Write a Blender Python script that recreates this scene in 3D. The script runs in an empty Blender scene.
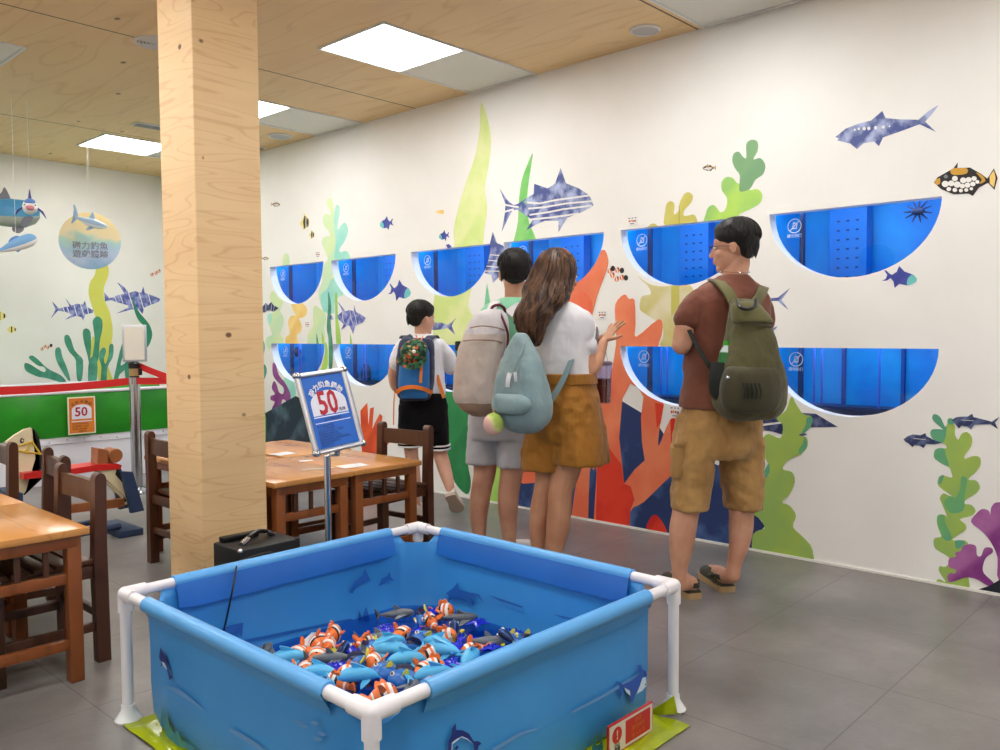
import bpy, bmesh, math, random
from mathutils import Vector, Matrix, Euler
from mathutils.geometry import delaunay_2d_cdt
R = math.radians
PI = math.pi
scene = bpy.context.scene
col = scene.collection

# ------------------------------------------------------------------ camera
F = 841.857
AX = Vector((0.681, 0.040, -0.731)); AY = Vector((-0.732, 0.030, -0.681))
_P = (500.0, 375.0)
def _unit(x, y): return Vector((x - 500.0, -(y - 375.0), -F)).normalized()
AY = _unit(-405, 338); AX = _unit(1285, 329); AX = (AX - AY * AX.dot(AY)).normalized(); AZ = AX.cross(AY)
CAM = Vector((0, 0, 1.17))
M3 = Matrix((AX, AY, AZ))                 # world = M3 @ camera
cd = bpy.data.cameras.new('camera'); cam = bpy.data.objects.new('camera', cd); col.objects.link(cam)
cam.matrix_world = Matrix.Translation(CAM) @ M3.to_4x4()
cd.sensor_width = 36; cd.lens = F * 36 / 1000; cd.clip_start = .05
scene.camera = cam
FWD = M3 @ Vector((0, 0, -1))

# ------------------------------------------------------------------ world, exposure
scene.view_settings.view_transform = 'Standard'; scene.view_settings.look = 'None'
scene.view_settings.exposure = 0.0; scene.view_settings.gamma = 1; scene.view_settings.use_curve_mapping = False
wd = bpy.data.worlds.new('world'); scene.world = wd; wd.use_nodes = True
wd.node_tree.nodes['Background'].inputs[0].default_value = (.9, .95, 1, 1)
wd.node_tree.nodes['Background'].inputs[1].default_value = 0.3
PANEL = 18.5                              # ceiling panel strength
TANKL = 14.0                              # aquarium strip strength

D = 4.18; H = 2.824                       # long wall plane X = D, ceiling height
def ray(x, y): return M3 @ Vector((x - 500.0, -(y - 375.0), -F))
def floor_pt(x, y, z=0.0):
    d = ray(x, y); return CAM + d * ((z - CAM.z) / d.z)
def at(x, y, depth): return CAM + ray(x, y) * (depth / F)

# ------------------------------------------------------------------ materials
def lin(c):
    r = []
    for v in c[:3]:
        v /= 255.0
        r.append(v / 12.92 if v <= .04045 else ((v + .055) / 1.055) ** 2.4)
    return (*r, 1)
_m = {}
def mat(name, c, rough=.5, metal=0, c2=None, nscale=8, bump=0, bscale=40, stretch=(1, 1, 1), spec=.5, sheen=0, coat=0, ramp=(.35, .65), trans=0, emis=None, es=0):
    if name in _m: return _m[name]
    m = bpy.data.materials.new(name); m.use_nodes = True; nt = m.node_tree; b = nt.nodes['Principled BSDF']
    b.inputs['Base Color'].default_value = lin(c); b.inputs['Roughness'].default_value = rough
    b.inputs['Metallic'].default_value = metal; b.inputs['Specular IOR Level'].default_value = spec
    b.inputs['Coat Weight'].default_value = coat; b.inputs['Transmission Weight'].default_value = trans
    b.inputs['Sheen Weight'].default_value = sheen
    tc = nt.nodes.new('ShaderNodeTexCoord'); mp = nt.nodes.new('ShaderNodeMapping')
    mp.inputs['Scale'].default_value = stretch; nt.links.new(tc.outputs['Object'], mp.inputs[0])
    if c2:
        n = nt.nodes.new('ShaderNodeTexNoise'); n.inputs['Scale'].default_value = nscale; n.inputs['Detail'].default_value = 5
        nt.links.new(mp.outputs[0], n.inputs['Vector'])
        r = nt.nodes.new('ShaderNodeValToRGB'); r.color_ramp.elements[0].position = ramp[0]; r.color_ramp.elements[1].position = ramp[1]
        r.color_ramp.elements[0].color = lin(c); r.color_ramp.elements[1].color = lin(c2)
        nt.links.new(n.outputs['Fac'], r.inputs[0]); nt.links.new(r.outputs[0], b.inputs['Base Color'])
    if bump:
        n2 = nt.nodes.new('ShaderNodeTexNoise'); n2.inputs['Scale'].default_value = bscale; n2.inputs['Detail'].default_value = 4
        nt.links.new(mp.outputs[0], n2.inputs['Vector'])
        bp = nt.nodes.new('ShaderNodeBump'); bp.inputs['Strength'].default_value = bump; bp.inputs['Distance'].default_value = .02
        nt.links.new(n2.outputs['Fac'], bp.inputs['Height']); nt.links.new(bp.outputs[0], b.inputs['Normal'])
    if emis:
        b.inputs['Emission Color'].default_value = lin(emis); b.inputs['Emission Strength'].default_value = es
    _m[name] = m; return m

def node_mat(name, build, rough=.5):
    m = bpy.data.materials.new(name); m.use_nodes = True; nt = m.node_tree; b = nt.nodes['Principled BSDF']
    b.inputs['Roughness'].default_value = rough
    build(nt, b); _m[name] = m; return m
def N(nt, t, **kw):
    n = nt.nodes.new(t)
    for k, v in kw.items():
        if k in n.inputs: n.inputs[k].default_value = v
        else: setattr(n, k, v)
    return n
def ramp(nt, fac, stops):
    r = nt.nodes.new('ShaderNodeValToRGB'); e = r.color_ramp.elements
    while len(e) < len(stops): e.new(.5)
    for i, (p, c) in enumerate(stops): e[i].position = p; e[i].color = lin(c)
    nt.links.new(fac, r.inputs[0]); return r
def mapping(nt, scale=(1, 1, 1), rot=(0, 0, 0), loc=(0, 0, 0), coord='Object'):
    tc = nt.nodes.new('ShaderNodeTexCoord'); mp = nt.nodes.new('ShaderNodeMapping')
    mp.inputs['Scale'].default_value = scale; mp.inputs['Rotation'].default_value = rot; mp.inputs['Location'].default_value = loc
    nt.links.new(tc.outputs[coord], mp.inputs[0]); return mp.outputs[0]
def mixc(nt, fac, a, b, mode='MIX'):
    n = nt.nodes.new('ShaderNodeMix'); n.data_type = 'RGBA'; n.blend_type = mode
    for sock, v in ((n.inputs[0], fac), (n.inputs[6], a), (n.inputs[7], b)):
        if hasattr(v, 'links') or hasattr(v, 'is_linked'): nt.links.new(v, sock)
        elif isinstance(v, tuple): sock.default_value = v
        else: sock.default_value = v
    return n.outputs[2]

def wood(name, base, dark, scale, knots=None, rough=.45, seams=None, wave=(0, 0, 1), wscale=6, dist=6, bump=.05):
    """sawn timber: stretched noise, distorted growth rings and dark knots"""
    def bld(nt, b):
        v = mapping(nt, scale)
        n = N(nt, 'ShaderNodeTexNoise', Scale=3.0, Detail=6.0); nt.links.new(v, n.inputs['Vector'])
        w = N(nt, 'ShaderNodeTexNoise', Scale=1.3, Detail=2.0); nt.links.new(v, w.inputs['Vector'])
        mu = N(nt, 'ShaderNodeMath', operation='MULTIPLY'); mu.inputs[1].default_value = wscale; nt.links.new(w.outputs['Fac'], mu.inputs[0])
        fr = N(nt, 'ShaderNodeMath', operation='PINGPONG'); fr.inputs[1].default_value = .5; nt.links.new(mu.outputs[0], fr.inputs[0])
        r1 = ramp(nt, fr.outputs[0], [(0, dark), (.12, base), (1, base)])
        mid = tuple((a * 2 + c) / 3 for a, c in zip(base, dark))
        r2 = ramp(nt, n.outputs['Fac'], [(.35, mid), (.6, base)])
        c = mixc(nt, .55, r1.outputs[0], r2.outputs[0])
        if knots:
            kv = mapping(nt, knots[0])
            vo = N(nt, 'ShaderNodeTexVoronoi', Scale=knots[1]); nt.links.new(kv, vo.inputs['Vector'])
            wn = N(nt, 'ShaderNodeTexWhiteNoise'); nt.links.new(vo.outputs['Position'], wn.inputs['Vector'])
            gt = N(nt, 'ShaderNodeMath', operation='GREATER_THAN'); gt.inputs[1].default_value = knots[3]; nt.links.new(wn.outputs['Value'], gt.inputs[0])
            kr = ramp(nt, vo.outputs['Distance'], [(0, (255, 255, 255)), (knots[2] * .6, (255, 255, 255)), (knots[2], (0, 0, 0))])
            mm = N(nt, 'ShaderNodeMath', operation='MULTIPLY'); nt.links.new(kr.outputs[0], mm.inputs[0]); nt.links.new(gt.outputs[0], mm.inputs[1])
            c = mixc(nt, mm.outputs[0], c, lin(knots[4]))
        if seams:
            sv = mapping(nt, (1, 1, 1)); sx = N(nt, 'ShaderNodeSeparateXYZ'); nt.links.new(sv, sx.inputs[0])
            a = N(nt, 'ShaderNodeMath', operation='ADD'); a.inputs[1].default_value = seams[0]; nt.links.new(sx.outputs[1], a.inputs[0])
            p = N(nt, 'ShaderNodeMath', operation='PINGPONG'); p.inputs[1].default_value = seams[1] / 2; nt.links.new(a.outputs[0], p.inputs[0])
            l = N(nt, 'ShaderNodeMath', operation='LESS_THAN'); l.inputs[1].default_value = seams[2]; nt.links.new(p.outputs[0], l.inputs[0])
            c = mixc(nt, l.outputs[0], c, lin(seams[3]))
        nt.links.new(c, b.inputs['Base Color'])
        if bump:
            bp = N(nt, 'ShaderNodeBump', Strength=bump, Distance=.01); nt.links.new(n.outputs['Fac'], bp.inputs['Height']); nt.links.new(bp.outputs[0], b.inputs['Normal'])
    return node_mat(name, bld, rough)

# ------------------------------------------------------------------ mesh helpers
def tag(o, label=None, cat=None, group=None, kind=None):
    if label: o['label'] = label
    if cat: o['category'] = cat
    if group: o['group'] = group
    if kind: o['kind'] = kind
    return o
def empty(name, loc=(0, 0, 0), rz=0, label=None, cat=None, group=None):
    o = bpy.data.objects.new(name, None); o.empty_display_size = .1; col.objects.link(o)
    o.location = loc; o.rotation_euler = (0, 0, rz); return tag(o, label, cat, group)
def build(name, bm, mats, parent=None, smooth=True, angle=35, label=None, recalc=True):
    if not isinstance(mats, (list, tuple)): mats = [mats]
    if recalc: bmesh.ops.recalc_face_normals(bm, faces=bm.faces)
    me = bpy.data.meshes.new(name); bm.to_mesh(me); bm.free()
    for m in mats: me.materials.append(m)
    if smooth and len(me.polygons):
        me.shade_smooth(); me.set_sharp_from_angle(angle=R(angle))
    o = bpy.data.objects.new(name, me); col.objects.link(o)
    if parent is not None: o.parent = parent
    if label: o['label'] = label
    return o
def local(o, root):
    """built in world coordinates: move under root without shifting"""
    o.parent = root; o.matrix_parent_inverse = (Matrix.Translation(root.location) @ root.rotation_euler.to_matrix().to_4x4()).inverted(); return o
def newbm(): return bmesh.new()
def box(bm, c, s, rot=None, bev=0, mi=0):
    g = bmesh.ops.create_cube(bm, size=1); vs = g['verts']
    for v in vs: v.co = Vector((v.co.x * s[0], v.co.y * s[1], v.co.z * s[2]))
    fs = {f for v in vs for f in v.link_faces}
    if bev:
        es = list({e for v in vs for e in v.link_edges})
        r = bmesh.ops.bevel(bm, geom=es, offset=bev, segments=2, affect='EDGES', profile=.5)
        fs = {f for f in r['faces']} | {f for v in r['verts'] for f in v.link_faces}
    allv = {v for f in fs for v in f.verts}
    m = Matrix.Translation(Vector(c)) @ (Euler(rot).to_matrix().to_4x4() if rot is not None and not isinstance(rot, Matrix) else (rot.to_4x4() if rot is not None else Matrix()))
    for v in allv: v.co = m @ v.co
    for f in fs: f.material_index = mi
    return list(allv)
def frame_of(d, up=Vector((0, 0, 1))):
    d = d.normalized()
    if abs(d.dot(up)) > .98: up = Vector((0, 1, 0))
    x = d.cross(up).normalized(); y = x.cross(d).normalized(); return x, y
def tube(bm, pts, r, seg=10, caps=True, mi=0, flat=1.0, dome=False):
    pts = [Vector(p) for p in pts]; n = len(pts)
    rs = [r] * n if not isinstance(r, (list, tuple)) else list(r)
    if dome:
        d0 = (pts[0] - pts[1]).normalized(); d1 = (pts[-1] - pts[-2]).normalized()
        p0 = [(pts[0] + d0 * rs[0] * math.sin(a), rs[0] * math.cos(a)) for a in (R(75), R(50), R(25))]
        p1 = [(pts[-1] + d1 * rs[-1] * math.sin(a), rs[-1] * math.cos(a)) for a in (R(25), R(50), R(75))]
        pts = [p for p, _ in p0] + pts + [p for p, _ in p1]; rs = [q for _, q in p0] + rs + [q for _, q in p1]; n = len(pts)
    x = y = None; rings = []
    for i, p in enumerate(pts):
        d = (pts[min(i + 1, n - 1)] - pts[max(i - 1, 0)]).normalized()
        if x is None: x, y = frame_of(d)
        else:
            x = (x - d * x.dot(d)).normalized(); y = d.cross(x) * -1; y = x.cross(d).normalized()
        rings.append([bm.verts.new(p + x * math.cos(2 * PI * k / seg) * rs[i] + y * math.sin(2 * PI * k / seg) * rs[i] * flat) for k in range(seg)])
    skin(bm, rings, caps, mi); return rings
def skin(bm, rings, caps=True, mi=0, close=True):
    seg = len(rings[0])
    for a, b in zip(rings, rings[1:]):
        for k in range(seg if close else seg - 1):
            f = bm.faces.new((a[k], a[(k + 1) % seg], b[(k + 1) % seg], b[k])); f.material_index = mi
    if caps:
        for rr in (rings[0][::-1], rings[-1]):
            f = bm.faces.new(rr); f.material_index = mi
def ellip(bm, c, r, rot=None, seg=16, rings=10, mi=0):
    g = bmesh.ops.create_uvsphere(bm, u_segments=seg, v_segments=rings, radius=1)
    m = Matrix.Translation(Vector(c)) @ (rot.to_4x4() if isinstance(rot, Matrix) else (Euler(rot).to_matrix().to_4x4() if rot else Matrix())) @ Matrix.Diagonal((*r, 1))
    for v in g['verts']: v.co = m @ v.co
    for f in {f for v in g['verts'] for f in v.link_faces}: f.material_index = mi
    return g['verts']
def lathe(bm, prof, c=(0, 0, 0), seg=24, mi=0, caps=True):
    c = Vector(c)
    rings = [[bm.verts.new(c + Vector((r * math.cos(2 * PI * k / seg), r * math.sin(2 * PI * k / seg), z))) for k in range(seg)] for r, z in prof]
    skin(bm, rings, caps, mi)
def superring(bm, c, X, Y, a, b, n=2.0, seg=24):
    out = []
    for k in range(seg):
        t = 2 * PI * k / seg; ct, st = math.cos(t), math.sin(t)
        out.append(bm.verts.new(Vector(c) + X * (a * math.copysign(abs(ct) ** (2 / n), ct)) + Y * (b * math.copysign(abs(st) ** (2 / n), st))))
    return out
def pip(p, poly):
    x, y = p; c = False; j = len(poly) - 1
    for i in range(len(poly)):
        xi, yi = poly[i]; xj, yj = poly[j]
        if (yi > y) != (yj > y) and x < (xj - xi) * (y - yi) / (yj - yi) + xi: c = not c
        j = i
    return c
def spline(pts, k=4, closed=True):
    n = len(pts); out = []
    for i in range(n if closed else n - 1):
        p = [pts[(i + j - 1) % n] if closed else pts[max(0, min(n - 1, i + j - 1))] for j in range(4)]
        for s in range(k):
            t = s / k
            out.append(tuple(.5 * ((2 * p[1][a]) + (-p[0][a] + p[2][a]) * t + (2 * p[0][a] - 5 * p[1][a] + 4 * p[2][a] - p[3][a]) * t * t + (-p[0][a] + 3 * p[1][a] - 3 * p[2][a] + p[3][a]) * t ** 3) for a in range(len(pts[0]))))
    if not closed: out.append(tuple(pts[-1]))
    return out
class Plane:
    def __init__(s, O, U, V):
        s.O = Vector(O); s.U = Vector(U).normalized(); s.V = Vector(V).normalized(); s.Nn = s.U.cross(s.V).normalized()
    def uv(s, x, y):
        d = ray(x, y); t = (s.O - CAM).dot(s.Nn) / d.dot(s.Nn); p = CAM + d * t - s.O; return (p.dot(s.U), p.dot(s.V))
    def pt(s, u, v, h=0): return s.O + s.U * u + s.V * v + s.Nn * h
def flat_layers(bm, plane, layers, cuts=(), h=.002, thick=0, vmin=None):
    """layers: [(outline uv, material index or None to cut)], later ones on top; one triangulated sheet"""
    V = []; E = []
    polys = [l[0] for l in layers] + list(cuts)
    for poly in polys:
        b = len(V); V += [Vector(p) for p in poly]; E += [(b + i, b + (i + 1) % len(poly)) for i in range(len(poly))]
    if vmin is not None:
        us = [p[0] for p in polys[0]]; b = len(V); V += [Vector((min(us) - .1, vmin)), Vector((max(us) + .1, vmin))]; E.append((b, b + 1))
    r = delaunay_2d_cdt(V, E, [], 0, 1e-6)
    vs, fs = r[0], r[2]
    bv = {}
    def gv(i):
        if i not in bv: bv[i] = bm.verts.new(plane.pt(vs[i].x, vs[i].y, h))
        return bv[i]
    made = []
    for f in fs:
        cx = sum(vs[i].x for i in f) / 3; cy = sum(vs[i].y for i in f) / 3
        if vmin is not None and cy < vmin: continue
        if any(pip((cx, cy), c) for c in cuts): continue
        mi = None
        for poly, m_ in layers:
            if pip((cx, cy), poly): mi = m_
        if mi is None: continue
        try: q = bm.faces.new([gv(i) for i in f])
        except ValueError: continue
        q.material_index = mi; made.append(q)
    if thick:
        bound = [e for e in {e for f in made for e in f.edges} if len(e.link_faces) == 1]
        g = bmesh.ops.extrude_edge_only(bm, edges=bound)
        for v in [x for x in g['geom'] if isinstance(x, bmesh.types.BMVert)]: v.co -= plane.Nn * thick
    return made
def prism(bm, plane, outline, t, mi=0, h=0):
    a = [bm.verts.new(plane.pt(u, v, h + t / 2)) for u, v in outline]; b = [bm.verts.new(plane.pt(u, v, h - t / 2)) for u, v in outline]
    n = len(a)
    f = bm.faces.new(a); f.material_index = mi; f2 = bm.faces.new(b[::-1]); f2.material_index = mi
    for i in range(n):
        q = bm.faces.new((a[i], b[i], b[(i + 1) % n], a[(i + 1) % n])); q.material_index = mi
    bmesh.ops.triangulate(bm, faces=[f, f2])
def zp(crop, pts):
    x0, y0, s = crop; return [(x0 + x / s, y0 + y / s) for x, y in pts]
def text_bm(bm, body, size, plane, u, v, rot=0, h=.001, mi=0, align='CENTER', bold=0, sx=1):
    cu = bpy.data.curves.new('t', 'FONT'); cu.body = body; cu.size = size; cu.align_x = align; cu.align_y = 'CENTER'; cu.resolution_u = 2
    cu.offset = bold
    o = bpy.data.objects.new('t', cu); col.objects.link(o)
    dg = bpy.context.evaluated_depsgraph_get(); dg.update()
    me = bpy.data.meshes.new_from_object(o.evaluated_get(dg))
    M = Matrix((( *plane.U, 0), (*plane.V, 0), (*plane.Nn, 0), (0, 0, 0, 1))).transposed()
    M = Matrix.Translation(plane.pt(u, v, h)) @ M @ Matrix.Rotation(rot, 4, 'Z') @ Matrix.Diagonal((sx, 1, 1, 1))
    n0 = len(bm.faces); me.transform(M); bm.from_mesh(me); bm.faces.ensure_lookup_table()
    for i in range(n0, len(bm.faces)): bm.faces[i].material_index = mi
    bpy.data.objects.remove(o); bpy.data.curves.remove(cu); bpy.data.meshes.remove(me)
def copy_tree(o, parent=None):
    c = o.copy(); col.objects.link(c)
    if parent is not None: c.parent = parent
    for ch in [k for k in bpy.data.objects if k.parent == o]: copy_tree(ch, c)
    return c
random.seed(7)
# ================================================================== SETTING
WALL = mat('wall_paint', (242, 241, 238), .55, c2=(237, 236, 232), nscale=2.2, bump=.02, bscale=150)
WHITE = mat('white_paint', (244, 244, 246), .4)
NX = D; WT = .07
backang = math.atan(.063)
BO = Vector((0, 8.58 - .063 * 2.57, 0))
LONG = Plane((D, 0, 0), (0, -1, 0), (0, 0, 1))              # u = -Y, v = z, normal -X
BACK = Plane(BO, (math.cos(backang), math.sin(backang), 0), (0, 0, 1))
BYend = 8.58 + .063 * (D - 2.57)
WIN = []                                                      # (centre Y, top z, a, b)
for cy in (7.27, 6.32, 5.385, 4.385, 3.44, 2.4975, 1.565): WIN.append((cy, 1.778, .411, .345)); WIN.append((cy, 1.088, .411, .337))
def win_outline(cy, zt, a, b, grow=0):
    pts = [(-cy - a - grow, zt + grow), (-cy + a + grow, zt + grow)]
    for k in range(1, 28):
        t = PI * k / 28; pts.append((-cy + (a + grow) * math.cos(t), zt - (b + grow) * math.sin(t)))
    return [pts[0], pts[1]] + pts[2:]
WOUT = [win_outline(*w) for w in WIN]
# long wall with its half-round openings and their reveals
bm = newbm()
YN = -3.6
rect = [(-BYend - .02, 0), (-YN, 0), (-YN, H), (-BYend - .02, H)]
fs = flat_layers(bm, LONG, [(rect, 0)], cuts=WOUT, h=0)
def near_edge(e): return all(1e-4 < v.co.z < H - 1e-4 and YN + 1e-3 < v.co.y < BYend for v in e.verts)
hole = [e for e in bm.edges if len(e.link_faces) == 1 and near_edge(e)]
g = bmesh.ops.extrude_edge_only(bm, edges=hole)
for v in [x for x in g['geom'] if isinstance(x, bmesh.types.BMVert)]: v.co.x += WT
for f in g['geom']:
    if isinstance(f, bmesh.types.BMFace): f.material_index = 1
o = build('wall_right', bm, [WALL, WHITE], smooth=False); tag(o, kind='structure')
def struct_box(name, c, s, m, rot=None):
    bm = newbm(); box(bm, c, s, rot); o = build(name, bm, m, smooth=False); return tag(o, kind='structure')
XL = -3.2
bm = newbm(); fs = [bm.verts.new(p) for p in (BACK.pt(XL - .2, 0), BACK.pt(5.2, 0), BACK.pt(5.2, H), BACK.pt(XL - .2, H))]; bm.faces.new(fs)
g = bmesh.ops.extrude_face_region(bm, geom=bm.faces[:]);
for v in [x for x in g['geom'] if isinstance(x, bmesh.types.BMVert)]: v.co -= BACK.Nn * .1
tag(build('wall_back', bm, WALL, smooth=False), kind='structure')
struct_box('wall_left', (XL - .05, 2.5, H / 2), (.1, 12.4, H), WALL)
struct_box('wall_front', (1, YN - .05, H / 2), (8.6, .1, H), WALL)
def floor_nodes(nt, b):
    v = mapping(nt)
    n1 = N(nt, 'ShaderNodeTexNoise', Scale=1.1, Detail=8.0); n1.inputs['Roughness'].default_value = .65; nt.links.new(v, n1.inputs['Vector'])
    r1 = ramp(nt, n1.outputs['Fac'], [(.3, (94, 91, 89)), (.5, (118, 114, 112)), (.7, (144, 139, 136))])
    sx = N(nt, 'ShaderNodeSeparateXYZ'); nt.links.new(v, sx.inputs[0]); ls = []
    for ax, off in ((0, .17), (1, .29)):
        a = N(nt, 'ShaderNodeMath', operation='ADD'); a.inputs[1].default_value = off; nt.links.new(sx.outputs[ax], a.inputs[0])
        p = N(nt, 'ShaderNodeMath', operation='PINGPONG'); p.inputs[1].default_value = .3; nt.links.new(a.outputs[0], p.inputs[0])
        l = N(nt, 'ShaderNodeMath', operation='LESS_THAN'); l.inputs[1].default_value = .0018; nt.links.new(p.outputs[0], l.inputs[0]); ls.append(l)
    mx = N(nt, 'ShaderNodeMath', operation='MAXIMUM'); nt.links.new(ls[0].outputs[0], mx.inputs[0]); nt.links.new(ls[1].outputs[0], mx.inputs[1])
    c = mixc(nt, mx.outputs[0], r1.outputs[0], lin((88, 85, 83)))
    nt.links.new(c, b.inputs['Base Color'])
    n2 = N(nt, 'ShaderNodeTexNoise', Scale=60.0, Detail=3.0); nt.links.new(v, n2.inputs['Vector'])
    bp = N(nt, 'ShaderNodeBump', Strength=.06, Distance=.01); nt.links.new(n2.outputs['Fac'], bp.inputs['Height']); nt.links.new(bp.outputs[0], b.inputs['Normal'])
FLOOR = node_mat('floor_tile', floor_nodes, .34)
struct_box('floor', (1, 2.5, -.05), (8.6, 12.6, .1), FLOOR)
CEIL = wood('ceiling_wood', (238, 206, 154), (218, 178, 124), (2.2, .35, 1), knots=((1, .62, 1), 4.5, .085, .25, (140, 106, 84)), rough=.6, seams=(-.07 - 2.33 + 0.0, 2.33, .006, (104, 78, 56)), wscale=9)
struct_box('ceiling', (1, 2.5, H + .05), (8.6, 12.6, .1), CEIL)
bm = newbm(); box(bm, (D - .004, (YN + BYend) / 2, .006), (.008, BYend - YN, .012)); tag(build('baseboard_right', bm, mat('base_white', (235, 233, 228), .4), smooth=False), kind='structure')
# square timber pillar
PILL = wood('pillar_pine', (240, 206, 156), (212, 164, 110), (.55, .55, 5.2), knots=((1, 1, 1.3), 7.0, .12, .78, (112, 70, 44)), rough=.5, wscale=16)
bm = newbm(); box(bm, (1.675 + .149, 3.235 + .149, H / 2), (.298, .298, H), bev=.004)
tag(build('timber_pillar', bm, PILL, smooth=False), 'square pale pine pillar running from the floor to the ceiling', 'pillar')

# windows: glass with a no-photo sticker, and a lit blue tank behind each
GLASS = bpy.data.materials.new('tank_glass'); GLASS.use_nodes = True
nt = GLASS.node_tree; nt.nodes.clear()
ou = nt.nodes.new('ShaderNodeOutputMaterial'); tr = N(nt, 'ShaderNodeBsdfTransparent'); tr.inputs[0].default_value = (.93, .97, 1, 1)
gl = N(nt, 'ShaderNodeBsdfGlossy'); gl.inputs['Roughness'].default_value = .03; fr = N(nt, 'ShaderNodeFresnel'); fr.inputs[0].default_value = 1.45
mx = nt.nodes.new('ShaderNodeMixShader'); nt.links.new(fr.outputs[0], mx.inputs[0]); nt.links.new(tr.outputs[0], mx.inputs[1]); nt.links.new(gl.outputs[0], mx.inputs[2]); nt.links.new(mx.outputs[0], ou.inputs[0])
TBLUE = mat('tank_blue', (0, 178, 232), .5, c2=(0, 140, 216), nscale=4)
TBLUE2 = mat('tank_blue_far', (22, 108, 214), .5, c2=(40, 122, 214), nscale=5)
TDARK = mat('tank_dark', (20, 50, 100), .5); TPIPE = mat('tank_pipe', (70, 110, 210), .3); TPANEL = mat('tank_panel', (0, 130, 206), .5)
STICK = mat('sticker_white', (225, 238, 250), .5)
LAMPB = mat('tank_lamp', (200, 225, 255), .5, emis=(190, 226, 255), es=TANKL)
LAMPB2 = mat('tank_lamp_upper', (200, 225, 255), .5, emis=(170, 210, 255), es=TANKL)
TFISH = mat('tank_fish', (24, 34, 80), .5, c2=(60, 64, 90), nscale=30)
ordn = ['farthest', 'second farthest', 'third farthest', 'fourth farthest', 'middle', 'second nearest', 'nearest']
def ring(c, r1, r2, k=20):
    return ([(c[0] + r1 * math.cos(2 * PI * i / k), c[1] + r1 * math.sin(2 * PI * i / k)) for i in range(k)], [(c[0] + r2 * math.cos(2 * PI * i / k), c[1] + r2 * math.sin(2 * PI * i / k)) for i in range(k)])
def strip(pts, w, closed=False):
    L = []; Rr = []; n = len(pts); ws = w if isinstance(w, (list, tuple)) else [w] * n
    for i, p in enumerate(pts):
        a = pts[max(i - 1, 0)]; b = pts[min(i + 1, n - 1)]; dx, dy = b[0] - a[0], b[1] - a[1]; l = math.hypot(dx, dy) or 1
        L.append((p[0] - dy / l * ws[i] / 2, p[1] + dx / l * ws[i] / 2)); Rr.append((p[0] + dy / l * ws[i] / 2, p[1] - dx / l * ws[i] / 2))
    return L + Rr[::-1]
for i, w in enumerate(WIN):
    cy, zt, a, b = w; upper = i % 2 == 0; nwin = i + 1
    GP = Plane((D + WT + .004, 0, 0), (0, -1, 0), (0, 0, 1))
    bm = newbm(); flat_layers(bm, GP, [(win_outline(cy, zt, a, b, .006), 0)], h=0)
    o = build('window_%d' % nwin, bm, GLASS, smooth=False, recalc=False); tag(o, kind='structure')
    # sticker
    sc = (-cy - a + (.103 if upper else .12), zt - .062); bm = newbm()
    r1, r2 = ring(sc, .038, .033)
    slash = strip([(sc[0] - .026, sc[1] - .026), (sc[0] + .026, sc[1] + .026)], .005)
    cam_ = [(sc[0] - .014, sc[1] - .016), (sc[0] + .012, sc[1] - .016), (sc[0] + .016, sc[1] + .012), (sc[0] - .006, sc[1] + .02)]
    inn = [(sc[0] + (x - sc[0]) * .6, sc[1] + (y - sc[1]) * .6) for x, y in cam_]
    flat_layers(bm, GP, [(r1, 0), (r2, None), (cam_, 0), (inn, None), (slash, 0)], h=.003)
    text_bm(bm, '請勿拍打', .02, GP, sc[0], sc[1] - .052, h=.003)
    build('no_touching_sticker', bm, STICK, o, smooth=False)
    # tank
    z0, z1 = zt - b - .09, zt + .10; x0, x1 = D + WT + .012, D + WT + .46; y0, y1 = cy - .462, cy + .462
    row = 'upper' if upper else 'lower'
    t = empty('fish_tank', (x0, cy, z0), 0, 'lit blue fish tank behind the %s window of the %s row' % (ordn[i // 2], row), 'aquarium', 'blue tanks behind the %s row of windows' % row)
    def P(c): return (c[0] - x0, c[1] - cy, c[2] - z0)
    bm = newbm()
    for c, s in (((x1, cy, (z0 + z1) / 2), (.01, .924, z1 - z0)), (((x0 + x1) / 2, y0, (z0 + z1) / 2), (x1 - x0, .01, z1 - z0)), (((x0 + x1) / 2, y1, (z0 + z1) / 2), (x1 - x0, .01, z1 - z0)), (((x0 + x1) / 2, cy, z0), (x1 - x0, .924, .01)), (((x0 + x1) / 2, cy, z1), (x1 - x0, .924, .01))):
        box(bm, P(c), s)
    build('tank_shell', bm, TBLUE if i >= 10 or True else TBLUE2, t, smooth=False)
    bm = newbm(); box(bm, P((x0 + .03, cy, z1 - .03)), (.035, .86, .03), bev=.006); build('lamp_strip', bm, LAMPB, t)
    bm = newbm(); box(bm, P((x0 + .06, cy + .295, (z0 + z1) / 2)), (.03, .022, z1 - z0 - .012), bev=.004); build('support_post', bm, TDARK, t)
    for yy in ((cy + .285,) if upper else (cy + .21, cy - .1)):
        bm = newbm(); box(bm, P((x1 - .02, yy, (z0 + z1) / 2)), (.02, .009 if upper else .018, z1 - z0 - .02)); build('panel_seam', bm, mat('tank_seam', (8, 70, 150), .5), t)
    if not upper:
        bm = newbm(); box(bm, P((x0 + .22, cy, zt - b + .0)), (.34, .9, .04), bev=.004); box(bm, P((x0 + .05, cy, zt - b + .03)), (.02, .9, .014)); build('base_frame', bm, TDARK, t)
        for k, yy in enumerate((cy + .24, cy + .2, cy - .09)):
            bm = newbm(); tube(bm, [P((x0 + .1, yy, z0 + .12)), P((x0 + .1, yy, z1 - .01))], .006); build('water_pipe', bm, TPIPE, t)
    else:
        bm = newbm(); box(bm, P((x1 - .06, cy + .17, (z0 + z1) / 2)), (.08, .2, z1 - z0 - .02), bev=.004)
        for r_ in range(7):
            for q in range(3): box(bm, P((x1 - .102, cy + .17 + (q - 1) * .05, z0 + .12 + r_ * .05)), (.004, .014, .008), mi=1)
        build('overflow_box', bm, [TPANEL, TDARK], t, smooth=False)
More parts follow.
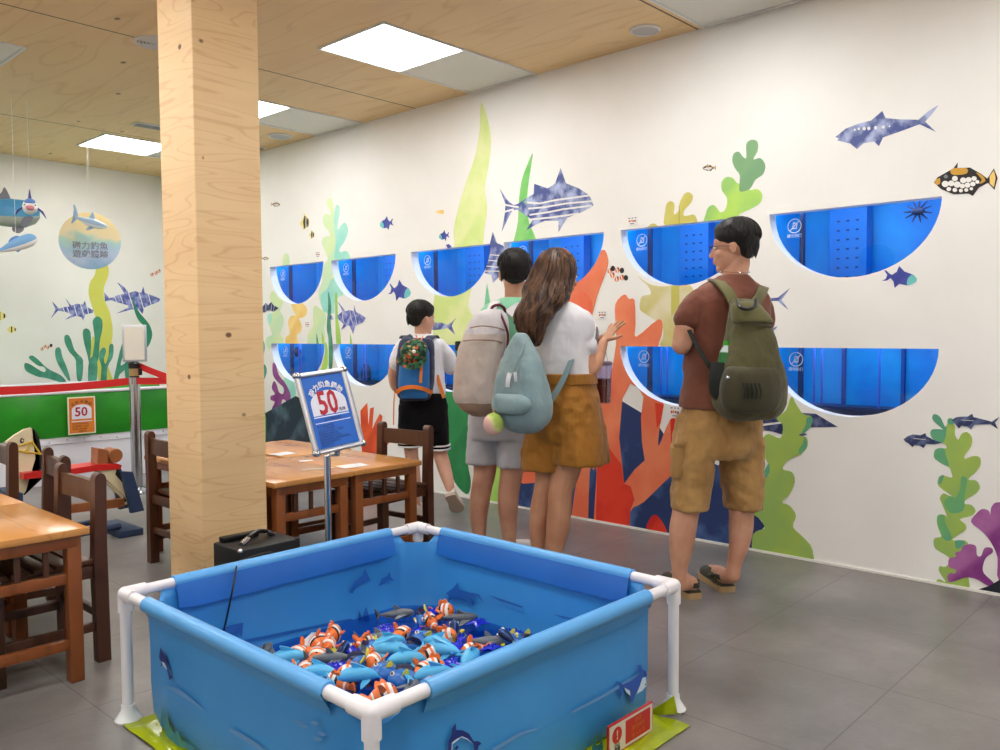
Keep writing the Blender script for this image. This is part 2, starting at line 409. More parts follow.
# fish swimming in three of the tanks
def tank_fish(px, py, x, L, label, name='tank_fish', spiky=False, vert=False):
    pl = Plane((x, 0, 0), (0, -1, 0), (0, 0, 1)); u, v = pl.uv(px, py)
    c = pl.pt(u, v); r = empty(name, c, 0, label, 'fish'); bm = newbm()
    ellip(bm, (0, 0, 0), (L * .12, L * .24, L * .15) if spiky else (L * .14, L * .42, L * .2) if not vert else (L * .14, L * .24, L * .45)); build('body', bm, TFISH, r)
    pf = Plane((0, 0, 0), (0, -1, 0), (0, 0, 1))
    if spiky:
        bm = newbm()
        for k in range(11):
            a = 2 * PI * k / 11; tube(bm, [(0, 0, 0), (L * .1 * math.sin(k), L * .5 * math.cos(a), L * .42 * math.sin(a))], [L * .06, L * .02], seg=5)
        build('fins', bm, TFISH, r)
    else:
        bm = newbm(); prism(bm, pf, [(-L * .38, 0), (-L * .62, L * .2), (-L * .55, 0), (-L * .62, -L * .2)], .004); build('tail', bm, TFISH, r)
        bm = newbm(); prism(bm, pf, [(-L * .1, L * .15), (L * .1, L * .32), (L * .2, L * .12)], .004); build('fin', bm, TFISH, r)
tank_fish(918, 211, D + .2, .13, 'spiny dark lionfish near the top corner of the nearest upper tank', 'lionfish', spiky=True)
tank_fish(366, 376, D + .25, .24, 'large dark fish near the bottom of the tank left of the boy', vert=True)
tank_fish(294, 352, D + .3, .26, 'dark blue fish in the lower tank above the price stand')
tank_fish(284, 283, D + .25, .14, 'small dark fish at the left of the far upper tank', vert=True)

# ceiling light panels: a lit square and an unlit square in one frame
FR = mat('panel_frame', (226, 226, 224), .4); OFF = mat('panel_off', (228, 226, 216), .5)
LIT = mat('panel_lit', (255, 255, 255), .5, emis=(255, 253, 250), es=PANEL)
k = 0
rowname = {7.12: 'farthest', 5.33: 'second far', 3.54: 'third', 1.76: 'fourth', -.02: 'fifth', -1.8: 'sixth'}
for xs, side in ((2.91, 'beside the mural wall'), (.5, 'on the left half of the ceiling'), (-1.9, 'far left')):
    for ys in (7.12, 5.33, 3.54, 1.76, -.02, -1.8):
        vis = xs > 2 and ys > 1 or (xs == .5 and ys in (5.33,))
        t = empty('ceiling_light', (xs, ys, H), 0, 'half-lit square ceiling light panel, %s one %s' % (rowname[ys], side), 'ceiling light', 'ceiling light panels')
        bm = newbm(); W = 1.255; L = .6
        for c, s in (((W / 2, .008, -.004), (W, .016, .014)), ((W / 2, L - .008, -.004), (W, .016, .014)), ((.008, L / 2, -.004), (.016, L - .032, .014)), ((W - .008, L / 2, -.004), (.016, L - .032, .014)), ((.61, L / 2, -.004), (.02, L - .032, .014))): box(bm, c, s, bev=.002)
        build('frame', bm, FR, t)
        bm = newbm(); box(bm, (.308, L / 2, -.001), (.584, L - .032, .006)); build('lit_diffuser', bm, LIT, t, smooth=False)
        bm = newbm(); box(bm, (.93, L / 2, -.001), (.61, L - .032, .006)); build('unlit_diffuser', bm, OFF, t, smooth=False)
# round speakers / diffusers and slot vents
SPG = mat('grille_grey', (196, 196, 196), .6, bump=.3, bscale=300)
def ceiling_disc(c, r, label, cat, rings=0):
    t = empty('ceiling_speaker' if not rings else 'air_diffuser', (c[0], c[1], H), 0, label, cat)
    bm = newbm(); lathe(bm, [(r, 0), (r, -.008), (r * .88, -.014), (r * .84, -.006)], seg=32, caps=False); build('rim', bm, mat('vent_white', (228, 226, 222), .4), t)
    bm = newbm()
    if rings:
        lathe(bm, [(r * .84, -.001), (.001, -.001)], seg=24, mi=1)
        for j in range(5): lathe(bm, [(r * (.8 - j * .15), -.004), (r * (.76 - j * .15), -.018), (r * (.72 - j * .15), -.004)], seg=28, caps=False)
        build('vanes', bm, [mat('vent_white', 0), mat('vent_dark', (70, 60, 54), .6)], t)
    else:
        lathe(bm, [(r * .85, -.001), (r * .85, -.007), (.001, -.009)], seg=28); build('grille', bm, SPG, t)
ceiling_disc((3.977, 2.608), .085, 'round grey ceiling speaker near the top of the mural wall', 'speaker')
ceiling_disc((3.959, 6.18), .1, 'round grey ceiling speaker beside the far dull light panel', 'speaker')
ceiling_disc((2.23, 4.72), .12, 'round white air diffuser with ring vanes half behind the pillar', 'vent', 1)
def slot(c, s, label):
    t = empty('slot_vent', (c[0], c[1], H), 0, label, 'vent'); bm = newbm(); box(bm, (0, 0, -.004), (s[0], s[1], .01), bev=.002); build('frame', bm, mat('vent_white', 0), t)
    bm = newbm()
    for j in range(3): box(bm, (0, (j - 1) * s[1] * .26, -.011), (s[0] * .9, s[1] * .16, .004))
    build('louvre', bm, mat('vent_grey', (150, 148, 150), .5), t)
slot((3.08, 6.62), (.3, .13), 'small grey slot vent in the ceiling left of the pillar')
slot((3.98, 6.72), (.3, .13), 'thin pale slot vent in the ceiling above the far mural')
# ================================================================== WALL PAINTINGS (flat decals on both walls)
def wc(name, a, b, sc=9, rg=(.38, .62)):
    return mat('ink_' + name, a, .5, c2=b, nscale=sc, ramp=rg)
LIMEP = wc('pale_lime', (226, 234, 170), (208, 228, 140), 5); GRN = wc('leaf_green', (108, 196, 96), (140, 210, 120), 8)
PALE = wc('pale_green', (216, 234, 176), (200, 228, 190), 4); AQUA = wc('aqua', (176, 230, 214), (150, 220, 208), 4)
SAGE = wc('sage', (130, 174, 124), (120, 166, 122), 6); LGRN = wc('light_green', (150, 202, 112), (180, 222, 100), 3.5)
OLIV = wc('olive', (208, 200, 106), (198, 190, 92), 6); OLIV2 = wc('olive_faded', (206, 196, 120), (224, 216, 184), 5)
YELL = wc('yellow', (248, 218, 142), (240, 200, 112), 6)
DKG = wc('deep_green', (52, 132, 98), (92, 168, 134), 8); TEAL = wc('teal', (90, 172, 150), (64, 140, 116), 8); TEALD = wc('teal_dark', (58, 138, 112), (70, 152, 124), 8)
EMER = wc('emerald', (44, 146, 84), (30, 128, 70), 6); CORA = wc('coral_orange', (240, 136, 96), (232, 112, 76), 4); CORR = wc('coral_red', (206, 28, 18), (226, 60, 36), 3, (.45, .6))
FLAME = wc('flame_orange', (234, 96, 44), (214, 72, 34), 8)
NAVY = wc('navy', (34, 56, 108), (84, 120, 176), 4.5, (.5, .72)); SLATE = wc('slate', (34, 50, 66), (88, 116, 132), 5, (.5, .72)); ROCK = mat('ink_rock', (24, 30, 44), .5)
INK = wc('fish_ink', (70, 86, 150), (178, 190, 226), 14, (.42, .64)); INKD = wc('fish_ink_dark', (38, 50, 96), (110, 120, 160), 24, (.45, .7))
INKB = wc('fish_indigo', (50, 62, 150), (66, 80, 170), 10); INKV = wc('fish_violet', (78, 88, 168), (160, 168, 220), 20, (.42, .62)); TURQ = mat('ink_turquoise', (110, 200, 200), .5)
KELP = wc('kelp_green', (164, 192, 88), (150, 184, 96), 5); KELT = wc('kelp_teal', (92, 164, 132), (110, 176, 110), 5)
PURP = wc('purple', (178, 108, 168), (130, 50, 128), 4, (.4, .6)); PURL = wc('purple_dark', (150, 80, 150), (130, 50, 128), 8)
BLK = mat('ink_black', (26, 24, 28), .5); WHT = mat('ink_white', (240, 238, 234), .5); GOLD = mat('ink_gold', (206, 156, 52), .5); YEL = mat('ink_yellow', (222, 204, 72), .5)
CLR = mat('ink_clown', (226, 120, 72), .5); CLR2 = mat('ink_red', (206, 70, 66), .5); GREY = mat('ink_grey', (120, 120, 130), .5); CREAM = mat('ink_cream', (240, 226, 140), .5)
_depth = {}
def decal(name, label, cat, plane, layers, mats, group=None, sm=3, lift=.0015, vmin=None, near=None):
    """layers: (px outline, material index or None, smooth?)"""
    L = []
    for l in layers:
        pts = l[0]; s = l[2] if len(l) > 2 else True
        uv = [plane.uv(*p) for p in pts]
        if s: uv = [(a, b) for a, b in spline(uv, sm)]
        L.append((uv, l[1]))
    cuts = []
    if plane is LONG:
        us = [p[0] for l in L for p in l[0]]; vs = [p[1] for l in L for p in l[0]]
        for w, o in zip(WIN, WOUT):
            if -w[0] + .45 > min(us) and -w[0] - .45 < max(us) and w[1] > min(vs) and w[1] - .4 < max(vs): cuts.append([(x, y) for x, y in o])
    bm = newbm(); flat_layers(bm, plane, L, cuts, h=lift, thick=.001, vmin=vmin)
    if not bm.faces: bm.free(); return None
    xs = [v.co for v in bm.verts]; c = sum(xs, Vector()) / len(xs); 
    for v in bm.verts: v.co -= c
    o = build(name, bm, mats, smooth=False, recalc=False); o.location = c
    return tag(o, label, cat, group)
A = (410, 100, 3.846); B_ = (258, 280, 7.5); C_ = (258, 190, 7.5); K = (640, 130, 7.143); Q = (560, 250, 5.357); Q2 = (560, 380, 5.357); G = (690, 400, 4.412); S = (880, 400, 6.25); S2 = (880, 490, 6.25); T = (780, 60, 4.545); U3_ = (330, 280, 7.5)
WS = 'wall painting'
# --- navy sea bed first (lowest), then corals over it
decal('painted_seabed', 'navy blue painted sea bed patch low on the wall behind the woman and man', WS, LONG, [([(484, 520), (487, 495), (500, 478), (530, 476), (560, 468), (590, 438), (622, 401), (642, 413), (660, 428), (668, 440), (700, 458), (720, 466), (745, 492), (758, 517), (765, 526), (758, 535), (752, 546), (760, 556), (800, 575), (640, 560), (560, 540)], 0, False)], [NAVY], lift=.0018, vmin=.013)
decal('painted_coral', 'big orange and red branching coral painted beneath the woman\'s drink', WS, LONG, [
 (zp(Q, [(345, 238), (370, 262), (400, 270), (405, 400), (410, 465), (530, 370), (550, 430), (525, 520), (520, 600), (540, 700), (556, 830), (555, 835), (535, 950), (530, 1050), (590, 910), (650, 900), (640, 1200), (595, 1210), (450, 1350), (375, 1405), (368, 1600), (190, 1600), (198, 1190), (180, 1180), (160, 1190), (138, 1600), (50, 1600), (80, 1300), (130, 1000), (200, 820), (262, 700), (300, 515), (298, 400), (298, 290)]), 0, True),
 (zp(Q2, [(448, 90), (435, 200), (440, 330), (455, 430), (400, 480), (345, 555), (318, 310), (335, 100), (378, 20), (420, 40)]), None, False),
 (zp(Q2, [(245, 340), (290, 400), (330, 450), (345, 555), (380, 570), (400, 640), (378, 700), (368, 900), (190, 900), (200, 440), (215, 380)]), 1, False),
 (zp(Q2, [(510, 120), (557, 132), (540, 230), (520, 260), (515, 200)]), 1, False),
 (zp(Q2, [(592, 210), (655, 200), (650, 500), (600, 505)]), 1, False)], [CORA, CORR], lift=.0024, vmin=.013)
decal('painted_coral', 'narrow orange coral arm painted from the middle window to the floor', WS, LONG, [([(602, 250), (608, 258), (607, 270), (597, 297), (590, 330), (584, 390), (576, 440), (571, 470), (556, 478), (538, 482), (519, 480), (528, 440), (550, 380), (565, 330), (570, 293), (585, 275)], 0), ([(574, 292), (592, 300), (588, 335), (560, 400), (540, 440), (530, 440), (550, 380), (565, 330)], 1)], [CORA, wc('coral_mid', (236, 96, 60), (240, 128, 90), 5)], lift=.003, vmin=.013)
decal('painted_coral', 'small rounded red coral tip painted at the skirting left of the brown-shirted man', WS, LONG, [(zp(Q2, [(468, 800), (485, 740), (510, 722), (530, 735), (555, 770), (570, 820)]), 0)], [CORR], lift=.003, vmin=.013)
decal('painted_seaweed', 'large olive green painted seaweed touching the floor right of the brown-shirted man', WS, LONG, [
 (zp(G, [(447, -15), (470, 20), (500, 62), (535, 72), (538, 105), (518, 135), (480, 155), (515, 165), (518, 205), (490, 238), (430, 268), (410, 305), (450, 318), (463, 360), (440, 415), (405, 450), (440, 466), (468, 510), (455, 560), (500, 605), (542, 665), (525, 790), (300, 760), (275, 620), (292, 580), (330, 565), (310, 525), (280, 500), (290, 440), (310, 370), (350, 330), (345, 280), (320, 230), (325, 165), (352, 150), (400, 168), (410, 110), (382, 80), (425, 45)]), 0),
 (zp(G, [(540, 75), (538, 105), (518, 135), (490, 150), (512, 110), (515, 80)]), 1), (zp(G, [(505, 160), (518, 205), (488, 238), (480, 220), (500, 190)]), 1), (zp(G, [(305, 370), (350, 325), (348, 280), (335, 300), (315, 340)]), 1)], [KELP, KELT], lift=.0024, vmin=.013)
decal('painted_shark', 'blurred grey shark painted behind the big seaweed under the nearest lower window', WS, LONG, [(zp((640, 350, 4.545), [(520, 325), (620, 300), (720, 284), (800, 290), (900, 350), (770, 352), (700, 362), (762, 384), (708, 402), (600, 370), (520, 360)]), 0, False), (zp((640, 350, 4.545), [(560, 335), (700, 318), (790, 322), (700, 326), (560, 345)]), None, False)], [INKD], lift=.0016)
decal('painted_seaweed', 'leafy green and teal painted seaweed at the right end of the wall', WS, LONG, [
 (zp(S, [(345, 88), (378, 108), (405, 165), (420, 150), (425, 118), (455, 118), (468, 170), (470, 220), (490, 248), (510, 212), (545, 200), (575, 235), (570, 290), (530, 345), (532, 368), (575, 352), (620, 355), (630, 400), (600, 450), (562, 482), (556, 500), (600, 503), (625, 545), (600, 585), (540, 622), (526, 648), (570, 655), (597, 690), (575, 722), (500, 744), (535, 778), (535, 812), (490, 842), (452, 876), (520, 876), (550, 898), (540, 962), (500, 1020), (540, 1082), (558, 1140), (540, 1190), (360, 1165), (365, 1118), (412, 1138), (370, 1072), (375, 1038), (410, 1042), (440, 992), (350, 932), (335, 888), (345, 862), (385, 852), (365, 802), (355, 752), (370, 717), (400, 717), (420, 727), (385, 642), (375, 612), (395, 584), (430, 597), (450, 600), (370, 540), (362, 500), (385, 470), (450, 485), (445, 450), (430, 420), (345, 370), (340, 325), (370, 302), (415, 302), (405, 275), (340, 250), (315, 215), (325, 185), (370, 182), (395, 185), (335, 130), (328, 100)]), 0),
 (zp(S, [(345, 88), (378, 108), (405, 165), (418, 170), (400, 262), (340, 250), (315, 215), (325, 185), (370, 182), (395, 185), (335, 130), (328, 100)]), 1),
 (zp(S, [(425, 118), (455, 118), (462, 150), (430, 150)]), 1), (zp(S, [(345, 310), (400, 302), (410, 340), (430, 415), (345, 368)]), 1), (zp(S, [(510, 480), (545, 500), (530, 600), (520, 690), (440, 705), (400, 640), (440, 600), (470, 610), (500, 560)]), 1),
 (zp(S, [(362, 722), (400, 720), (410, 770), (450, 860), (420, 880), (385, 850), (358, 760)]), 1), (zp(S, [(470, 880), (530, 880), (520, 910), (480, 930)]), 1), (zp(S, [(372, 480), (400, 470), (385, 520), (368, 520)]), 1)], [KELP, KELT], lift=.0014, vmin=.013)
decal('painted_coral', 'small mauve fan coral painted low in front of the leafy seaweed', WS, LONG, [(zp(S2, [(420, 540), (435, 575), (480, 565), (540, 545), (600, 555), (660, 590), (690, 604), (712, 580), (650, 520), (645, 470), (665, 420), (705, 390), (698, 362), (655, 362), (632, 412), (606, 405), (600, 350), (560, 338), (520, 350), (505, 380), (470, 392), (478, 418), (435, 425), (430, 480), (475, 497), (470, 520), (440, 518)]), 0)], [PURP], lift=.0028, vmin=.013)
decal('painted_coral', 'tall purple coral painted at the far right edge of the wall', WS, LONG, [(zp(S2, [(570, 200), (600, 150), (640, 118), (680, 130), (690, 155), (695, 110), (720, 80), (760, 75), (860, 60), (980, 120), (1000, 300), (900, 560), (745, 570), (735, 420), (690, 320), (640, 260)]), 0)], [PURP], lift=.0022, vmin=.013)
decal('painted_rock', 'black painted rock at the bottom right corner of the wall', WS, LONG, [(zp(S2, [(590, 628), (680, 600), (750, 560), (860, 520), (1000, 500), (1100, 760), (760, 700)]), 0, False)], [ROCK], lift=.0032, vmin=.013)
# --- above the windows
decal('painted_seaweed', 'tall wavy pale lime blade of seaweed reaching almost to the ceiling', WS, LONG, [(zp(A, [(273, 10), (298, 70), (312, 160), (303, 250), (288, 340), (297, 420), (285, 500), (278, 600), (250, 680), (225, 790), (258, 860), (270, 960), (205, 1010), (130, 1050), (105, 990), (90, 900), (95, 750), (165, 600), (168, 500), (185, 420), (215, 320), (250, 220), (268, 120)]), 0)], [LIMEP], lift=.0012)
decal('painted_seaweed', 'slim green pointed blade of seaweed behind the striped tuna', WS, LONG, [(zp(A, [(472, 205), (465, 260), (455, 330), (450, 400), (458, 470), (483, 530), (490, 580), (390, 580), (400, 540), (415, 470), (418, 400), (430, 310), (455, 240)]), 0)], [GRN], lift=.0012)
decal('painted_seaweed', 'short green blade of seaweed beside the young man\'s ear', WS, LONG, [([(487, 283), (490, 300), (491, 330), (486, 340), (484, 310)], 0, False)], [wc('mint_blade', (110, 196, 150), (130, 206, 160))])
decal('painted_seaweed', 'two-tone green lobed seaweed painted above the man\'s head', WS, LONG, [
 (zp(K, [(800, 80), (830, 92), (833, 140), (800, 218), (850, 208), (885, 245), (872, 305), (820, 350), (792, 392), (785, 430), (835, 421), (872, 458), (860, 520), (790, 565), (735, 588), (705, 615), (690, 700), (465, 700), (470, 600), (490, 552), (525, 535), (552, 560), (575, 588), (605, 575), (622, 530), (620, 480), (585, 430), (585, 370), (620, 335), (665, 345), (690, 375), (716, 380), (718, 320), (690, 275), (670, 220), (680, 175), (705, 165), (735, 195), (764, 205), (768, 110)]), 0),
 (zp(K, [(800, 70), (840, 85), (840, 150), (810, 210), (860, 200), (895, 250), (880, 315), (825, 355), (785, 420), (715, 440), (712, 380), (712, 320), (680, 275), (660, 220), (670, 170), (705, 155), (735, 190), (760, 198), (760, 100)]), 1)], [LGRN, SAGE], lift=.0012)
decal('painted_seaweed', 'mustard two-lobed seaweed painted on the top edge of the window left of the man', WS, LONG, [(zp(K, [(187, 700), (183, 570), (195, 522), (225, 508), (247, 535), (243, 602), (275, 580), (285, 520), (318, 458), (350, 445), (378, 472), (365, 520), (320, 570), (312, 610), (345, 612), (385, 605), (408, 645), (410, 720)]), 0), (zp(K, [(279, 540), (283, 540), (284, 720), (280, 720)]), 1, False)], [OLIV, mat('ink_olive_line', (150, 140, 60), .5)])
decal('painted_seaweed', 'tiny mustard seaweed tip at the window edge below the label card', WS, LONG, [(zp(K, [(60, 700), (70, 680), (92, 667), (120, 678), (128, 700)]), 0)], [OLIV])
decal('painted_seaweed', 'faded olive seaweed painted between the upper and lower windows behind the man', WS, LONG, [(zp(Q, [(418, 138), (450, 165), (488, 185), (560, 195), (700, 190), (720, 300), (720, 540), (545, 520), (552, 470), (552, 420), (520, 385), (470, 350), (430, 320), (430, 270), (445, 245), (488, 235), (470, 190), (440, 165)]), 0), (zp(Q, [(596, 190), (640, 190), (640, 300), (596, 360)]), 1, False)], [OLIV2, OLIV], lift=.0013)
# --- left cluster
decal('painted_seaweed', 'tall pale green and aqua lobed seaweed painted between the two far windows', WS, LONG, [
 (zp(C_, [(520, 75), (545, 60), (560, 95), (568, 150), (576, 178), (582, 130), (596, 112), (612, 130), (610, 190), (598, 250), (600, 300), (625, 262), (655, 245), (675, 290), (665, 350), (640, 400), (612, 440), (620, 468), (658, 456), (683, 480), (685, 530), (560, 540), (600, 640), (640, 780), (606, 800), (575, 840), (572, 920), (540, 925), (500, 915), (480, 880), (460, 820), (455, 760), (480, 690), (482, 640), (490, 560), (525, 520), (500, 450), (480, 400), (490, 360), (520, 345), (540, 350), (532, 310), (495, 265), (487, 215), (505, 182), (530, 184), (545, 182), (535, 140), (518, 105)]), 0),
 (zp(C_, [(582, 130), (596, 112), (612, 130), (610, 190), (598, 250), (600, 300), (625, 262), (655, 245), (675, 290), (665, 350), (640, 400), (612, 440), (620, 468), (658, 456), (683, 480), (685, 530), (575, 530), (585, 400), (570, 250)]), 1),
 (zp(C_, [(560, 660), (610, 720), (640, 780), (606, 800), (575, 840), (572, 920), (540, 925), (500, 915), (480, 880), (470, 790), (520, 740)]), 1)], [PALE, AQUA], lift=.001)
decal('painted_seaweed', 'pale green seaweed tip above the farthest visible window', WS, LONG, [(zp(C_, [(188, 580), (188, 520), (200, 480), (222, 478), (235, 510), (232, 580)]), 0)], [PALE])
decal('painted_seaweed', 'pale green lobed seaweed painted nearest the pillar', WS, LONG, [(zp(B_, [(95, 100), (120, 85), (150, 130), (188, 165), (165, 230), (185, 262), (195, 310), (180, 370), (165, 410), (188, 440), (190, 500), (100, 500), (88, 530), (60, 475), (68, 430), (105, 412), (98, 380), (75, 310), (75, 262), (110, 250), (122, 205), (92, 150)]), 0), (zp(B_, [(75, 262), (104, 252), (104, 300), (92, 335), (78, 320)]), 1)], [PALE, AQUA])
decal('painted_seaweed', 'yellow lobed seaweed painted between the far upper and lower windows', WS, LONG, [(zp(B_, [(258, 170), (340, 180), (370, 230), (350, 275), (308, 290), (328, 340), (320, 390), (290, 420), (310, 500), (212, 500), (210, 430), (240, 400), (226, 330), (238, 280), (262, 265), (285, 265), (262, 220)]), 0)], [YELL])
decal('painted_seaweed', 'pale green seaweed clump painted right of the yellow seaweed', WS, LONG, [(zp(B_, [(415, 215), (435, 192), (465, 215), (500, 240), (512, 300), (495, 360), (502, 410), (492, 500), (380, 500), (377, 410), (397, 375), (415, 340)]), 0)], [PALE], lift=.0016)
decal('painted_seaweed', 'long dark green blade painted between the two far lower windows', WS, LONG, [(zp(B_, [(527, 85), (545, 150), (550, 230), (545, 300), (553, 400), (562, 500), (558, 655), (534, 655), (530, 450), (517, 350), (528, 200)]), 0)], [DKG], lift=.0024)
decal('painted_seaweed', 'long yellow-green blade painted right of the dark green blade', WS, LONG, [(zp(B_, [(578, 110), (594, 110), (600, 280), (615, 380), (622, 500), (590, 500), (582, 300)]), 0)], [LGRN], lift=.002)
for pts, lab in (([(440, 400), (450, 440), (462, 500), (440, 500)], 'tiny dark green spike over the window left of the price stand'), ([(478, 385), (495, 430), (502, 500), (484, 500)], 'tiny light green spike over the window left of the price stand'), ([(692, 400), (704, 450), (706, 500), (690, 500)], 'tiny lime spike below the butterfly fish')):
    decal('painted_seaweed', lab, WS, LONG, [(zp(B_, pts), 0, False)], [DKG if 'dark' in lab else LGRN], lift=.0028)
decal('painted_seaweed', 'green tapering leaf painted above the top right corner of the price stand', WS, LONG, [(zp(B_, [(500, 470), (516, 480), (524, 540), (520, 655), (470, 700), (490, 600), (505, 540)]), 0)], [LGRN], lift=.002)
decal('painted_coral', 'purple knobbly coral painted left of the price stand', WS, LONG, [([(273, 363), (276, 365), (279, 375), (286, 384), (291, 396), (288, 402), (283, 399), (281, 405), (277, 411), (272, 409), (275, 402), (271, 400), (271, 396), (275, 394), (272, 388), (274, 381), (277, 385), (279, 392), (283, 394), (284, 388), (277, 381), (273, 374)], 0)], [PURL], lift=.0022)
decal('painted_seaweed', 'teal seaweed lobe painted just right of the pillar edge', WS, LONG, [([(258, 344), (263, 340), (265, 348), (262, 358), (258, 362)], 0), ([(258, 372), (264, 364), (267, 372), (262, 384), (258, 388)], 0)], [TEAL])
decal('painted_seaweed', 'aqua lobes painted under the lower window behind the price stand', WS, LONG, [([(284, 378), (292, 380), (296, 390), (294, 400), (286, 400), (283, 390)], 0)], [AQUA], lift=.0012)
decal('painted_rock', 'slate blue swirled rock painted behind the price stand', WS, LONG, [([(250, 425), (262, 415), (296, 396), (304, 400), (330, 405), (345, 440), (348, 480), (250, 470)], 0, False)], [SLATE], lift=.003, vmin=.013)
decal('painted_seaweed', 'bright green strip of seaweed painted beside the slate rock', WS, LONG, [([(252, 405), (265, 410), (266, 440), (264, 470), (252, 470)], 0)], [GRN], lift=.0036, vmin=.013)
decal('painted_coral', 'flame orange branching coral painted behind the wooden chair', WS, LONG, [(zp((340, 380, 5.357), [(110, 165), (125, 145), (147, 122), (150, 170), (152, 245), (158, 200), (162, 152), (182, 145), (178, 200), (174, 262), (195, 215), (215, 180), (228, 195), (215, 260), (245, 280), (272, 300), (270, 330), (220, 390), (200, 480), (210, 640), (110, 620), (120, 390), (105, 280), (112, 240)]), 0, False)], [FLAME], lift=.0018, vmin=.013)
decal('painted_seaweed', 'broad emerald green seaweed painted right of the boy\'s shorts', WS, LONG, [([(440, 388), (455, 392), (470, 394), (474, 402), (470, 425), (467, 445), (468, 465), (471, 482), (468, 494), (460, 489), (453, 478), (448, 460), (442, 440), (438, 410)], 0)], [EMER], lift=.0016, vmin=.013)
decal('painted_seaweed', 'lime green strip of seaweed painted between the young man\'s legs', WS, LONG, [([(486, 452), (502, 440), (503, 470), (498, 520), (484, 520), (488, 480)], 0)], [LGRN], lift=.0022, vmin=.013)
# --- fish on the long wall
FISH = 'painted fish'
decal('painted_tuna', 'large blue striped tuna with white bands painted above the woman and young man', FISH, LONG, [
 (zp(A, [(707, 405), (690, 366), (650, 340), (600, 320), (580, 262), (558, 322), (530, 340), (478, 322), (476, 362), (440, 382), (415, 400), (398, 404), (375, 385), (345, 340), (368, 400), (365, 440), (354, 505), (380, 450), (395, 424), (415, 422), (440, 440), (472, 462), (447, 502), (490, 476), (520, 464), (572, 464), (572, 507), (604, 452), (650, 436)]), 0, False)]
 + [(zp(A, strip(p, 7)), None, False) for p in ([(440, 393), (500, 398), (560, 385), (700, 366)], [(455, 418), (520, 412), (600, 398), (712, 388)], [(460, 442), (530, 432), (590, 420), (700, 406)], [(460, 460), (540, 452), (600, 444), (650, 436)], [(362, 402), (400, 410), (420, 412)], [(365, 430), (400, 420)])], [INK], lift=.0022)
decal('painted_tuna', 'grey-blue striped fish swimming upward beside the young man\'s head', FISH, LONG, [(zp((440, 230, 5), [(265, 10), (285, 65), (310, 75), (345, 100), (340, 150), (310, 220), (265, 265), (258, 225), (225, 215), (235, 160), (250, 110), (250, 70)]), 0, False)] + [(zp((440, 230, 5), strip(p, 5)), None, False) for p in ([(235, 122), (320, 130)], [(232, 150), (320, 158)], [(228, 180), (310, 188)], [(225, 205), (300, 206)])], [INK], lift=.0024)
decal('painted_tuna', 'blue tuna with white dots painted high on the right of the wall', FISH, LONG, [(zp(T, [(252, 350), (300, 312), (350, 292), (415, 275), (465, 232), (480, 264), (540, 270), (630, 272), (672, 235), (720, 205), (692, 245), (660, 280), (710, 328), (635, 292), (560, 320), (468, 352), (450, 392), (428, 370), (380, 378), (350, 405), (320, 380), (262, 366), (268, 356)]), 0, False)] + [(zp(T, [(x + r * math.cos(t * PI / 4), y + r * 1.1 * math.sin(t * PI / 4)) for t in range(8)]), None, False) for x, y, r in ((340, 317, 5), (358, 313, 6), (383, 312, 8), (404, 311, 8), (435, 308, 8), (470, 305, 7), (498, 301, 4))], [INK], lift=.0016)
def trigger(label, crop, k, flip, mats=None):
    sx, sy, s = crop
    def m(pts): return [(sx + x * s * (-1 if flip else 1), sy + y * s) for x, y in pts]
    L = [(m([(-1, .05), (-.88, -.12), (-.35, -.42), (-.2, -.62), (-.22, -.42), (.2, -.45), (.6, -.22), (.78, -.08), (1.0, -.42), (1.12, -.1), (1.02, .3), (.8, .06), (.5, .22), (.3, .5), (.15, .42), (-.35, .44), (-.75, .28)]), 0, False),
         (m([(-.45, -.35), (-.3, -.43), (.1, -.42), (.1, -.25), (-.2, -.2), (-.4, -.22)]), 1), (m([(-.97, .0), (-.8, -.1), (-.8, .1), (-.92, .12)]), 1), (m([(.86, -.16), (1.0, -.36), (1.06, -.1), (1.0, .22), (.86, .08)]), 2, False), (m([(.4, -.28), (.6, -.2), (.72, .0), (.5, .1), (.6, -.05)]), 1)]
    rnd = random.Random(3)
    for i, (x, y, r) in enumerate(((-.62, .1, .12), (-.42, .08, .11), (-.3, -.08, .1), (-.22, .12, .12), (-.02, -.02, .11), (.16, -.04, .1), (.34, -.08, .09), (-.05, .17, .09), (.12, .14, .1), (.3, .1, .09), (-.5, .27, .08), (-.3, .3, .08), (-.1, .32, .07), (.08, .3, .07), (.45, .03, .07), (.25, .26, .06))):
        L.append((m([(x + r * math.cos(t * PI / 5), y + r * .9 * math.sin(t * PI / 5)) for t in range(10)]), 3, False))
    L.append((m([(-.68, -.14), (-.6, -.22), (-.52, -.14), (-.6, -.08)]), 4))
    decal('painted_triggerfish', label, FISH, LONG, L, [BLK, GOLD, YEL, WHT, GREY], lift=.002, sm=2)
trigger('clown triggerfish with white spots and yellow tail high on the right', (964, 181, 30), 1, False)
trigger('small black and white triggerfish painted above the man', (709, 168, 6.4), 1, False)
trigger('tiny black and white triggerfish high beside the pillar', (276, 204.5, 4.4), 1, True)
trigger('tiny triggerfish low beside the pillar edge', (265.5, 258.5, 3.4), 1, True)
def bluefish(label, crop, pts, tip):
    decal('painted_triggerfish', label, FISH, LONG, [(zp(crop, pts), 0, False), (zp(crop, tip), 1)], [INKB, TURQ], lift=.0018)
bf = [(475, 55), (455, 28), (448, 32), (462, 62), (455, 92), (436, 106), (460, 104), (478, 85), (492, 110), (498, 158), (520, 128), (560, 140), (598, 118), (606, 92), (590, 62), (545, 38), (520, -2), (508, 40), (485, 62)]
tipb = [(605, 90), (585, 60), (562, 90), (560, 138), (598, 118)]
bluefish('indigo triggerfish with turquoise face left of the boy\'s head', U3_, bf, tipb)
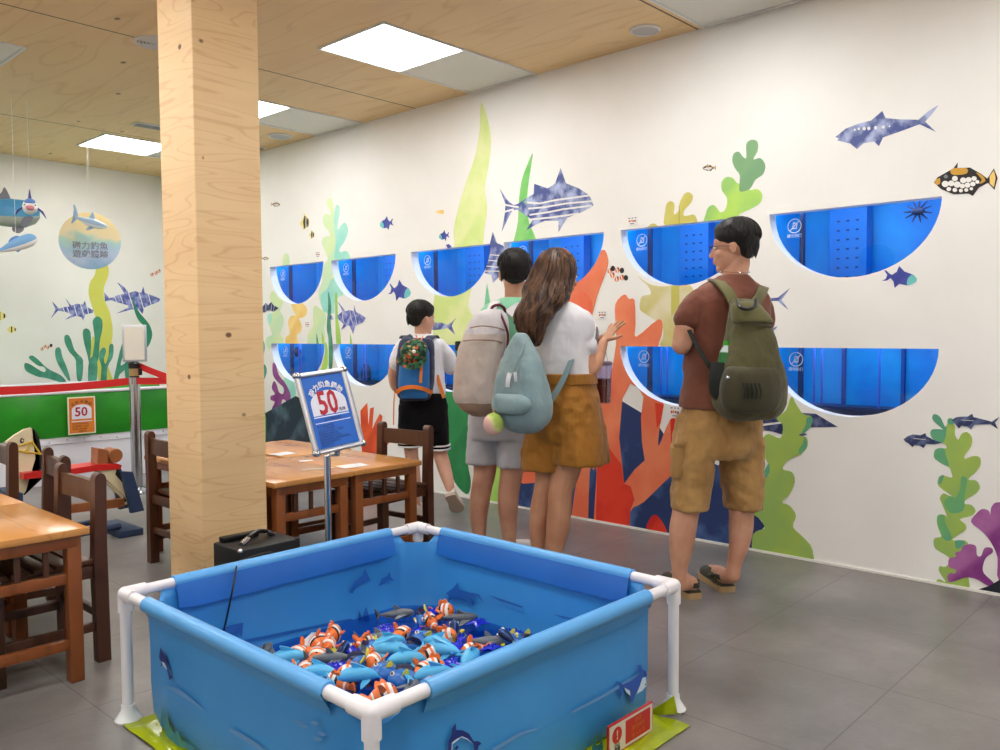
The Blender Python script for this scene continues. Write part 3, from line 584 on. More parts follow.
def rescale(pts, src, dst, flip=False):
    xs = [p[0] for p in pts]; ys = [p[1] for p in pts]; return [((dst[2] - (x - src[0]) / (src[2] - src[0]) * (dst[2] - dst[0])) if flip else dst[0] + (x - src[0]) / (src[2] - src[0]) * (dst[2] - dst[0]), dst[1] + (y - src[1]) / (src[3] - src[1]) * (dst[3] - dst[1])) for x, y in pts]
bb = (436, -2, 606, 158)
for lab, dst, fl in (('indigo triggerfish painted under the nearest upper window', (882, 266, 917, 288), False), ('small indigo triggerfish painted above the second far window', (380, 216, 394, 230), True), ('tiny indigo triggerfish left of the tall lime seaweed', (439, 230, 450, 241), True)):
    bluefish(lab, (0, 0, 1), rescale(bf, bb, dst, fl), rescale(tipb, bb, dst, fl))
decal('painted_fish', 'tiny yellow fish left of the tall lime seaweed', FISH, LONG, [([(435, 212), (439, 210), (444, 210), (443.5, 214), (439, 213.5)], 0, False)], [YELL])
decal('painted_fish', 'tiny dark fish fin on the window edge left of the lime seaweed', FISH, LONG, [([(446, 245), (449, 244), (452, 247), (448, 248.5)], 0, False)], [INKB])
decal('painted_butterflyfish', 'blue butterfly fish painted between the far windows above the price stand', FISH, LONG, [(zp(U3_, [(55, 270), (95, 235), (75, 190), (58, 163), (85, 190), (105, 218), (115, 235), (150, 225), (180, 235), (185, 188), (197, 240), (235, 260), (270, 285), (250, 315), (190, 345), (175, 405), (150, 345), (135, 338), (85, 375), (105, 330), (70, 300)]), 0, False)] + [(zp(U3_, strip(p, 5)), None, False) for p in ([(150, 225), (160, 290), (180, 350)], [(180, 235), (195, 290), (205, 345)], [(100, 235), (95, 280), (110, 330)])], [INKV], lift=.0032)
decal('painted_butterflyfish', 'grey striped butterfly fish painted beside the pillar', FISH, LONG, [(zp(B_, [(25, 215), (60, 172), (78, 190), (100, 165), (120, 190), (158, 210), (120, 238), (95, 228), (70, 230), (50, 245), (30, 240)]), 0, False)] + [(zp(B_, strip(p, 4)), None, False) for p in ([(60, 180), (62, 235)], [(105, 180), (100, 235)], [(125, 190), (118, 235)])], [INKD], lift=.0032)
decal('painted_fish', 'tiny pale grey fish painted right of the dark green blade', FISH, LONG, [(zp(B_, [(535, 270), (552, 262), (560, 280), (572, 290), (555, 300), (540, 300)]), 0, False)], [INK], lift=.0036)
def idol(label, c, s):
    x, y = c
    def m(p): return [(x + a * s, y + b * s) for a, b in p]
    decal('painted_moorish_idol', label, FISH, LONG, [(m([(-.45, 0), (-.15, -.55), (-.1, -1.05), (.1, -.7), (.35, -.45), (.55, .05), (.3, .6), (0, .8), (-.2, .9), (-.25, .45), (-.6, .3), (-.5, 0), (-.62, -.25)]), 0, False), (m([(-.05, -.7), (.08, -.65), (.05, .7), (-.1, .75), (-.2, 0)]), 1, False), (m([(.3, -.45), (.42, -.3), (.42, .4), (.3, .6), (.2, 0)]), 1, False), (m([(.12, -.5), (.24, -.45), (.22, .5), (.1, .6)]), 2, False)], [CREAM, BLK, GREY])
idol('black and yellow moorish idol painted high near the pillar', (305, 222), 9)
idol('smaller moorish idol painted just below the larger one', (312, 234.5), 5)
def clowngroup(label, plane, pts, s, c2=None, lift=.0018):
    L = []
    for x, y, dk in pts:
        e = [(x + s * .8 * math.cos(t * PI / 4), y + s * math.sin(t * PI / 4)) for t in range(8)]
        L.append((e, 1 if dk else 0, False))
        if not dk: L.append((strip([(x - s * .3, y - s * .8), (x + s * .1, y + s * .8)], s * .35), 2, False)); L.append(([(x + s * .1, y - s * .9), (x + s * .5, y - s * .8), (x + s * .5, y - s * .2), (x + s * .2, y - s * .3)], 1, False))
    decal('painted_clownfish', label, FISH, plane, L, [c2 or CLR, BLK, WHT], lift=lift)
clowngroup('cluster of little orange and black clownfish painted left of the man', LONG, [(610, 271, 0), (613, 268.5, 1), (617.5, 270, 0), (622, 270.5, 1), (612.5, 275, 0), (617, 279, 0), (622, 277.5, 0), (626, 277.8, 1)], 2.9)
for lab, pts in (('blue tuna tail painted right of the man\'s shoulder', [(665, 490), (690, 488), (715, 468), (750, 440), (722, 480), (708, 500), (722, 520), (742, 548), (712, 525), (690, 505), (640, 505), (640, 490)]), ('dark fin tip painted beside the olive backpack', [(660, 645), (675, 636), (688, 630), (680, 645), (668, 655)])):
    decal('painted_tuna', lab, FISH, LONG, [(zp((640, 200, 5), pts), 0, False)], [INK])
decal('painted_tuna', 'pale blue tuna tail painted right of the boy\'s face', FISH, LONG, [(zp((430, 280, 5.357), [(-30, 240), (25, 226), (60, 228), (95, 240), (118, 225), (141, 202), (125, 228), (117, 246), (135, 293), (95, 256), (60, 265), (25, 268), (-30, 262)]), 0, False)], [INK])
for lab, pts in (('small dark tuna painted left of the leafy seaweed', [(148, 245), (175, 225), (205, 215), (255, 220), (285, 207), (290, 225), (330, 245), (390, 268), (340, 276), (290, 275), (272, 300), (250, 285), (215, 280), (205, 295), (180, 272), (158, 258)]), ('small dark tuna painted at the right edge above the leafy seaweed', [(450, 125), (475, 108), (500, 104), (550, 103), (577, 85), (585, 106), (640, 120), (700, 135), (748, 104), (720, 142), (738, 182), (690, 150), (640, 152), (590, 155), (570, 185), (548, 165), (510, 160), (495, 178), (470, 150)])):
    decal('painted_tuna', lab, FISH, LONG, [(zp(S, pts), 0, False)] + [(zp(S, strip([(pts[0][0] + 60, 240 if pts[0][0] < 300 else 124), (pts[0][0] + 140, 247 if pts[0][0] < 300 else 130)], 3)), 1, False)], [INKD, WHT], lift=.003)
# species label cards
def card(label, px, w, h):
    u, v = LONG.uv(*px); c = LONG.pt(u, v); r = empty('species_card', c, 0, label, 'label card'); pl = Plane((0, 0, 0), (0, -1, 0), (0, 0, 1))
    bm = newbm(); box(bm, (-.0015, 0, 0), (.003, w, h)); build('card', bm, WHT, r, smooth=False)
    bm = newbm(); L = []
    for j, (x, y, m) in enumerate(((-.28, 0, 0), (-.1, .02, 1), (.1, 0, 0), (.3, -.03, 2))): L.append(([(x * w + w * .09 * math.cos(t * PI / 4), y * h + h * .13 * math.sin(t * PI / 4)) for t in range(8)], m))
    for j, (x0, x1, y) in enumerate(((-.4, -.2, .32), (-.05, .1, .32), (.25, .4, .32), (-.2, .2, -.32))): L.append(([(x0 * w, y * h - .002), (x1 * w, y * h - .002), (x1 * w, y * h + .003), (x0 * w, y * h + .003)], 2))
    flat_layers(bm, pl, L, h=.004); build('fish_icons', bm, [CLR2, GOLD, INKD], r, smooth=False)
card('white fish label card above the window left of the man', (632.5, 221), .068, .05)
card('white fish label card between the woman\'s hand and face', (602.5, 315), .068, .05)
card('white fish label card above the farthest visible window', (318, 254.5), .068, .05)
card('white fish label card between the far upper and lower windows', (307.5, 324.5), .068, .05)
card('pink and white fish label card just left of the man\'s shorts', (675, 412), .07, .07)

# --- back wall
E1 = (0, 260, 5.77)
decal('painted_seaweed', 'wavy lime ribbon of seaweed under the round hanging sign', WS, BACK, [(zp(E1, [(565, 30), (620, 30), (625, 90), (602, 150), (600, 220), (632, 300), (650, 400), (640, 500), (620, 600), (660, 720), (580, 720), (560, 620), (572, 500), (575, 400), (545, 310), (512, 200), (520, 130), (545, 90)]), 0), (zp(E1, [(540, 440), (560, 500), (545, 560), (520, 580), (515, 520), (525, 470)]), 0)], [wc('back_lime', (218, 214, 92), (212, 218, 104))])
for lab, polys in (('low branching teal coral left of the others on the back wall', [([(140, 600), (165, 598), (235, 640), (260, 645), (255, 620), (175, 575), (170, 555), (195, 555), (250, 605), (290, 635), (350, 665), (380, 700), (370, 720), (330, 700), (260, 680), (215, 672), (150, 640)], 0), ([(140, 600), (165, 598), (220, 635), (195, 658), (150, 635)], 1), ([(172, 556), (195, 555), (248, 604), (225, 612), (175, 575)], 1)]),
                   ('single teal coral finger second from the left on the back wall', [([(318, 520), (335, 503), (350, 515), (360, 560), (385, 620), (405, 690), (390, 690), (345, 620), (322, 570)], 0)]),
                   ('bent teal coral finger left of the lime ribbon', [([(372, 440), (392, 432), (410, 460), (430, 520), (475, 570), (478, 600), (470, 680), (445, 680), (438, 580), (400, 530), (375, 480)], 1), ([(440, 560), (478, 575), (472, 690), (445, 690)], 0)]),
                   ('tall forked teal coral over the lime ribbon', [([(535, 350), (560, 325), (588, 345), (590, 400), (575, 470), (570, 560), (555, 610), (553, 720), (510, 720), (512, 590), (485, 480), (478, 410), (500, 395), (522, 420), (525, 510), (520, 570), (530, 570), (545, 470), (540, 400)], 1), ([(515, 575), (560, 575), (553, 720), (510, 720)], 0)]),
                   ('forked pale teal coral right of the lime ribbon', [([(575, 530), (595, 505), (612, 520), (600, 570), (608, 600), (625, 550), (630, 495), (645, 483), (655, 500), (650, 560), (620, 620), (612, 720), (580, 720), (585, 620), (572, 570)], 0)]),
                   ('dark teal coral behind the stanchion sign holder', [([(712, 470), (720, 530), (700, 580), (700, 610), (750, 570), (755, 600), (690, 660), (680, 700), (655, 700), (670, 620), (690, 530)], 1), ([(720, 610), (745, 600), (745, 690), (725, 690)], 1)]),
                   ('long dark green blade painted over the larger striped tuna', [([(765, 200), (780, 260), (810, 310), (860, 370), (878, 430), (860, 490), (840, 500), (842, 400), (800, 350), (775, 290)], 2)])):
    decal('painted_coral' if 'coral' in lab else 'painted_seaweed', lab, WS, BACK, [(zp(E1, p), m) for p, m in polys], [TEAL, TEALD, wc('back_green', (36, 140, 106), (28, 128, 98))], lift=.002 if 'ribbon' in lab or 'blade' in lab else .0026)
decal('painted_tuna', 'smaller blue striped tuna painted left of the lime ribbon', FISH, BACK, [(zp(E1, [(540, 290), (500, 270), (490, 235), (478, 258), (445, 252), (410, 262), (378, 220), (400, 268), (370, 272), (340, 280), (300, 238), (320, 285), (295, 335), (335, 292), (380, 300), (415, 315), (375, 345), (440, 322), (470, 330), (480, 350), (490, 315), (535, 305)]), 0, False)] + [(zp(E1, strip(p, 5)), None, False) for p in ([(360, 270), (375, 305)], [(385, 265), (400, 310)], [(425, 255), (445, 325)], [(462, 252), (485, 320)], [(500, 262), (512, 315)])], [INKV])
decal('painted_tuna', 'larger blue striped tuna painted right of the lime ribbon', FISH, BACK, [(zp(E1, [(925, 225), (880, 205), (835, 190), (826, 152), (815, 190), (780, 180), (745, 190), (715, 155), (676, 128), (700, 165), (718, 195), (680, 202), (655, 215), (630, 220), (600, 185), (606, 240), (640, 232), (680, 245), (740, 262), (740, 275), (668, 310), (760, 285), (800, 285), (822, 312), (832, 275), (880, 255), (915, 242)]), 0, False)] + [(zp(E1, strip(p, 5)), None, False) for p in ([(660, 210), (672, 242)], [(690, 195), (710, 250)], [(740, 185), (770, 280)], [(800, 182), (830, 285)], [(855, 195), (872, 260)])], [INKV])
clowngroup('pair of red clownfish painted on the back wall left of the pillar', BACK, [(152, 274.5, 0), (156, 273, 0), (159, 271, 0)], 2)
clowngroup('row of tiny red clownfish painted above the left teal coral', BACK, [(42, 349, 0), (45, 346.5, 0), (48, 347.5, 0), (51, 345.5, 1)], 1.8)
for lab, c, s in (('small yellow moorish idol painted left on the back wall', (12, 329.5), 5), ('moorish idol painted at the left edge of the back wall', (0, 316), 7)):
    x, y = c
    decal('painted_moorish_idol', lab, FISH, BACK, [([(x - s, y), (x - s * .3, y - s * .7), (x + s * .4, y - s * .5), (x + s * .9, y), (x + s * .4, y + s * .5), (x - s * .3, y + s * .7)], 0), ([(x - s * .2, y - s * .6), (x + .2, y - s * .6), (x + .2, y + s * .6), (x - s * .2, y + s * .6)], 1, False), ([(x + s * .5, y - s * .4), (x + s * .75, y - s * .2), (x + s * .75, y + s * .2), (x + s * .5, y + s * .4)], 1, False)], [CREAM, BLK])
# ================================================================== FURNITURE
DW = wood('dark_chair_wood', (84, 49, 30), (52, 28, 17), (6, 6, 1.2), rough=.36, wscale=4)
TW = wood('table_wood', (208, 146, 80), (180, 112, 54), (6, 1.0, 6), rough=.22, wscale=5, bump=.02)
TW2 = wood('table_leg_wood', (138, 76, 35), (106, 56, 25), (6, 6, 1.0), rough=.3, wscale=4)
# ---- wooden chair; front faces +y, back posts at y = -.17
def make_chair():
    t = empty('wooden_chair'); w = .175; sh = .365
    for sx in (-1, 1):
        bm = newbm(); pl = Plane((sx * w, 0, 0), (0, 1, 0), (0, 0, 1))
        out = [(-.195, 0), (-.15, 0), (-.145, .36), (-.155, .64)] + [(-.175 + .02 * math.cos(a * PI / 8), .655 + .025 * math.sin(a * PI / 8)) for a in range(9)] + [(-.195, .64), (-.19, .36)]
        prism(bm, pl, out, .042); build('rear_leg', bm, DW, t, angle=30)
    for sx in (-1, 1):
        bm = newbm(); box(bm, (sx * w, .165, sh / 2 - .01), (.042, .042, sh - .02), bev=.004); build('front_leg', bm, DW, t)
    bm = newbm(); rings = []
    for k in range(7):
        x = -w + .02 + (2 * w - .04) * k / 6; b = -.012 * (1 - ((k - 3) / 3) ** 2)
        rings.append([bm.verts.new((x, -.172 + b + dy, z)) for dy, z in ((-.011, .565), (.011, .565), (.011, .645), (-.011, .645))])
    skin(bm, rings); build('top_rail', bm, DW, t)
    bm = newbm()
    for k in range(5): box(bm, (0, -.12 + k * .07, sh), (.37, .058, .018), bev=.004)
    build('seat', bm, DW, t)
    for sx in (-1, 1):
        bm = newbm(); box(bm, (sx * w, 0, sh - .035), (.022, .29, .045), bev=.003); build('seat_rail', bm, DW, t)
        bm = newbm(); box(bm, (sx * w, 0, .13), (.022, .29, .032), bev=.003); build('side_stretcher', bm, DW, t)
    for y, z in ((.165, sh - .035), (-.17, sh - .035)):
        bm = newbm(); box(bm, (0, y, z), (.31, .022, .045), bev=.003); build('seat_rail', bm, DW, t)
    for y, z in ((-.17, .17), (.165, .09)):
        bm = newbm(); box(bm, (0, y, z), (.31, .022, .03), bev=.003); build('stretcher', bm, DW, t)
    return t
ch0 = make_chair(); used = [0]
def chair(x, y, rz, label, group):
    t = ch0 if not used[0] else copy_tree(ch0); used[0] = 1
    t.location = (x, y, 0); t.rotation_euler = (0, 0, rz); tag(t, label, 'chair', group)
GC = 'dark wooden chairs around the tables'
chair(1.03, 3.262, PI / 2, 'dark wooden chair at the corner of the nearest table, in front of the others', GC)
chair(1.142, 3.837, 1.414, 'dark wooden chair right behind the front one at the left table', GC)
chair(1.12, 4.47, PI / 2, 'dark wooden chair at the left picture edge before the horse head', GC)
chair(2.09, 4.062, -PI / 2, 'dark wooden chair just left of the pillar', GC)
chair(2.83, 3.50, PI / 2 + .09, 'dark wooden chair at the right end of the table behind the sign', GC)
# ---- small table (origin at the floor under its centre)
def make_table(wx, ly, h=.525):
    t = empty('wooden_table')
    bm = newbm(); box(bm, (0, 0, h - .0125), (wx, ly, .025), bev=.005); build('table_top', bm, TW, t)
    bm = newbm()
    for s in (-1, 1): box(bm, (0, s * (ly / 2 - .028), h - .045), (wx - .07, .022, .038), bev=.002); box(bm, (s * (wx / 2 - .028), 0, h - .045), (.022, ly - .09, .038), bev=.002)
    build('apron', bm, TW2, t)
    for sx in (-1, 1):
        for sy in (-1, 1):
            bm = newbm(); box(bm, (sx * (wx / 2 - .045), sy * (ly / 2 - .04), (h - .025) / 2), (.045, .045, h - .027), bev=.003); build('leg', bm, TW2, t)
    for sy in (-1, 1):
        bm = newbm(); box(bm, (0, sy * (ly / 2 - .04), .355), (wx - .13, .024, .035), bev=.003); build('middle_rail', bm, TW2, t)
        bm = newbm(); box(bm, (0, sy * (ly / 2 - .04), .13), (wx - .13, .024, .035), bev=.003); build('lower_rail', bm, TW2, t)
        for k in range(3):
            bm = newbm(); box(bm, ((k - 1) * wx * .2, sy * (ly / 2 - .04), .413), (.016, .014, .085)); build('spindle', bm, DW, t)
    return t
tb0 = make_table(.43, .63); tused = [0]
def table(x, y, label, group):
    t = tb0 if not tused[0] else copy_tree(tb0); tused[0] = 1
    t.location = (x, y, 0); tag(t, label, 'table', group)
GT = 'small wooden tables pushed together'
table(.897, 3.245, 'nearest wooden table at the left edge, its front corner in the foreground', GT)
table(.897, 3.876, 'wooden table behind the nearest one at the left edge', GT)
table(.466, 3.245, 'wooden table left of the nearest one, outside the picture edge', GT)
table(2.197, 3.505, 'small wooden table between the pillar and the sign post', GT)
table(2.63, 3.51, 'small wooden table right of the sign post', GT)
table(2.2, 4.155, 'small wooden table at the back beside the pillar', GT)
table(2.665, 4.145, 'small wooden table at the back right of the sign', GT)
def slip(px, w, l, rot, label):
    p = floor_pt(*px, .5255); bm = newbm(); box(bm, (0, 0, .0012), (w, l, .0024)); o = build('paper_slip', bm, mat('paper', (240, 240, 238), .4), smooth=False)
    o.location = p; o.rotation_euler = (0, 0, rot); tag(o, label, 'paper', 'white paper slips taped to the tables')
slip((283, 454), .12, .09, .1, 'white paper slip taped on the back left of the tables')
slip((352, 466), .14, .09, -.1, 'white paper slip taped on the right small table')
slip((306, 461), .07, .03, -.3, 'short white strip of tape below the blue sign')
slip((318, 469), .16, .012, -.35, 'long thin white strip of tape across the table')

# ---- black amplifier box against the pillar
t = empty('portable_speaker', (1.62, 2.855, 0), 0, 'black portable amplifier box with a silver-ended handle beside the pillar', 'speaker')
BK = mat('amp_black', (16, 17, 21), .45, bump=.15, bscale=400); CH = mat('chrome', (200, 200, 204), .2, 1); BKP = mat('black_plastic', (16, 16, 18), .35)
bm = newbm(); box(bm, (.135, .1, .178), (.27, .2, .356), bev=.008); build('cabinet', bm, BK, t)
bm = newbm(); box(bm, (.135, -.002, .16), (.22, .008, .26), bev=.003); build('front_grille', bm, mat('amp_grille', (14, 14, 18), .6, bump=.5, bscale=500), t)
bm = newbm(); tube(bm, spline([(.06, .07, .362), (.085, .08, .378), (.14, .1, .39), (.19, .115, .378), (.215, .125, .362)], 4, False), .009, seg=8); build('carry_handle', bm, BKP, t)
for p, q in (((.045, .064, .361), (.085, .08, .375)), ((.185, .113, .378), (.228, .13, .361))):
    bm = newbm(); tube(bm, [p, q], .0115, seg=8); build('handle_end', bm, CH, t)
bm = newbm(); box(bm, (.1, .175, .366), (.16, .035, .022), bev=.006); build('top_grip', bm, BKP, t)
for x, y in ((.01, .01), (.26, .01)):
    bm = newbm(); ellip(bm, (x, y, .352), (.012, .012, .01), seg=10, rings=6); build('corner_cap', bm, CH if x < .1 else BKP, t)

# ---- price stand in front of the tables
c = Vector((1.989, 2.781, .866)); yaw, tilt, roll, w = 4.686, .2865, .0882, .2476; h = w * 1.36
n = Vector((math.cos(yaw), math.sin(yaw), 0)); r_ = Vector((-n.y, n.x, 0)); up = Vector((0, 0, 1)) * math.cos(tilt) - n * math.sin(tilt)
SU = r_ * math.cos(roll) + up * math.sin(roll); SV = -r_ * math.sin(roll) + up * math.cos(roll)
base = Vector((1.985, 2.80, 0))
stand = empty('sign_stand', base, 0, 'silver snap-frame price stand reading 50 on a chrome post in front of the tables', 'sign')
SP = Plane(c - base, SU, SV); ALU = mat('aluminium', (206, 208, 214), .32, .75); PSTL = mat('polished_steel', (190, 194, 200), .14, 1)
B1 = mat('sign_blue', (24, 104, 206), .4); B2 = mat('sign_white', (232, 234, 246), .4); B3 = mat('sign_red', (186, 22, 48), .4); B4 = mat('sign_navy', (14, 44, 110), .4)
Mf = Matrix((SP.U, SP.V, SP.Nn)).transposed()
bm = newbm(); box(bm, SP.pt(0, 0, -.006), (w - .01, h - .01, .006), Mf); build('back_board', bm, mat('board_grey', (90, 92, 98), .5), stand, smooth=False)
bm = newbm()
for s in (-1, 1):
    tube(bm, [SP.pt(-w / 2 + .012, s * (h / 2 - .013)), SP.pt(w / 2 - .012, s * (h / 2 - .013))], .0145, seg=10, flat=.7)
    tube(bm, [SP.pt(s * (w / 2 - .013), -h / 2 + .012), SP.pt(s * (w / 2 - .013), h / 2 - .012)], .0145, seg=10, flat=.7)
build('snap_frame', bm, ALU, stand)
for sx in (-1, 1):
    for sy in (-1, 1):
        bm = newbm(); ellip(bm, SP.pt(sx * (w / 2 - .012), sy * (h / 2 - .012)), (.018, .018, .014), seg=12, rings=8); build('corner_cap', bm, PSTL, stand)
iw, ih = w / 2 - .024, h / 2 - .024
arch = [(-iw * .84, -ih * .1), (iw * .84, -ih * .1)] + [(iw * .84 * math.cos(a * PI / 14), ih * (.22 + .36 * math.sin(a * PI / 14))) for a in range(0, 15)]
bm = newbm(); flat_layers(bm, SP, [([(-iw, -ih), (iw, -ih), (iw, ih), (-iw, ih)], 0), (arch, 1), ([(-iw * .84, -ih * .16), (iw * .84, -ih * .16), (iw * .84, -ih * .13), (-iw * .84, -ih * .13)], 1), ([(-iw * .84, -ih * .32), (iw * .84, -ih * .32), (iw * .84, -ih * .3), (-iw * .84, -ih * .3)], 1)], h=.004)
poster = build('poster', bm, [B1, B2], stand, smooth=False)
bm = newbm(); text_bm(bm, '50', ih * .92, SP, -.006, ih * .2, h=.0055, sx=.72, bold=.003); build('price_digits', bm, B3, poster, smooth=False)
bm = newbm()
for k, chh in enumerate('磁力釣魚體驗'):
    a = R(90 + (2.5 - k) * 21); text_bm(bm, chh, ih * .19, SP, iw * .82 * math.cos(a), ih * (.24 + .5 * math.sin(a)), rot=a - PI / 2, h=.0055, bold=.0012)
build('headline', bm, B2, poster, smooth=False)
bm = newbm(); text_bm(bm, '元/次', ih * .1, SP, iw * .55, -ih * .02, h=.0065, bold=.0005)
text_bm(bm, '釣竿體驗說明', ih * .09, SP, 0, -ih * .235, h=.0055)
for k, (a_, ln) in enumerate(((.5, '磁力釣魚使用規則'), (.0, '一人一竿 請勿奔跑'), (.0, '請家長陪同小朋友一起體驗'), (.0, '請勿將魚具帶離水池'), (.0, '每次體驗時間為十分鐘'), (.0, '請愛惜使用魚具 損壞須照價賠償'), (.0, '體驗結束請歸還釣竿'), (.0, '謝謝您的合作'))):
    text_bm(bm, ln, ih * .07, SP, -iw * .84, -ih * (.4 + k * .075), h=.0055, align='LEFT')
build('small_print', bm, B4, poster, smooth=False)
bm = newbm(); top = c - base + SV * (-h / 2 + .01) - SP.Nn * .012
tube(bm, [(0, 0, .015), (0, 0, .68), top + Vector((0, .012, -.02)), top + Vector((0, .006, .03))], .0135, seg=14); build('post', bm, PSTL, stand)
bm = newbm(); lathe(bm, [(.001, 0), (.085, 0), (.085, .008), (.03, .016), (.001, .018)], seg=32); build('base_plate', bm, PSTL, stand)

# ---- stanchion with belts
sp = floor_pt(137.5, 493); st = empty('stanchion', sp, 0, 'steel barrier post with a black belt head and small sign holder left of the pillar', 'barrier post')
bm = newbm(); lathe(bm, [(.001, 0), (.1, 0), (.1, .01), (.09, .03), (.05, .05), (.001, .05)], seg=36); build('base', bm, PSTL, st)
bm = newbm(); tube(bm, [(0, 0, .03), (0, 0, .86)], .039, seg=20); build('post', bm, PSTL, st)
bm = newbm(); lathe(bm, [(.001, .85), (.034, .85), (.034, .87), (.001, .87)]); lathe(bm, [(.001, .925), (.04, .925), (.042, .96), (.03, .975), (.001, .975)]); box(bm, (.03, -.02, .9), (.03, .03, .05), bev=.004); build('belt_head', bm, BKP, st)
bm = newbm(); tube(bm, [(0, 0, .87), (0, 0, .926)], .036, seg=20); build('head_collar', bm, mat('brass', (190, 160, 110), .3, .8), st)
HP = Plane((0, -.02, 1.11), Vector((.731, -.681, 0)), (0, 0, 1)); Mh = Matrix((HP.U, HP.V, HP.Nn)).transposed()
bm = newbm(); box(bm, HP.pt(0, 0), (.17, .27, .018), Mh, bev=.003); ho = build('sign_holder', bm, ALU, st)
bm = newbm(); box(bm, HP.pt(0, 0, .0095), (.14, .24, .003), Mh); build('blank_insert', bm, mat('insert_cream', (240, 234, 222), .5), ho, smooth=False)
bm = newbm(); box(bm, (0, 0, .975), (.03, .03, .03)); build('holder_bracket', bm, BKP, st)
RED = mat('belt_red', (214, 30, 30), .55)
def belt(a, b, w_, label):
    d = (b - a); sd = Vector((0, 0, 1)).cross(d).normalized() * .0012; bm = newbm(); rings = []
    for k in range(9):
        q = a + d * (k / 8) - Vector((0, 0, .012 * math.sin(PI * k / 8))) - a; rings.append([bm.verts.new(q + sd + Vector((0, 0, -w_ / 2))), bm.verts.new(q + sd + Vector((0, 0, w_ / 2))), bm.verts.new(q - sd + Vector((0, 0, w_ / 2))), bm.verts.new(q - sd + Vector((0, 0, -w_ / 2)))])
    skin(bm, rings); o = build('barrier_belt', bm, RED); o.location = a; tag(o, label, 'barrier belt')
hd0 = sp + Vector((-.03, -.045, .845))
belt(at(-14, 391.5, 5.35), hd0 + Vector((-.03, 0, -.01)), .052, 'red barrier belt stretched left from the steel post in front of the green pool')
belt(hd0 + Vector((.03, 0, -.01)), at(190, 377.5, 6.4), .05, 'red barrier belt running from the steel post to behind the pillar')
belt(hd0 + Vector((.06, .04, .1)), at(190, 383, 6.1), .05, 'red barrier belt slanting down from the steel post towards the pillar')

# ---- green pool with white frame at the back wall
gp = empty('green_pool', (1.0, 7.02, 0), 0, 'long raised pool lined with green vinyl on a white base at the back wall', 'pool')
GV = mat('green_vinyl', (24, 128, 20), .32, c2=(36, 150, 26), nscale=3, bump=.25, bscale=4); WF = mat('pool_white', (232, 232, 240), .4)
L_ = 2.85; Dp = 1.3
bm = newbm(); rings = []
for u in range(41):
    x = L_ * u / 40; wv = .012 * math.sin(u * 1.3) + .006 * math.sin(u * 3.1)
    rings.append([bm.verts.new(p) for p in ((x, -.005, .37), (x, -.03 + wv, .5), (x, -.02 + wv, .62), (x, 0, .71), (x, .05, .715), (x, .08 + wv, .66), (x, .12, .5), (x, Dp - .1, .48), (x, Dp - .06, .66), (x, Dp, .71), (x, Dp, .37))])
skin(bm, rings, caps=True, close=True); build('green_liner', bm, GV, gp)
bm = newbm()
for y in (.0, Dp): tube(bm, [(-.02, y, .722), (L_ + .02, y, .722)], .014, seg=8)
for x in (-.0, L_): tube(bm, [(x, 0, .722), (x, Dp, .722)], .014, seg=8)
build('top_rim', bm, WF, gp)
bm = newbm(); box(bm, (L_ / 2, .03, .185), (L_, .03, .37), bev=.004); box(bm, (L_ / 2, .012, .345), (L_, .02, .06), bev=.004); box(bm, (L_ - .015, Dp / 2, .185), (.03, Dp, .37)); box(bm, (.015, Dp / 2, .185), (.03, Dp, .37)); build('white_base', bm, WF, gp, smooth=False)
bm = newbm()
for k in range(22): ellip(bm, (.08 + k * .13, .0, .335 + .012 * (k % 2)), (.006, .004, .006), seg=8, rings=5)
o = build('rivets', bm, CH, gp); o['kind'] = 'stuff'
# folded cloth heap on the rim
bm = newbm(); box(bm, (0, 0, .01), (.16, .1, .02), bev=.006); o = build('white_box_lid', bm, WHT); o.location = (2.62, 7.16, .73); tag(o, 'small white lid lying on the rim of the green pool', 'lid')
# orange price poster on its front
OP = Plane((2.607, 6.965, .537), (1, 0, 0), (0, 0, 1)); po = empty('price_poster', (2.607, 6.965, .537), 0, 'orange poster reading 50 hung on the front of the green pool', 'poster')
OL = Plane((0, 0, 0), (1, 0, 0), (0, 0, 1)); OR_ = mat('poster_orange', (226, 130, 40), .5)
bm = newbm(); box(bm, (0, .002, 0), (.21, .003, .295)); build('backing', bm, mat('poster_cream', (250, 240, 210), .5), po, smooth=False)
a2 = [(-.075, -.028), (.075, -.028)] + [(.075 * math.cos(a * PI / 12), .045 + .042 * math.sin(a * PI / 12)) for a in range(13)]
bm = newbm(); flat_layers(bm, OL, [([(-.095, -.138), (.095, -.138), (.095, .138), (-.095, .138)], 0), (a2, 1), ([(-.078, -.05), (.078, -.05), (.078, -.043), (-.078, -.043)], 1)], h=.001); build('print', bm, [OR_, B2], po, smooth=False)
bm = newbm(); text_bm(bm, '50', .1, OL, -.005, .026, h=.002, bold=.002); build('price_digits', bm, B3, po, smooth=False)
bm = newbm()
for k, chh in enumerate('釣魚池體驗'):
    a = R(90 + (2 - k) * 25); text_bm(bm, chh, .028, OL, .082 * math.cos(a), .052 + .055 * math.sin(a), rot=a - PI / 2, h=.002)
for k, ln in enumerate(('請依照現場人員指示', '每次體驗限一人使用', '請勿進入池內玩耍', '謝謝合作')): text_bm(bm, ln, .014, OL, -.075 + (k == 3) * .05, -.066 - k * .02, h=.002, align='LEFT')
build('lettering', bm, mat('poster_brown', (90, 40, 20), .5), po, smooth=False)

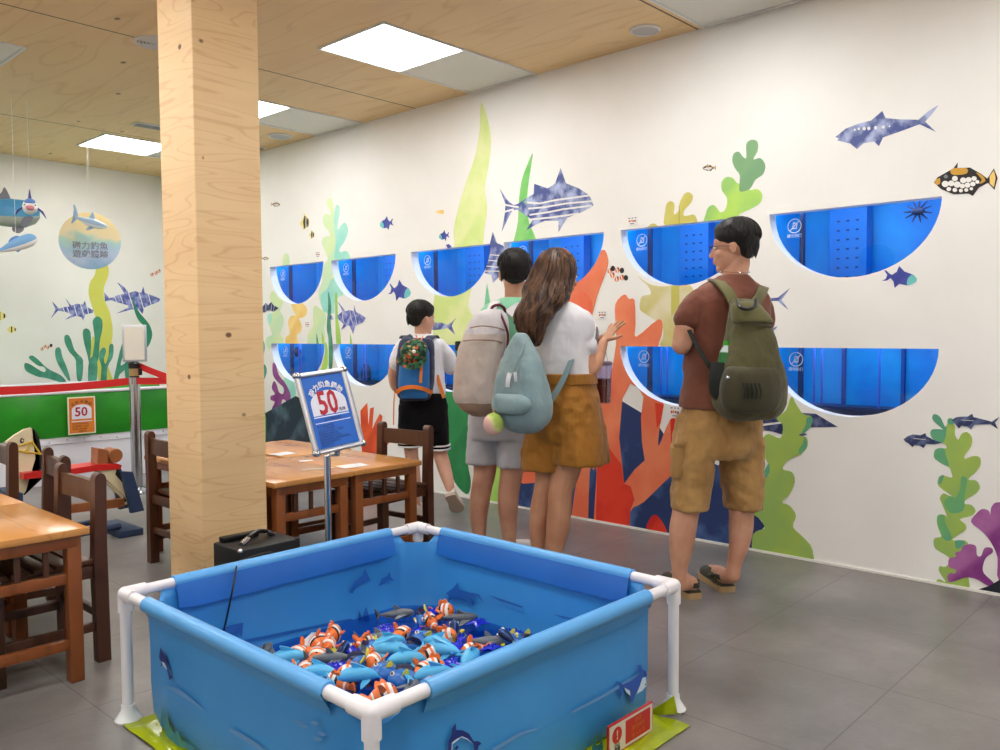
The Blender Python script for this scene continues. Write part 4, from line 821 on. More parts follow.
# ---- rocking horse seen from the side (plane y = HY)
HY = 5.05; HPl = Plane((0, HY, 0), (1, 0, 0), (0, 0, 1))
def hp(crop, pts): return [HPl.uv(*p) for p in zp(crop, pts)]
hs = empty('rocking_horse', (1.8, HY, 0), 0, 'wooden rocking horse with red seat, cream head and black zigzag mane', 'rocking horse')
LH = Plane((-1.8, 0, 0), (1, 0, 0), (0, 0, 1)); CRM = mat('horse_cream', (226, 212, 176), .5); HB = mat('horse_black', (28, 26, 26), .5); HR = mat('horse_red', (206, 40, 38), .35); HBL = mat('horse_blue', (42, 62, 96), .5); HW = wood('horse_wood', (160, 98, 58), (124, 70, 38), (4, 4, 4), rough=.4)
HC = (0, 430, 6.25)
head = hp(HC, [(30, 75), (90, 30), (150, -5), (190, -15), (215, 0), (238, 40), (250, 100), (262, 160), (268, 230), (262, 300), (200, 360), (150, 405), (120, 415), (95, 380), (75, 250), (60, 150)])
bm = newbm(); prism(bm, LH, head, .018); hd = build('head', bm, CRM, hs, angle=60)
bm = newbm(); mane = hp(HC, [(196, -15), (215, 0), (238, 40), (250, 100), (262, 160), (268, 230), (262, 300), (235, 325), (150, 405), (140, 402), (190, 345), (205, 350), (215, 310), (240, 305), (235, 275), (250, 262), (232, 240), (250, 222), (226, 200), (247, 182), (222, 160), (243, 140), (216, 115), (236, 98), (208, 75), (228, 58), (200, 38), (216, 20)])
prism(bm, LH, mane, .024); build('mane', bm, HB, hd, smooth=False)
bm = newbm()
e1 = hp(HC, [(120, 62), (132, 48), (148, 60), (140, 80), (124, 80)]); e2 = hp(HC, [(128, 62), (136, 56), (142, 66), (134, 74)])
bm2 = bm; prism(bm2, LH, e1, .024, mi=0); prism(bm2, LH, e2, .028, mi=1); build('eye', bm, [HB, CRM], hd, smooth=False)
bm = newbm()
for pts in (([(112, 100), (195, 70), (248, 150)],), ([(110, 128), (190, 140), (255, 148)],), ([(150, 145), (195, 70)],)):
    q = [LH.pt(u, v, .013) for u, v in hp(HC, pts[0])]; tube(bm, q, .0055, seg=6)
build('rope_bridle', bm, mat('rope_yellow', (206, 172, 50), .7), hd)
bm = newbm(); se = hp(HC, [(118, 262), (400, 236), (590, 208), (700, 202), (728, 212), (722, 236), (600, 244), (430, 268), (118, 300)]); prism(bm, LH, se, .15, h=0); build('red_seat', bm, HR, hs)
bm = newbm(); prism(bm, LH, hp(HC, [(592, 112), (650, 118), (655, 206), (588, 208)]), .1); build('seat_block', bm, HW, hs, smooth=False)
bm = newbm(); cu_, cv = hp(HC, [(700, 155)])[0]; rr = .042
rings = [superring(bm, LH.pt(cu_, cv, hh), Vector((1, 0, 0)), Vector((0, 0, 1)), rr * k, rr * k, 2, 20) for hh, k in ((-.055, .92), (-.05, 1), (.05, 1), (.055, .92))]; skin(bm, rings); build('round_backrest', bm, HW, hs)
HL = (0, 400, 3.571)
for dy in (-.05, .05):
    bm = newbm(); prism(bm, LH, hp(HL, [(345, 246), (400, 240), (440, 300), (480, 345), (487, 370), (450, 378), (440, 350), (400, 310), (360, 275)]), .03, h=dy); lg = build('rear_leg', bm, CRM, hs, smooth=False)
    bm = newbm(); prism(bm, LH, hp(HL, [(400, 240), (410, 250), (455, 320), (448, 322), (395, 262)]), .034, h=dy); prism(bm, LH, hp(HL, [(450, 345), (470, 340), (478, 358), (452, 368)]), .034, h=dy); build('hoof_markings', bm, HB, lg, smooth=False)
bm = newbm(); prism(bm, LH, hp(HL, [(250, 372), (440, 350), (440, 380), (250, 403)]), .04); build('wooden_rail', bm, HW, hs, smooth=False)
for dy in (-.06, .1):
    bm = newbm(); prism(bm, LH, hp(HL, [(405, 248), (445, 250), (462, 310), (485, 385), (440, 395), (425, 330)]), .03, h=dy); build('blue_upright', bm, HBL, hs, smooth=False)
bm = newbm(); box(bm, (.28, 0, .02), (.14, .36, .04), bev=.004); build('blue_foot', bm, HBL, hs)
bm = newbm(); box(bm, (-.3, 0, .02), (.14, .36, .04), bev=.004); build('blue_foot', bm, HBL, hs)
bm = newbm()
for dy in (-.12, .12): tube(bm, [(-.34, dy, .055), (-.1, dy, .05), (.24, dy, .06)], .018, seg=8)
build('blue_runner', bm, HBL, hs)
bm = newbm(); box(bm, (-.3, 0, .18), (.05, .28, .3)); build('blue_upright', bm, HBL, hs, smooth=False)

# ---- hanging sign and fish
YT = mat('thread', (236, 238, 240), .5)
def thread(bm, a, b): tube(bm, [a, b], .0016, seg=5)
dc = Vector((2.868, 7.37, 1.962)); dn = (CAM - dc); dn.z = 0; dn.normalize(); dU = Vector((0, 0, 1)).cross(dn)
ds = empty('hanging_round_sign', dc, 0, 'round yellow and blue hanging sign with grey Chinese lettering', 'sign')
dP = Plane((0, 0, 0), dU, (0, 0, 1)); rd = .236
def dsk(nt, b):
    v = mapping(nt); sx = N(nt, 'ShaderNodeSeparateXYZ'); nt.links.new(v, sx.inputs[0])
    n_ = N(nt, 'ShaderNodeTexNoise', Scale=7.0, Detail=4.0); nt.links.new(v, n_.inputs['Vector'])
    m1 = N(nt, 'ShaderNodeMath', operation='MULTIPLY_ADD'); m1.inputs[1].default_value = 1.9; m1.inputs[2].default_value = .28; nt.links.new(sx.outputs[2], m1.inputs[0])
    m2 = N(nt, 'ShaderNodeMath', operation='MULTIPLY_ADD'); m2.inputs[1].default_value = .5; nt.links.new(n_.outputs['Fac'], m2.inputs[0]); nt.links.new(m1.outputs[0], m2.inputs[2])
    r = ramp(nt, m2.outputs[0], [(.1, (150, 196, 232)), (.3, (206, 222, 250)), (.45, (190, 224, 244)), (.56, (196, 232, 220)), (.64, (252, 236, 190)), (1, (252, 224, 150))])
    nt.links.new(r.outputs[0], b.inputs['Base Color'])
DSK = node_mat('disc_watercolour', dsk, .4)
bm = newbm(); rings = [superring(bm, dP.pt(0, 0, hh), dP.U, dP.V, rd * k, rd * k, 2, 48) for hh, k in ((-.012, .98), (-.01, 1), (.01, 1), (.012, .98))]; skin(bm, rings); build('disc', bm, DSK, ds)
bm = newbm(); text_bm(bm, '磁力釣魚', .068, dP, 0, -.045, h=.014, bold=.001); text_bm(bm, '遊戲體驗', .068, dP, 0, -.115, h=.014, bold=.001); build('lettering', bm, mat('disc_grey', (150, 154, 172), .5), ds, smooth=False)
bm = newbm(); thread(bm, dP.pt(-.02, rd - .01), Vector((0, 0, H - dc.z))); build('thread', bm, YT, ds)
SHB = mat('toy_shark_blue', (170, 200, 228), .3); SHW = mat('toy_shark_white', (236, 240, 244), .3)
def hang_fish(name, c, L, prof, yaw_, pitch, m_top, m_belly, label, fins, extra=None, thr=True, hgt=1.0, wid=.75, finm=None):
    t = empty(name, c, 0, label, 'hanging fish'); Rm = Matrix.Rotation(yaw_, 3, 'Z') @ Matrix.Rotation(pitch, 3, 'Y')
    bm = newbm(); rings = []
    for x, r, zc in prof: rings.append(superring(bm, Rm @ Vector((x * L, 0, zc * L)), Rm @ Vector((0, 1, 0)), Rm @ Vector((0, 0, 1)), r * L * wid, r * L * hgt, 2.1, 20))
    skin(bm, rings); bm.faces.ensure_lookup_table()
    inv = Rm.transposed()
    for f in bm.faces:
        q = inv @ f.calc_center_median(); xr = q.x / L; zc = min(prof, key=lambda p: abs(p[0] - xr)); f.material_index = 1 if q.z / L - zc[2] < -zc[1] * .3 * hgt else 0
    build('body', bm, [m_top, m_belly], t)
    for nm, pts, th in fins:
        bm = newbm(); pl = Plane(Rm @ Vector((0, (th[1] if isinstance(th, tuple) else 0) * L, 0)), Rm @ Vector((1, 0, 0)), Rm @ Vector((0, (th[2] if isinstance(th, tuple) else 0), 1)))
        out = spline([(x * L, z * L) for x, z in pts], 3); prism(bm, pl, out, th[0] * L if isinstance(th, tuple) else th * L); build(nm, bm, finm or m_top, t)
    if extra: extra(t, Rm, L)
    if thr:
        bm = newbm(); thread(bm, Vector((0, 0, .02)), Vector((0, 0, H - c[2]))); build('thread', bm, YT, t)
    return t
SPROF = [(-.5, .012, .02), (-.42, .035, .015), (-.28, .07, .01), (-.1, .12, 0), (.08, .14, 0), (.25, .125, 0), (.38, .09, .01), (.46, .05, .015), (.5, .015, .02)]
SF = [('dorsal_fin', [(-.06, .1), (-.04, .3), (.0, .32), (.1, .12)], .03), ('tail_fin', [(-.46, 0), (-.6, .34), (-.55, .36), (-.38, .05), (-.48, -.18), (-.52, -.18)], .03), ('side_fin', [(.06, -.08), (-.06, -.26), (.0, -.27), (.16, -.1)], (.03, -.1, -.5)), ('side_fin', [(.06, -.08), (-.06, -.26), (.0, -.27), (.16, -.1)], (.03, .1, .5))]
cray = lambda x, y, Y: CAM + ray(x, y) * (Y / ray(x, y).y)
hang_fish('hanging_shark', tuple(cray(90.5, 222.5, 7.18)), .26, SPROF, math.atan2(dU.y, dU.x) - .15, .3, SHB, SHW, 'pale blue toy shark hanging in front of the round sign', SF, thr=True)
GB = mat('toy_steel_blue', (96, 176, 216), .35, c2=(70, 150, 200), nscale=6); GG = mat('toy_grey_green', (176, 188, 176), .4); GF = mat('toy_fin_grey', (120, 122, 134), .4)
BP = [(-.5, .02, .0), (-.38, .05, 0), (-.2, .1, 0), (0, .15, 0), (.2, .17, 0), (.36, .16, 0), (.45, .12, 0), (.5, .05, 0)]
hang_fish('hanging_tuna', tuple(cray(-8, 212, 7.0)), .62, BP, math.atan2(dU.y, dU.x), 0, GB, GG, 'large blue-grey hanging fish cut by the left picture edge', [('dorsal_fin', [(.02, .12), (.1, .22), (.14, .3), (.2, .16), (.2, .1)], .02), ('tail_fin', [(-.46, 0), (-.6, .2), (-.5, 0), (-.6, -.2)], .02), ('belly_fin', [(.24, -.13), (.2, -.2), (.26, -.24), (.32, -.2), (.32, -.13)], .02), ('side_fin', [(.34, -.06), (.3, -.15), (.36, -.18), (.44, -.06)], (.02, -.14, 0))], finm=GF)
WB = mat('toy_white', (240, 240, 240), .4); NB = mat('toy_navy', (60, 60, 140), .4); BLT = mat('toy_blue', (96, 140, 214), .4); PNK = mat('toy_pink', (226, 140, 150), .4)
# white round-faced fish facing the room
c0 = cray(30, 207, 6.55); t = empty('hanging_white_fish', c0, 0, 'small white hanging fish with blue brow, pink mouth and navy side fins', 'hanging fish')
fr_ = (CAM - c0); fr_.z = 0; fr_.normalize(); rt = Vector((0, 0, 1)).cross(fr_); Mw = Matrix((rt, fr_, Vector((0, 0, 1)))).transposed()
bm = newbm(); ellip(bm, (0, 0, 0), (.05, .07, .055), Mw); build('body', bm, WB, t)
bm = newbm(); ellip(bm, Mw @ Vector((0, .035, .03)), (.036, .035, .025), Mw); build('blue_brow', bm, BLT, t)
bm = newbm(); ellip(bm, Mw @ Vector((0, .055, -.012)), (.028, .02, .02), Mw); build('pink_mouth', bm, PNK, t)
bm = newbm(); tube(bm, [Mw @ Vector((0, 0, .05)), Mw @ Vector((.0, 0, .125))], [.014, .002], seg=8); build('dorsal_fin', bm, NB, t)
for s in (-1, 1):
    bm = newbm(); tube(bm, [Mw @ Vector((s * .045, 0, -.005)), Mw @ Vector((s * .075, .0, -.03)), Mw @ Vector((s * .1, 0, -.075))], [.01, .014, .003], seg=8, flat=.6); build('side_fin', bm, NB, t)
for s in (-1, 1):
    bm = newbm(); ellip(bm, Mw @ Vector((s * .034, .052, .008)), (.005, .005, .005), seg=8, rings=6); build('eye', bm, HB, t)
bm = newbm(); thread(bm, Vector((0, 0, .05)), Vector((0, 0, H - c0.z))); build('thread', bm, YT, t)
hang_fish('hanging_blue_fish', tuple(cray(16, 245, 6.55)), .28, BP, math.atan2(dU.y, dU.x), -.42, mat('toy_sky', (120, 176, 226), .4), WB, 'light blue hanging fish with white chin below the other hanging fish', [('dorsal_fin', [(-.12, .12), (-.02, .2), (.12, .2), (.14, .15)], .03), ('tail_fin', [(-.46, 0), (-.62, .12), (-.54, 0), (-.6, -.14)], .04), ('belly_fin', [(-.05, -.12), (-.04, -.18), (.06, -.14)], .03)], finm=BLT)
# ================================================================== FISHING POOL
PX0, PX1, PY0, PY1, PZ = 1.06, 2.235, 1.355, 2.54, .39
pc = Vector(((PX0 + PX1) / 2, (PY0 + PY1) / 2, 0)); hx, hy = (PX1 - PX0) / 2, (PY1 - PY0) / 2
POOLB = mat('pool_vinyl', (62, 152, 222), .38, c2=(54, 142, 214), nscale=2.5, bump=.12, bscale=5)
POOLD = mat('pool_sleeve', (36, 112, 200), .35, c2=(30, 102, 190), nscale=3)
POOLH = mat('pool_hem', (56, 144, 216), .38)
POOLS = mat('pool_sleeve_top', (86, 164, 228), .3, bump=.05, bscale=20)
PVC = mat('white_pvc', (232, 230, 236), .28)
pool = empty('fishing_pool', pc, 0, 'square blue vinyl fishing pool on a white pipe frame in the foreground', 'pool')
# liner
bm = newbm(); rings = []; cut = .105
def liner_ring(k, z, inset, cz=0):
    ax, ay = hx - inset, hy - inset; c_ = cut + cz; pts = []
    cor = [(-1, -1), (1, -1), (1, 1), (-1, 1)]
    for i, (sx, sy) in enumerate(cor):
        # points around corner, going counter clockwise
        if sx * sy > 0: p0, p1 = Vector((sx * ax, sy * (ay - c_))), Vector((sx * (ax - c_), sy * ay))
        else: p0, p1 = Vector((sx * (ax - c_), sy * ay)), Vector((sx * ax, sy * (ay - c_)))
        if (sx, sy) in ((-1, -1),): p0, p1 = Vector((sx * ax, sy * (ay - c_))), Vector((sx * (ax - c_), sy * ay))
        if (sx, sy) == (1, -1): p0, p1 = Vector((sx * (ax - c_), sy * ay)), Vector((sx * ax, sy * (ay - c_)))
        if (sx, sy) == (1, 1): p0, p1 = Vector((sx * ax, sy * (ay - c_))), Vector((sx * (ax - c_), sy * ay))
        if (sx, sy) == (-1, 1): p0, p1 = Vector((sx * (ax - c_), sy * ay)), Vector((sx * ax, sy * (ay - c_)))
        mid = Vector((sx * (ax - c_ * .45), sy * (ay - c_ * .45)))
        for j in range(7):
            t_ = j / 6; q = p0 * (1 - t_) ** 2 + mid * 2 * t_ * (1 - t_) + p1 * t_ * t_; pts.append((q, math.sin(PI * t_)))
        nx = cor[(i + 1) % 4]
        if (sx, sy) == (-1, -1): e = Vector((ax - c_, -ay))
        elif (sx, sy) == (1, -1): e = Vector((ax, ay - c_))
        elif (sx, sy) == (1, 1): e = Vector((-(ax - c_), ay))
        else: e = Vector((-ax, -(ay - c_)))
        for j in range(1, 8):
            t_ = j / 8; q = p1 * (1 - t_) + e * t_; pts.append((q, 0))
    return pts
def liner(bm, off, zs):
    out = []
    for z, ins in zs:
        r = []
        for q, cn in liner_ring(0, z, ins + off):
            zz = z - (.055 * cn if z > PZ - .02 else 0)
            b = .004 * math.sin(q.x * 9 + q.y * 7)
            n_ = Vector((q.x, q.y)).normalized() if q.length else Vector((0, 0))
            r.append(bm.verts.new((q.x + n_.x * b * .5, q.y + n_.y * b * .5, zz)))
        out.append(r)
    return out
outer = liner(bm, 0, [(.012, .035), (.06, .02), (.15, .016), (.27, .016), (.35, .014), (PZ - .012, .006)])
inner = liner(bm, .004, [(PZ - .012, .006), (.35, .014), (.27, .018), (.15, .022), (.06, .035), (.018, .06)])
skin(bm, outer + inner, caps=False); f = bm.faces.new(inner[-1]); f2 = bm.faces.new(outer[0][::-1]); bmesh.ops.triangulate(bm, faces=[f, f2])
ln = build('vinyl_liner', bm, POOLB, pool, angle=60)
# frame pipes, sleeves, elbows, legs
cors = [(-hx, -hy), (hx, -hy), (hx, hy), (-hx, hy)]
bm = newbm()
for i in range(4):
    a = Vector((*cors[i], PZ)); b = Vector((*cors[(i + 1) % 4], PZ)); tube(bm, [a, b], .0165, seg=14)
build('rim_pipe', bm, PVC, pool)
for (sx, sy) in cors:
    c_ = Vector((sx, sy, PZ)); bm = newbm(); dx = -math.copysign(1, sx); dy = -math.copysign(1, sy)
    tube(bm, [c_, c_ + Vector((dx * .062, 0, 0))], .0215, seg=14, dome=False); tube(bm, [c_, c_ + Vector((0, dy * .062, 0))], .0215, seg=14); tube(bm, [c_ + Vector((0, 0, .0)), c_ - Vector((0, 0, .055))], .0215, seg=14); ellip(bm, c_, (.0218, .0218, .0218), seg=14, rings=10)
    build('corner_elbow', bm, PVC, pool)
    bm = newbm(); tube(bm, [c_ - Vector((0, 0, .05)), Vector((sx, sy, .03))], .0165, seg=14); lg = build('pipe_leg', bm, PVC, pool)
    bm = newbm(); lathe(bm, [(.001, .0), (.038, .0), (.04, .006), (.03, .02), (.021, .035), (.02, .05), (.001, .05)], c=(sx, sy, 0), seg=20); build('foot_cap', bm, mat('clear_cap', (226, 228, 230), .2), lg)
gap = .15
for i in range(4):
    a = Vector((*cors[i], PZ)); b = Vector((*cors[(i + 1) % 4], PZ)); d = (b - a).normalized(); a += d * gap; b -= d * gap
    inn = Vector((-d.y, d.x, 0)); bm = newbm(); tube(bm, [a, b], .0225, seg=16); build('rim_sleeve', bm, POOLS, pool)
    for s, nm in ((1, 'inner_hem'), (-1, 'outer_hem')):
        bm = newbm(); rings = []
        for k in range(15):
            p = a + (b - a) * (k / 14); wv = .003 * math.sin(k * 2.1); e_ = .9 if k in (0, 14) else 1
            rings.append([bm.verts.new(p + inn * s * (.0215) + Vector((0, 0, 0))), bm.verts.new(p + inn * ((.034 if s > 0 else -.003) + wv * .5) + Vector((0, 0, -.03 * e_ * (1 if s < 0 else 1.3)))), bm.verts.new(p + inn * ((.04 if s > 0 else .008) + wv * .5) + Vector((0, 0, -.08 * e_ if s > 0 else -.06 * e_))), bm.verts.new(p + inn * ((.036 if s > 0 else .011) + wv * .5) + Vector((0, 0, -.08 * e_ if s > 0 else -.06 * e_))), bm.verts.new(p + inn * s * .016)])
        skin(bm, rings); build(nm, bm, POOLD if s > 0 else POOLH, pool)
# water
WZ = .115
WAT = bpy.data.materials.new('pool_water'); WAT.use_nodes = True; nt = WAT.node_tree; nt.nodes.clear()
ou = nt.nodes.new('ShaderNodeOutputMaterial'); tr = N(nt, 'ShaderNodeBsdfTransparent'); tr.inputs[0].default_value = (.25, .5, .85, 1); gl = N(nt, 'ShaderNodeBsdfGlossy'); gl.inputs['Roughness'].default_value = .06
fr = N(nt, 'ShaderNodeFresnel'); fr.inputs[0].default_value = 1.33; nn = N(nt, 'ShaderNodeTexNoise', Scale=14.0, Detail=3.0); bp = N(nt, 'ShaderNodeBump', Strength=.35, Distance=.02); tc = nt.nodes.new('ShaderNodeTexCoord'); nt.links.new(tc.outputs['Object'], nn.inputs['Vector'])
nt.links.new(nn.outputs['Fac'], bp.inputs['Height']); nt.links.new(bp.outputs[0], gl.inputs['Normal']); nt.links.new(bp.outputs[0], fr.inputs['Normal'])
mx = nt.nodes.new('ShaderNodeMixShader'); nt.links.new(fr.outputs[0], mx.inputs[0]); nt.links.new(tr.outputs[0], mx.inputs[1]); nt.links.new(gl.outputs[0], mx.inputs[2]); nt.links.new(mx.outputs[0], ou.inputs[0])
bm = newbm(); q = [bm.verts.new((p.x, p.y, WZ)) for p, _ in liner_ring(0, WZ, .05)]; f = bm.faces.new(q); bmesh.ops.triangulate(bm, faces=[f])
bmesh.ops.recalc_face_normals(bm, faces=bm.faces)
if bm.faces[:][0].normal.z < 0: bmesh.ops.reverse_faces(bm, faces=bm.faces[:])
o = build('pool_water', bm, WAT, None, smooth=False, recalc=False); o.location = pc; tag(o, 'shallow rippled water filling the blue fishing pool', 'water', kind='stuff')
# printed dolphins on the liner
DN = mat('print_navy', (20, 44, 128), .4); DB = mat('print_blue', (30, 84, 180), .4); DWt = mat('print_white', (196, 220, 240), .4); DF = mat('print_faded', (34, 100, 184), .5); SW_ = mat('print_swoosh', (96, 150, 206), .5); WEED = mat('print_weed', (60, 140, 120), .5, c2=(40, 110, 160), nscale=20)
def pool_print(name, plane, layers, mats, sm=3, h=.0035):
    L = [([tuple(q) for q in spline([plane.uv(*p) for p in pts], sm)] if s_ else [plane.uv(*p) for p in pts], mi) for pts, mi, s_ in layers]
    bm = newbm(); flat_layers(bm, plane, L, h=h)
    for v in bm.verts: v.co -= pc
    return build(name, bm, mats, pool, smooth=False, recalc=False)
FR_ = Plane((0, PY0 + .012, 0), (1, 0, 0), (0, 0, 1))       # front right outer face (faces -Y)
FR_.O.y = PY0 + .012
FL_ = Plane((PX0 + .012, 0, 0), (0, -1, 0), (0, 0, 1))       # front left outer face (faces -X)
BI_ = Plane((0, PY1 - .034, 0), (1, 0, 0), (0, 0, 1))        # back inner face
RI_ = Plane((PX1 - .034, 0, 0), (0, -1, 0), (0, 0, 1))       # right inner face
V4 = (420, 525, 3.333); V5 = (550, 640, 6.667); W5 = (0, 540, 3.571); W1 = (100, 520, 3.333); W3 = (380, 580, 5)
pool_print('printed_shark', FR_, [(zp(V5, [(430, 272), (450, 275), (480, 295), (540, 270), (590, 220), (578, 165), (598, 165), (612, 195), (628, 200), (640, 230), (632, 280), (642, 300), (610, 330), (565, 360), (545, 410), (530, 412), (525, 340), (480, 310), (478, 350), (455, 405), (452, 360), (458, 310)]), 0, False), (zp(V5, [(490, 315), (525, 335), (530, 370), (500, 345)]), 1, False), (zp(V5, [(610, 250), (632, 245), (634, 280), (640, 300), (608, 335), (570, 358), (590, 310)]), 1, False), (zp(V5, [(618, 208), (634, 205), (636, 238), (622, 235)]), 2, False), (zp(V5, [(622, 290), (642, 290), (630, 300)]), 2, False)], [DB, DWt, DN])
pool_print('printed_dolphin', FR_, [(zp((430, 700, 7.14), [(120, 357), (125, 290), (145, 250), (150, 200), (175, 160), (180, 212), (225, 212), (270, 235), (305, 292), (340, 290), (362, 308), (340, 322), (332, 357), (308, 357), (305, 310), (260, 280), (215, 262), (180, 290), (155, 310), (145, 357)]), 0, False), (zp((430, 700, 7.14), [(155, 310), (180, 292), (215, 262), (260, 280), (305, 312), (260, 272), (222, 256), (182, 276), (150, 300), (145, 357), (150, 357)]), 1, False), (zp((430, 700, 7.14), [(165, 345), (185, 320), (200, 330), (185, 350)]), 0, False)], [DN, DWt])
for nm, pts in (('printed_swoosh', [(140, 470), (300, 390), (400, 330), (620, 200), (610, 215), (420, 340), (300, 410), (150, 485)]),): pool_print(nm, FR_, [(zp(V5, pts), 0, False)], [SW_], h=.003)
pool_print('printed_swoosh', FR_, [(zp((430, 700, 7.14), [(430, 357), (520, 290), (640, 225), (750, 195), (762, 212), (640, 250), (530, 320), (470, 357)]), 0, False)], [SW_], h=.003)
pool_print('printed_weed', FR_, [(zp(V5, [(275, 700), (285, 630), (298, 660), (300, 700), (325, 690), (338, 600), (345, 700), (350, 733), (270, 733)]), 0, False)], [WEED])
pool_print('printed_dolphin', FL_, [(zp(W5, [(575, 395), (578, 380), (586, 402), (600, 425), (606, 460), (612, 480), (620, 488), (610, 500), (606, 485), (600, 460), (588, 445), (578, 450), (580, 436), (572, 420)]), 0, False), (zp(W5, [(580, 432), (592, 438), (602, 462), (596, 458), (586, 446)]), 1, False)], [DN, DWt])
pool_print('printed_swoosh', FL_, [(zp(W5, [(590, 518), (640, 530), (690, 565), (732, 605), (725, 606), (680, 575), (630, 540), (592, 524)]), 0, False)], [SW_])
pool_print('printed_swoosh', FL_, [(zp(W5, [(825, 668), (870, 690), (930, 730), (945, 750), (925, 745), (860, 705), (822, 680)]), 0, False)], [SW_])
pool_print('printed_weed', FL_, [(zp(W5, [(578, 640), (582, 590), (590, 620), (600, 640), (598, 600), (608, 660), (625, 690), (640, 680), (650, 710), (700, 740), (690, 750), (640, 735), (600, 700)]), 0, False)], [WEED])
pool_print('printed_bubbles', FL_, [([(x - 4, y), (x, y - 2), (x + 6, y + 1), (x + 2, y + 3)], 0, False) for x, y in ((298, 721), (304, 725), (315, 722), (322, 733), (318, 738))], [SW_])
for nm, pl, pts in (('printed_dolphin', BI_, zp(W1, [(830, 240), (845, 205), (870, 185), (880, 160), (890, 182), (900, 205), (880, 200), (850, 220), (838, 245)])), ('printed_dolphin', BI_, zp(W1, [(925, 220), (935, 195), (955, 185), (962, 170), (966, 190), (978, 200), (960, 200), (940, 210)])),
                    ('printed_dolphin', RI_, zp(W3, [(335, 65), (370, 40), (395, 10), (400, 45), (450, 60), (500, 70), (525, 115), (490, 75), (460, 90), (470, 130), (430, 100), (380, 85), (345, 105), (350, 75)])), ('printed_swoosh', RI_, zp(W3, [(540, 70), (620, 95), (720, 130), (715, 137), (610, 105)])), ('printed_swoosh', RI_, zp(W3, [(870, 168), (930, 180), (1000, 195), (995, 203), (920, 190)])), ('printed_dolphin', BI_, zp(W1, [(355, 370), (375, 355), (380, 372), (430, 350), (475, 340), (470, 390), (455, 375), (400, 385)])), ('printed_weed', BI_, [(357, 620), (358, 610), (361, 618), (365, 606), (369, 618), (368, 622)]), ('printed_swoosh', BI_, [(160 + 80, 640), (300, 628), (350, 618), (352, 620), (300, 631), (240, 643)])):
    pool_print(nm, pl, [(pts, 0, False)], [DF], h=.006)
# red notice board
nb = floor_pt(0, 0)
NY = floor_pt(648, 733, .008).y; NPL = Plane((0, NY, 0), (1, 0, 0), (0, 0, 1))
def fr_uv(px, py): return NPL.uv(px, py)
c4 = [fr_uv(607.5, 724), fr_uv(652, 700.7), fr_uv(648, 733)]
cu0 = (c4[0][0] + c4[1][0]) / 2; wN = c4[1][0] - c4[0][0]; hN = c4[1][1] - c4[2][1]; cvv = (c4[1][1] + c4[2][1]) / 2
no = empty('notice_sign', (cu0, NY, cvv), 0, 'red and white warning notice leaning on the right corner of the pool', 'sign')
NP = Plane((0, 0, 0), (1, 0, 0), (0, 0, 1)); NR = mat('notice_red', (190, 24, 34), .4); NW = mat('notice_cream', (214, 204, 188), .4); NO_ = mat('notice_orange', (206, 110, 40), .5)
bm = newbm(); box(bm, (0, 0, 0), (wN, .006, hN), bev=.001); build('board', bm, NR, no, smooth=False)
bm = newbm(); a, b = wN / 2 - .004, hN / 2 - .004
def rc(x0, y0, x1, y1): return [(x0, y0), (x1, y0), (x1, y1), (x0, y1)]
ci = (-a * .66, b * .2); flat_layers(bm, NP, [(rc(-a, -b, a, b), 1), (rc(-a * .28, -b * .82, a * .9, b * .82), 0), ([(ci[0] + .22 * a * math.cos(k * PI / 10), ci[1] + .22 * a * math.sin(k * PI / 10)) for k in range(20)], 0)], h=.0036); build('face', bm, [NR, NW], no, smooth=False)
bm = newbm(); text_bm(bm, '!', a * .34, NP, ci[0], ci[1], h=.0045, bold=.001)
build('exclamation_mark', bm, NW, no, smooth=False)
bm = newbm(); text_bm(bm, '小心', b * .34, NP, ci[0], -b * .5, h=.0045, bold=.0004); text_bm(bm, '地滑', b * .34, NP, ci[0], -b * .8, h=.0045, bold=.0004); build('dark_lettering', bm, BLK, no, smooth=False)
bm = newbm()
for k, ln_ in enumerate(('請勿', '請勿伸手', '進入水池')): text_bm(bm, ln_, b * .42, NP, a * .31, b * (.5 - .5 * k), h=.0045)
build('orange_lettering', bm, NO_, no, smooth=False)
# lime mat
LM = mat('lime_vinyl', (176, 190, 22), .16, c2=(150, 168, 12), nscale=6, bump=.6, bscale=9)
bm = newbm(); n_ = 26; X0, X1, Y0, Y1 = PX0 - .03, PX1 - .07, PY0 - .09, PY1 - .02
g = {}
for i in range(n_ + 1):
    for j in range(n_ + 1):
        x = X0 + (X1 - X0) * i / n_; y = Y0 - .01 + (Y1 - Y0) * j / n_; z = .009 + (.006 * math.sin(i * 1.7 + j * .4) * math.sin(j * 2.3) if i < 2 or i > n_ - 3 or j < 4 else .0) - .002
        g[i, j] = bm.verts.new((x - pc.x, y - pc.y, z))
for i in range(n_):
    for j in range(n_): bm.faces.new((g[i, j], g[i + 1, j], g[i + 1, j + 1], g[i, j + 1]))
o = build('lime_mat', bm, LM); o.location = pc; tag(o, 'shiny lime green vinyl sheet on the floor under the blue pool', 'mat')
md = o.modifiers.new('solid', 'SOLIDIFY'); md.thickness = .003
